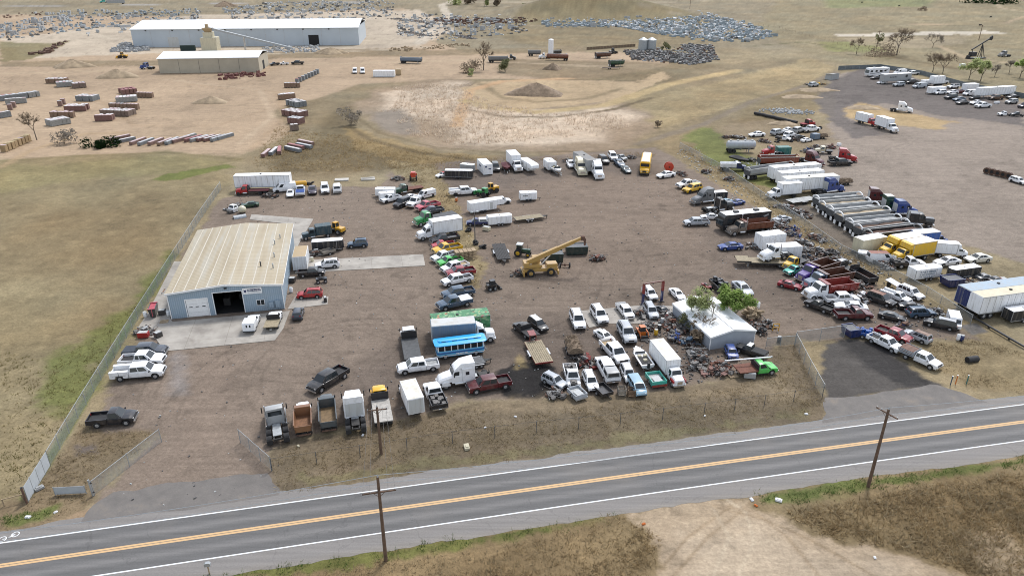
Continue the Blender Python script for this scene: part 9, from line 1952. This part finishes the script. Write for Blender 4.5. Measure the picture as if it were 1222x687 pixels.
shrub(*(203.33,408.31),2.5,18,'long dark brush bank below the big leaning tree','twig',43,900,ls=.4)
shrub(*(47.22,232.56),2.6,2.2,'dark round bush on dry grass near the yard corner','twig',44,350,ls=.2)
shrub(*(386.16,723.49),4,6,'small dark bush high on the far pasture','twig',45,250,ls=.5)
shrub(*(12.35,755.65),5,6,'dark round bush left of the grassy far hill','leaf dull',46,300,ls=.6)
shrub(*(526.27,829.05),9,40,'dark tree clump at the top right corner','leaf juniper',47,900,ls=1.3)
shrub(*(88.29,429.99),5,5,'dark green bush right of the steel silos','leaf dull',48,500,ls=.35)
for k,(p_,h_,w_,lf,l_) in enumerate([((-57.67,803.09),12,14,'leaf pale','light green tree clump along the top edge'),((-27.98,778.67),14,9,'leaf pale','tall green tree at the top edge'),((-43.47,815.87),10,12,'twig','grey bare tree clump between green top edge trees'),((-16.11,778.67),11,10,'twig','dark bare tree clump right of the tall green tree')]):shrub(*p_,h_,w_,l_,lf,50+k,700,'trees',.9)
for p_,h_,l_ in (((214.08,441.66),9.5,'thin dark power pole beside far pasture shrub'),((297.02,480.59),9,'thin power pole above the pump jack'),((169.75,733.91),10,'thin dark pole on the far grassy hill')):
 r_=empty('power_pole',(*p_,0));tag(r_,l_,'power pole');obj('pole_shaft',MB().cyl((0,0,0),(0,0,h_),.2,.15,n=6),'pole wood',r_);obj('crossarm',MB().box(-1.2,-.1,h_-.8,1.2,.1,h_-.6),'pole wood',r_)
# ------------------------------------------------------------------ earth heaps
def heap(x,y,rx,ry,h,m,label,seed,rz=0):
 n,k=36,12;v=[]
 for i in range(k+1):
  t=i/k
  for j in range(n):
   a=2*pi*j/n;rr=t*(1+.18*sin(3*a+seed)+.09*sin(7*a+seed*2));zz=h*(1-t**1.25)*(1+.12*sin(5*a+seed*3)*t) if t < 1 else -.25
   v.append((rx*rr*cos(a),ry*rr*sin(a),zz+rnd.uniform(-.04,.04)*h*(t < 1)))
 f=[(i*n+j,i*n+(j+1) % n,(i+1)*n+(j+1) % n,(i+1)*n+j)[::-1] for i in range(k) for j in range(n)]
 o=obj('dirt_heap',MB().add(v,f),m,loc=(x,y,0));o.rotation_euler=(0,0,rz);return tag(o,label,'dirt heap')
heap(*(-215.45,364.96),10.5,6,3.6,'dirt heap','broad tan dirt heap in front of the dark weedy bank',1)
heap(*(-178.35,334.17),9.5,6,3.4,'dirt heap','smooth tan dirt heap left of the tan warehouse',2)
heap(*(-113.5,274.98),6.5,4.5,2.2,'dirt heap','lone brown dirt heap in the open tan yard',3)
heap(*(9.7,292.41),11.5,7.5,4.2,'dark heap','large dark brown earth heap beside the reed bed',4)
heap(*(19.72,356.78),4.6,3.4,3.0,'dark heap','grey gravel heap in front of the rusty tank trailer',5)
heap(*(-100.29,415.3),9,5,3.0,'dirt heap','tan sand heap in front of the long hall right half',6)
heap(*(-290.85,778.67),12,8,5,'dark heap','dark earth heap behind the long hall',7)
heap(*(124.69,299.97),8,4,1.2,'dirt heap','low brown weedy mound beside the far lot entrance',8)
heap(*(112.47,285.2),8,4,1.0,'dirt heap','low weedy mound left of the black drain pipes',9)
heap(*(127.56,263.88),6,4,.9,'dirt heap','low tan mound behind the white box trucks',10)
heap(*(89.62,237.51),5,3,1.0,'dirt heap','brown mound behind the junk car cluster',11)
# ------------------------------------------------------------------ brick pallets of the tan yard
PAL=[alb(c) for c in ((150,124,104),(166,166,162),(140,122,110),(150,122,112),(140,106,98),(180,154,116),(140,144,146))]
CAP=[alb(c) for c in ((236,232,230),(222,200,200),(214,216,218),(190,130,132),(206,186,142))]
SP={}
def pallet_proto(long):
 if long not in SP:
  l=3.2 if long else .62;b=MB()
  b.box(-.56,-l,.12,.56,l,1.75 if not long else 1.0);q=MB().box(-.42,-l*.97,1.75 if not long else 1.0,.42,l*.97,1.82 if not long else 1.06);s=MB().box(-.58,-l,0,-.42,l,.12).box(.42,-l,0,.58,l,.12)
  SP[long]=[(n_,x.mesh(n_,m_,False)) for n_,x,m_ in (('brick_block',b,'matte'),('wrap_cap',q,'matte'),('skid',s,'timber'))]
 return SP[long]
def pallet(x,y,rz,body,cap,label,grp,long=False,sc=1.0):
 r=empty('brick_pallet',(x,y,0),rz);r.scale=(sc,)*3;tag(r,label,'brick pallet',grp)
 for n_,me in pallet_proto(long):
  o=bpy.data.objects.new(n_,me);COLL.objects.link(o);o.parent=r;o.color=(*(PAL[body] if n_=='brick_block' else CAP[cap]),1)
for P0,P1,n_,d_,body,cap,desc in PALLETS:
 ax=np.array(P1)-np.array(P0);ang=atan2(ax[1],ax[0]);nv=np.array((-sin(ang),cos(ang)))
 for i in range(n_):
  for j in range(d_):
   if j and rnd.random() < .12:continue
   q=np.array(P0)+ax*(i+.5)/n_+nv*(j*1.45)+np.array((rnd.uniform(-.12,.12),rnd.uniform(-.12,.12)))
   pallet(q[0],q[1],ang+rnd.uniform(-.04,.04),body,cap if rnd.random() < .8 else (cap+1) % 4,'pallet in the '+desc,'brick pallets in the '+desc,sc=1.12)
for p_,rz_,body,cap,desc in BUNDLES:pallet(*p_,radians(rz_),body,cap,desc,'long wrapped bundles along the yard edge',True)
# ------------------------------------------------------------------ precast concrete yard
PV=[]
PV.append(MB().box(-1.6,-.5,0,1.6,.5,1.2).mesh('precast','precast',False))
PV.append(MB().box(-1.5,-1.2,0,1.5,1.2,.3).box(-1.5,-1.2,.3,-1.2,1.2,2.4).box(1.2,-1.2,.3,1.5,1.2,2.4).mesh('precast','precast',False))
PV.append(MB().cyl((-1.5,0,1),(1.5,0,1),1,n=14).mesh('precast','precast'))
PV.append(MB().hexa([(-3,-.3,0),(3,-.3,0),(3,.3,0),(-3,.3,0)],[(-3,-.1,1.4),(3,-.1,1.4),(3,.1,1.4),(-3,.1,1.4)]).mesh('precast','precast',False))
PV.append(MB().box(-1.1,-1.1,0,1.1,1.1,2.2).box(-.8,-1.13,.5,.8,-1.1,1.8).mesh('precast','precast',False))
PLAB=['solid grey concrete block in the ','grey concrete channel piece in the ','round grey concrete pipe in the ','tapered grey road barrier in the ','square grey concrete chamber in the ']
PNAME=['concrete_block','concrete_channel','concrete_pipe','road_barrier','concrete_chamber'];PCAT=['concrete block','concrete channel','concrete pipe','road barrier','concrete chamber']
def inpoly(P,n,seed):
 r=np.random.default_rng(seed);P_=np.array(P);out=[]
 while len(out) < n:
  q=r.uniform(P_.min(0),P_.max(0),(4000,2));out+=list(q[poly_sd(q[:,0],q[:,1],P) > 0])
 return np.array(out[:n])
for P,n_,desc,kinds,ang in YARDS:
 for k,(x,y) in enumerate(inpoly(P,n_,len(desc))):
  v=rnd.choice(kinds);o=bpy.data.objects.new(PNAME[v],PV[v]);COLL.objects.link(o)
  if ang is not None:s=2.6;x,y=round(x/s)*s,round(y/3.4)*3.4
  o.location=(x,y,0);o.rotation_euler=(0,0,radians(ang)+rnd.choice((0,0,pi/2)) if ang is not None else rnd.uniform(0,pi));o.scale=(rnd.uniform(.7,1.25),)*3;tag(o,PLAB[v]+desc,PCAT[v],PLAB[v].strip().replace(' in the','')+'s, '+desc)
def mass(name,P,n,seed,m,smin,smax,label,col=None):
 r=random.Random(seed);b=MB()
 for x,y in inpoly(P,n,seed):
  s=r.uniform(smin,smax);a=r.uniform(0,pi);hh=s*r.uniform(.4,1.3);u=(cos(a)*s,sin(a)*s);w=(-sin(a)*s*r.uniform(.3,.8),cos(a)*s*r.uniform(.3,.8))
  P_=lambda i,j,z:(x+i*u[0]+j*w[0],y+i*u[1]+j*w[1],z);q=r.uniform(.6,1)
  b.hexa([P_(-1,-1,0),P_(1,-1,0),P_(1,1,0),P_(-1,1,0)],[P_(-q,-q,hh*r.uniform(.6,1)),P_(q,-q,hh),P_(q,q,hh*r.uniform(.6,1)),P_(-q,q,hh)])
 o=obj(name,b,m,smooth=False,col=col);tag(o,label,'scrap field',kind='stuff');return o
for k,(nm,P,n_,m_,a_,b_,l_,c_) in enumerate(MASSES):mass(nm,P,n_,70+k,m_,a_,b_,l_,COL.get(c_))
# ------------------------------------------------------------------ dry grass, weeds and reeds
LEAN={'reed':.45,'green':.7}
def tufts(name,P,dens,h,m,seed):
 P_=np.array(P);r=np.random.default_rng(seed);lo,hi=P_.min(0),P_.max(0);n=int(min(260000,dens*(hi-lo).prod()));q=r.uniform(lo,hi,(n,2))
 sd=poly_sd(q[:,0],q[:,1],P);keep=(sd+(1.2 if m !='reed' else 14)*(fbm(q[:,0]/(2 if m !='reed' else 16),q[:,1]/(2 if m !='reed' else 16),3,seed)-.5)*2 > .2) & (r.random(n) < .25+1.5*np.clip(fbm(q[:,0]/3.2,q[:,1]/3.2,4,seed+5)-.28,0,1));q=q[keep];n=len(q)
 nb=4;c=np.repeat(q,nb,0)+r.normal(0,.10+h*.12,(n*nb,2));hh=h*r.uniform(.35,1.25,n*nb);a=r.uniform(0,2*pi,n*nb);w=(.025+.05*h)*r.uniform(.6,1.5,n*nb);ln=r.normal(0,LEAN.get(m,.9),(n*nb,2))*hh[:,None];hh=hh*.8
 v=np.zeros((n*nb,3,3));v[:,0,:2]=c-np.stack([np.cos(a),np.sin(a)],1)*w[:,None];v[:,1,:2]=c+np.stack([np.cos(a),np.sin(a)],1)*w[:,None];v[:,2,:2]=c+ln;v[:,2,2]=hh;v[:,:2,2]=-.12
 me=bpy.data.meshes.new(name);N3=n*nb*3;me.vertices.add(N3);me.vertices.foreach_set('co',v.astype(np.float32).ravel());me.loops.add(N3);me.loops.foreach_set('vertex_index',np.arange(N3,dtype=np.int32));me.polygons.add(n*nb);me.polygons.foreach_set('loop_start',np.arange(0,N3,3,dtype=np.int32));me.update(calc_edges=True);me.materials.append(MATS[m])
 o=bpy.data.objects.new(name,me);link(o);tag(o,kind='stuff');return o
for k,(nm,P,d_,h_,m_) in enumerate(GRASS):tufts(nm,P,d_,h_,m_,100+k)
# ------------------------------------------------------------------ small litter on the verges
for k,(p_,s_,c_,l_,nm) in enumerate(LITTER):
 o=obj(nm,MB().rbox(-s_,-s_*.6,0,s_,s_*.6,s_*.6,.04).box(-s_*.6,-s_*.4,s_*.6,s_*.5,s_*.3,s_*.75),'matte',col=COL[c_],loc=(*p_,0));o.rotation_euler=(0,0,k*.9);tag(o,l_,'litter')
# ------------------------------------------------------------------ everything parked or lying in the yards
for kind,x,y,rz,L,label,o in TABLE:build_row(kind,x,y,rz,L,o.get('zb',0),o,label,y > 150)
# ------------------------------------------------------------------ daylight and camera
SUN_EL,SUN_AZ=radians(56),radians(28)      # azimuth measured from +y towards +x
w=bpy.data.worlds.new('World');scene.world=w;w.use_nodes=True;nt=w.node_tree;bg=nt.nodes['Background'];sky=nt.nodes.new('ShaderNodeTexSky');sky.sky_type='NISHITA';sky.sun_disc=False
sky.sun_elevation=SUN_EL;sky.sun_rotation=SUN_AZ;sky.air_density=1.2;sky.dust_density=4.0;sky.ozone_density=1.0;sky.altitude=1500
hs=nt.nodes.new('ShaderNodeHueSaturation');hs.inputs['Saturation'].default_value=.42;nt.links.new(sky.outputs[0],hs.inputs['Color']);nt.links.new(hs.outputs[0],bg.inputs[0]);bg.inputs[1].default_value=.14
sl=bpy.data.lights.new('sun','SUN');sl.energy=1.5;sl.angle=radians(11);sl.color=(1,.97,.94);so=bpy.data.objects.new('sun',sl);link(so)
d=np.array((sin(SUN_AZ)*cos(SUN_EL),cos(SUN_AZ)*cos(SUN_EL),sin(SUN_EL)))
from mathutils import Vector
so.rotation_euler=Vector(d).to_track_quat('Z','Y').to_euler();so.location=tuple(d*300)
cd=bpy.data.cameras.new('camera');cd.sensor_width=36;cd.lens=36*857/1222;cd.clip_end=9000;cd.clip_start=1;cam=bpy.data.objects.new('camera',cd);link(cam);cam.location=(0,0,52);cam.rotation_euler=(radians(90-25.2),0,0);scene.camera=cam
scene.view_settings.view_transform='Standard';scene.view_settings.look='None';scene.view_settings.exposure=.9;scene.view_settings.gamma=1;scene.view_settings.use_curve_mapping=False
scene.render.engine='CYCLES';scene.cycles.max_bounces=6;scene.cycles.transparent_max_bounces=12;scene.cycles.use_denoising=True;scene.cycles.filter_width=1.0
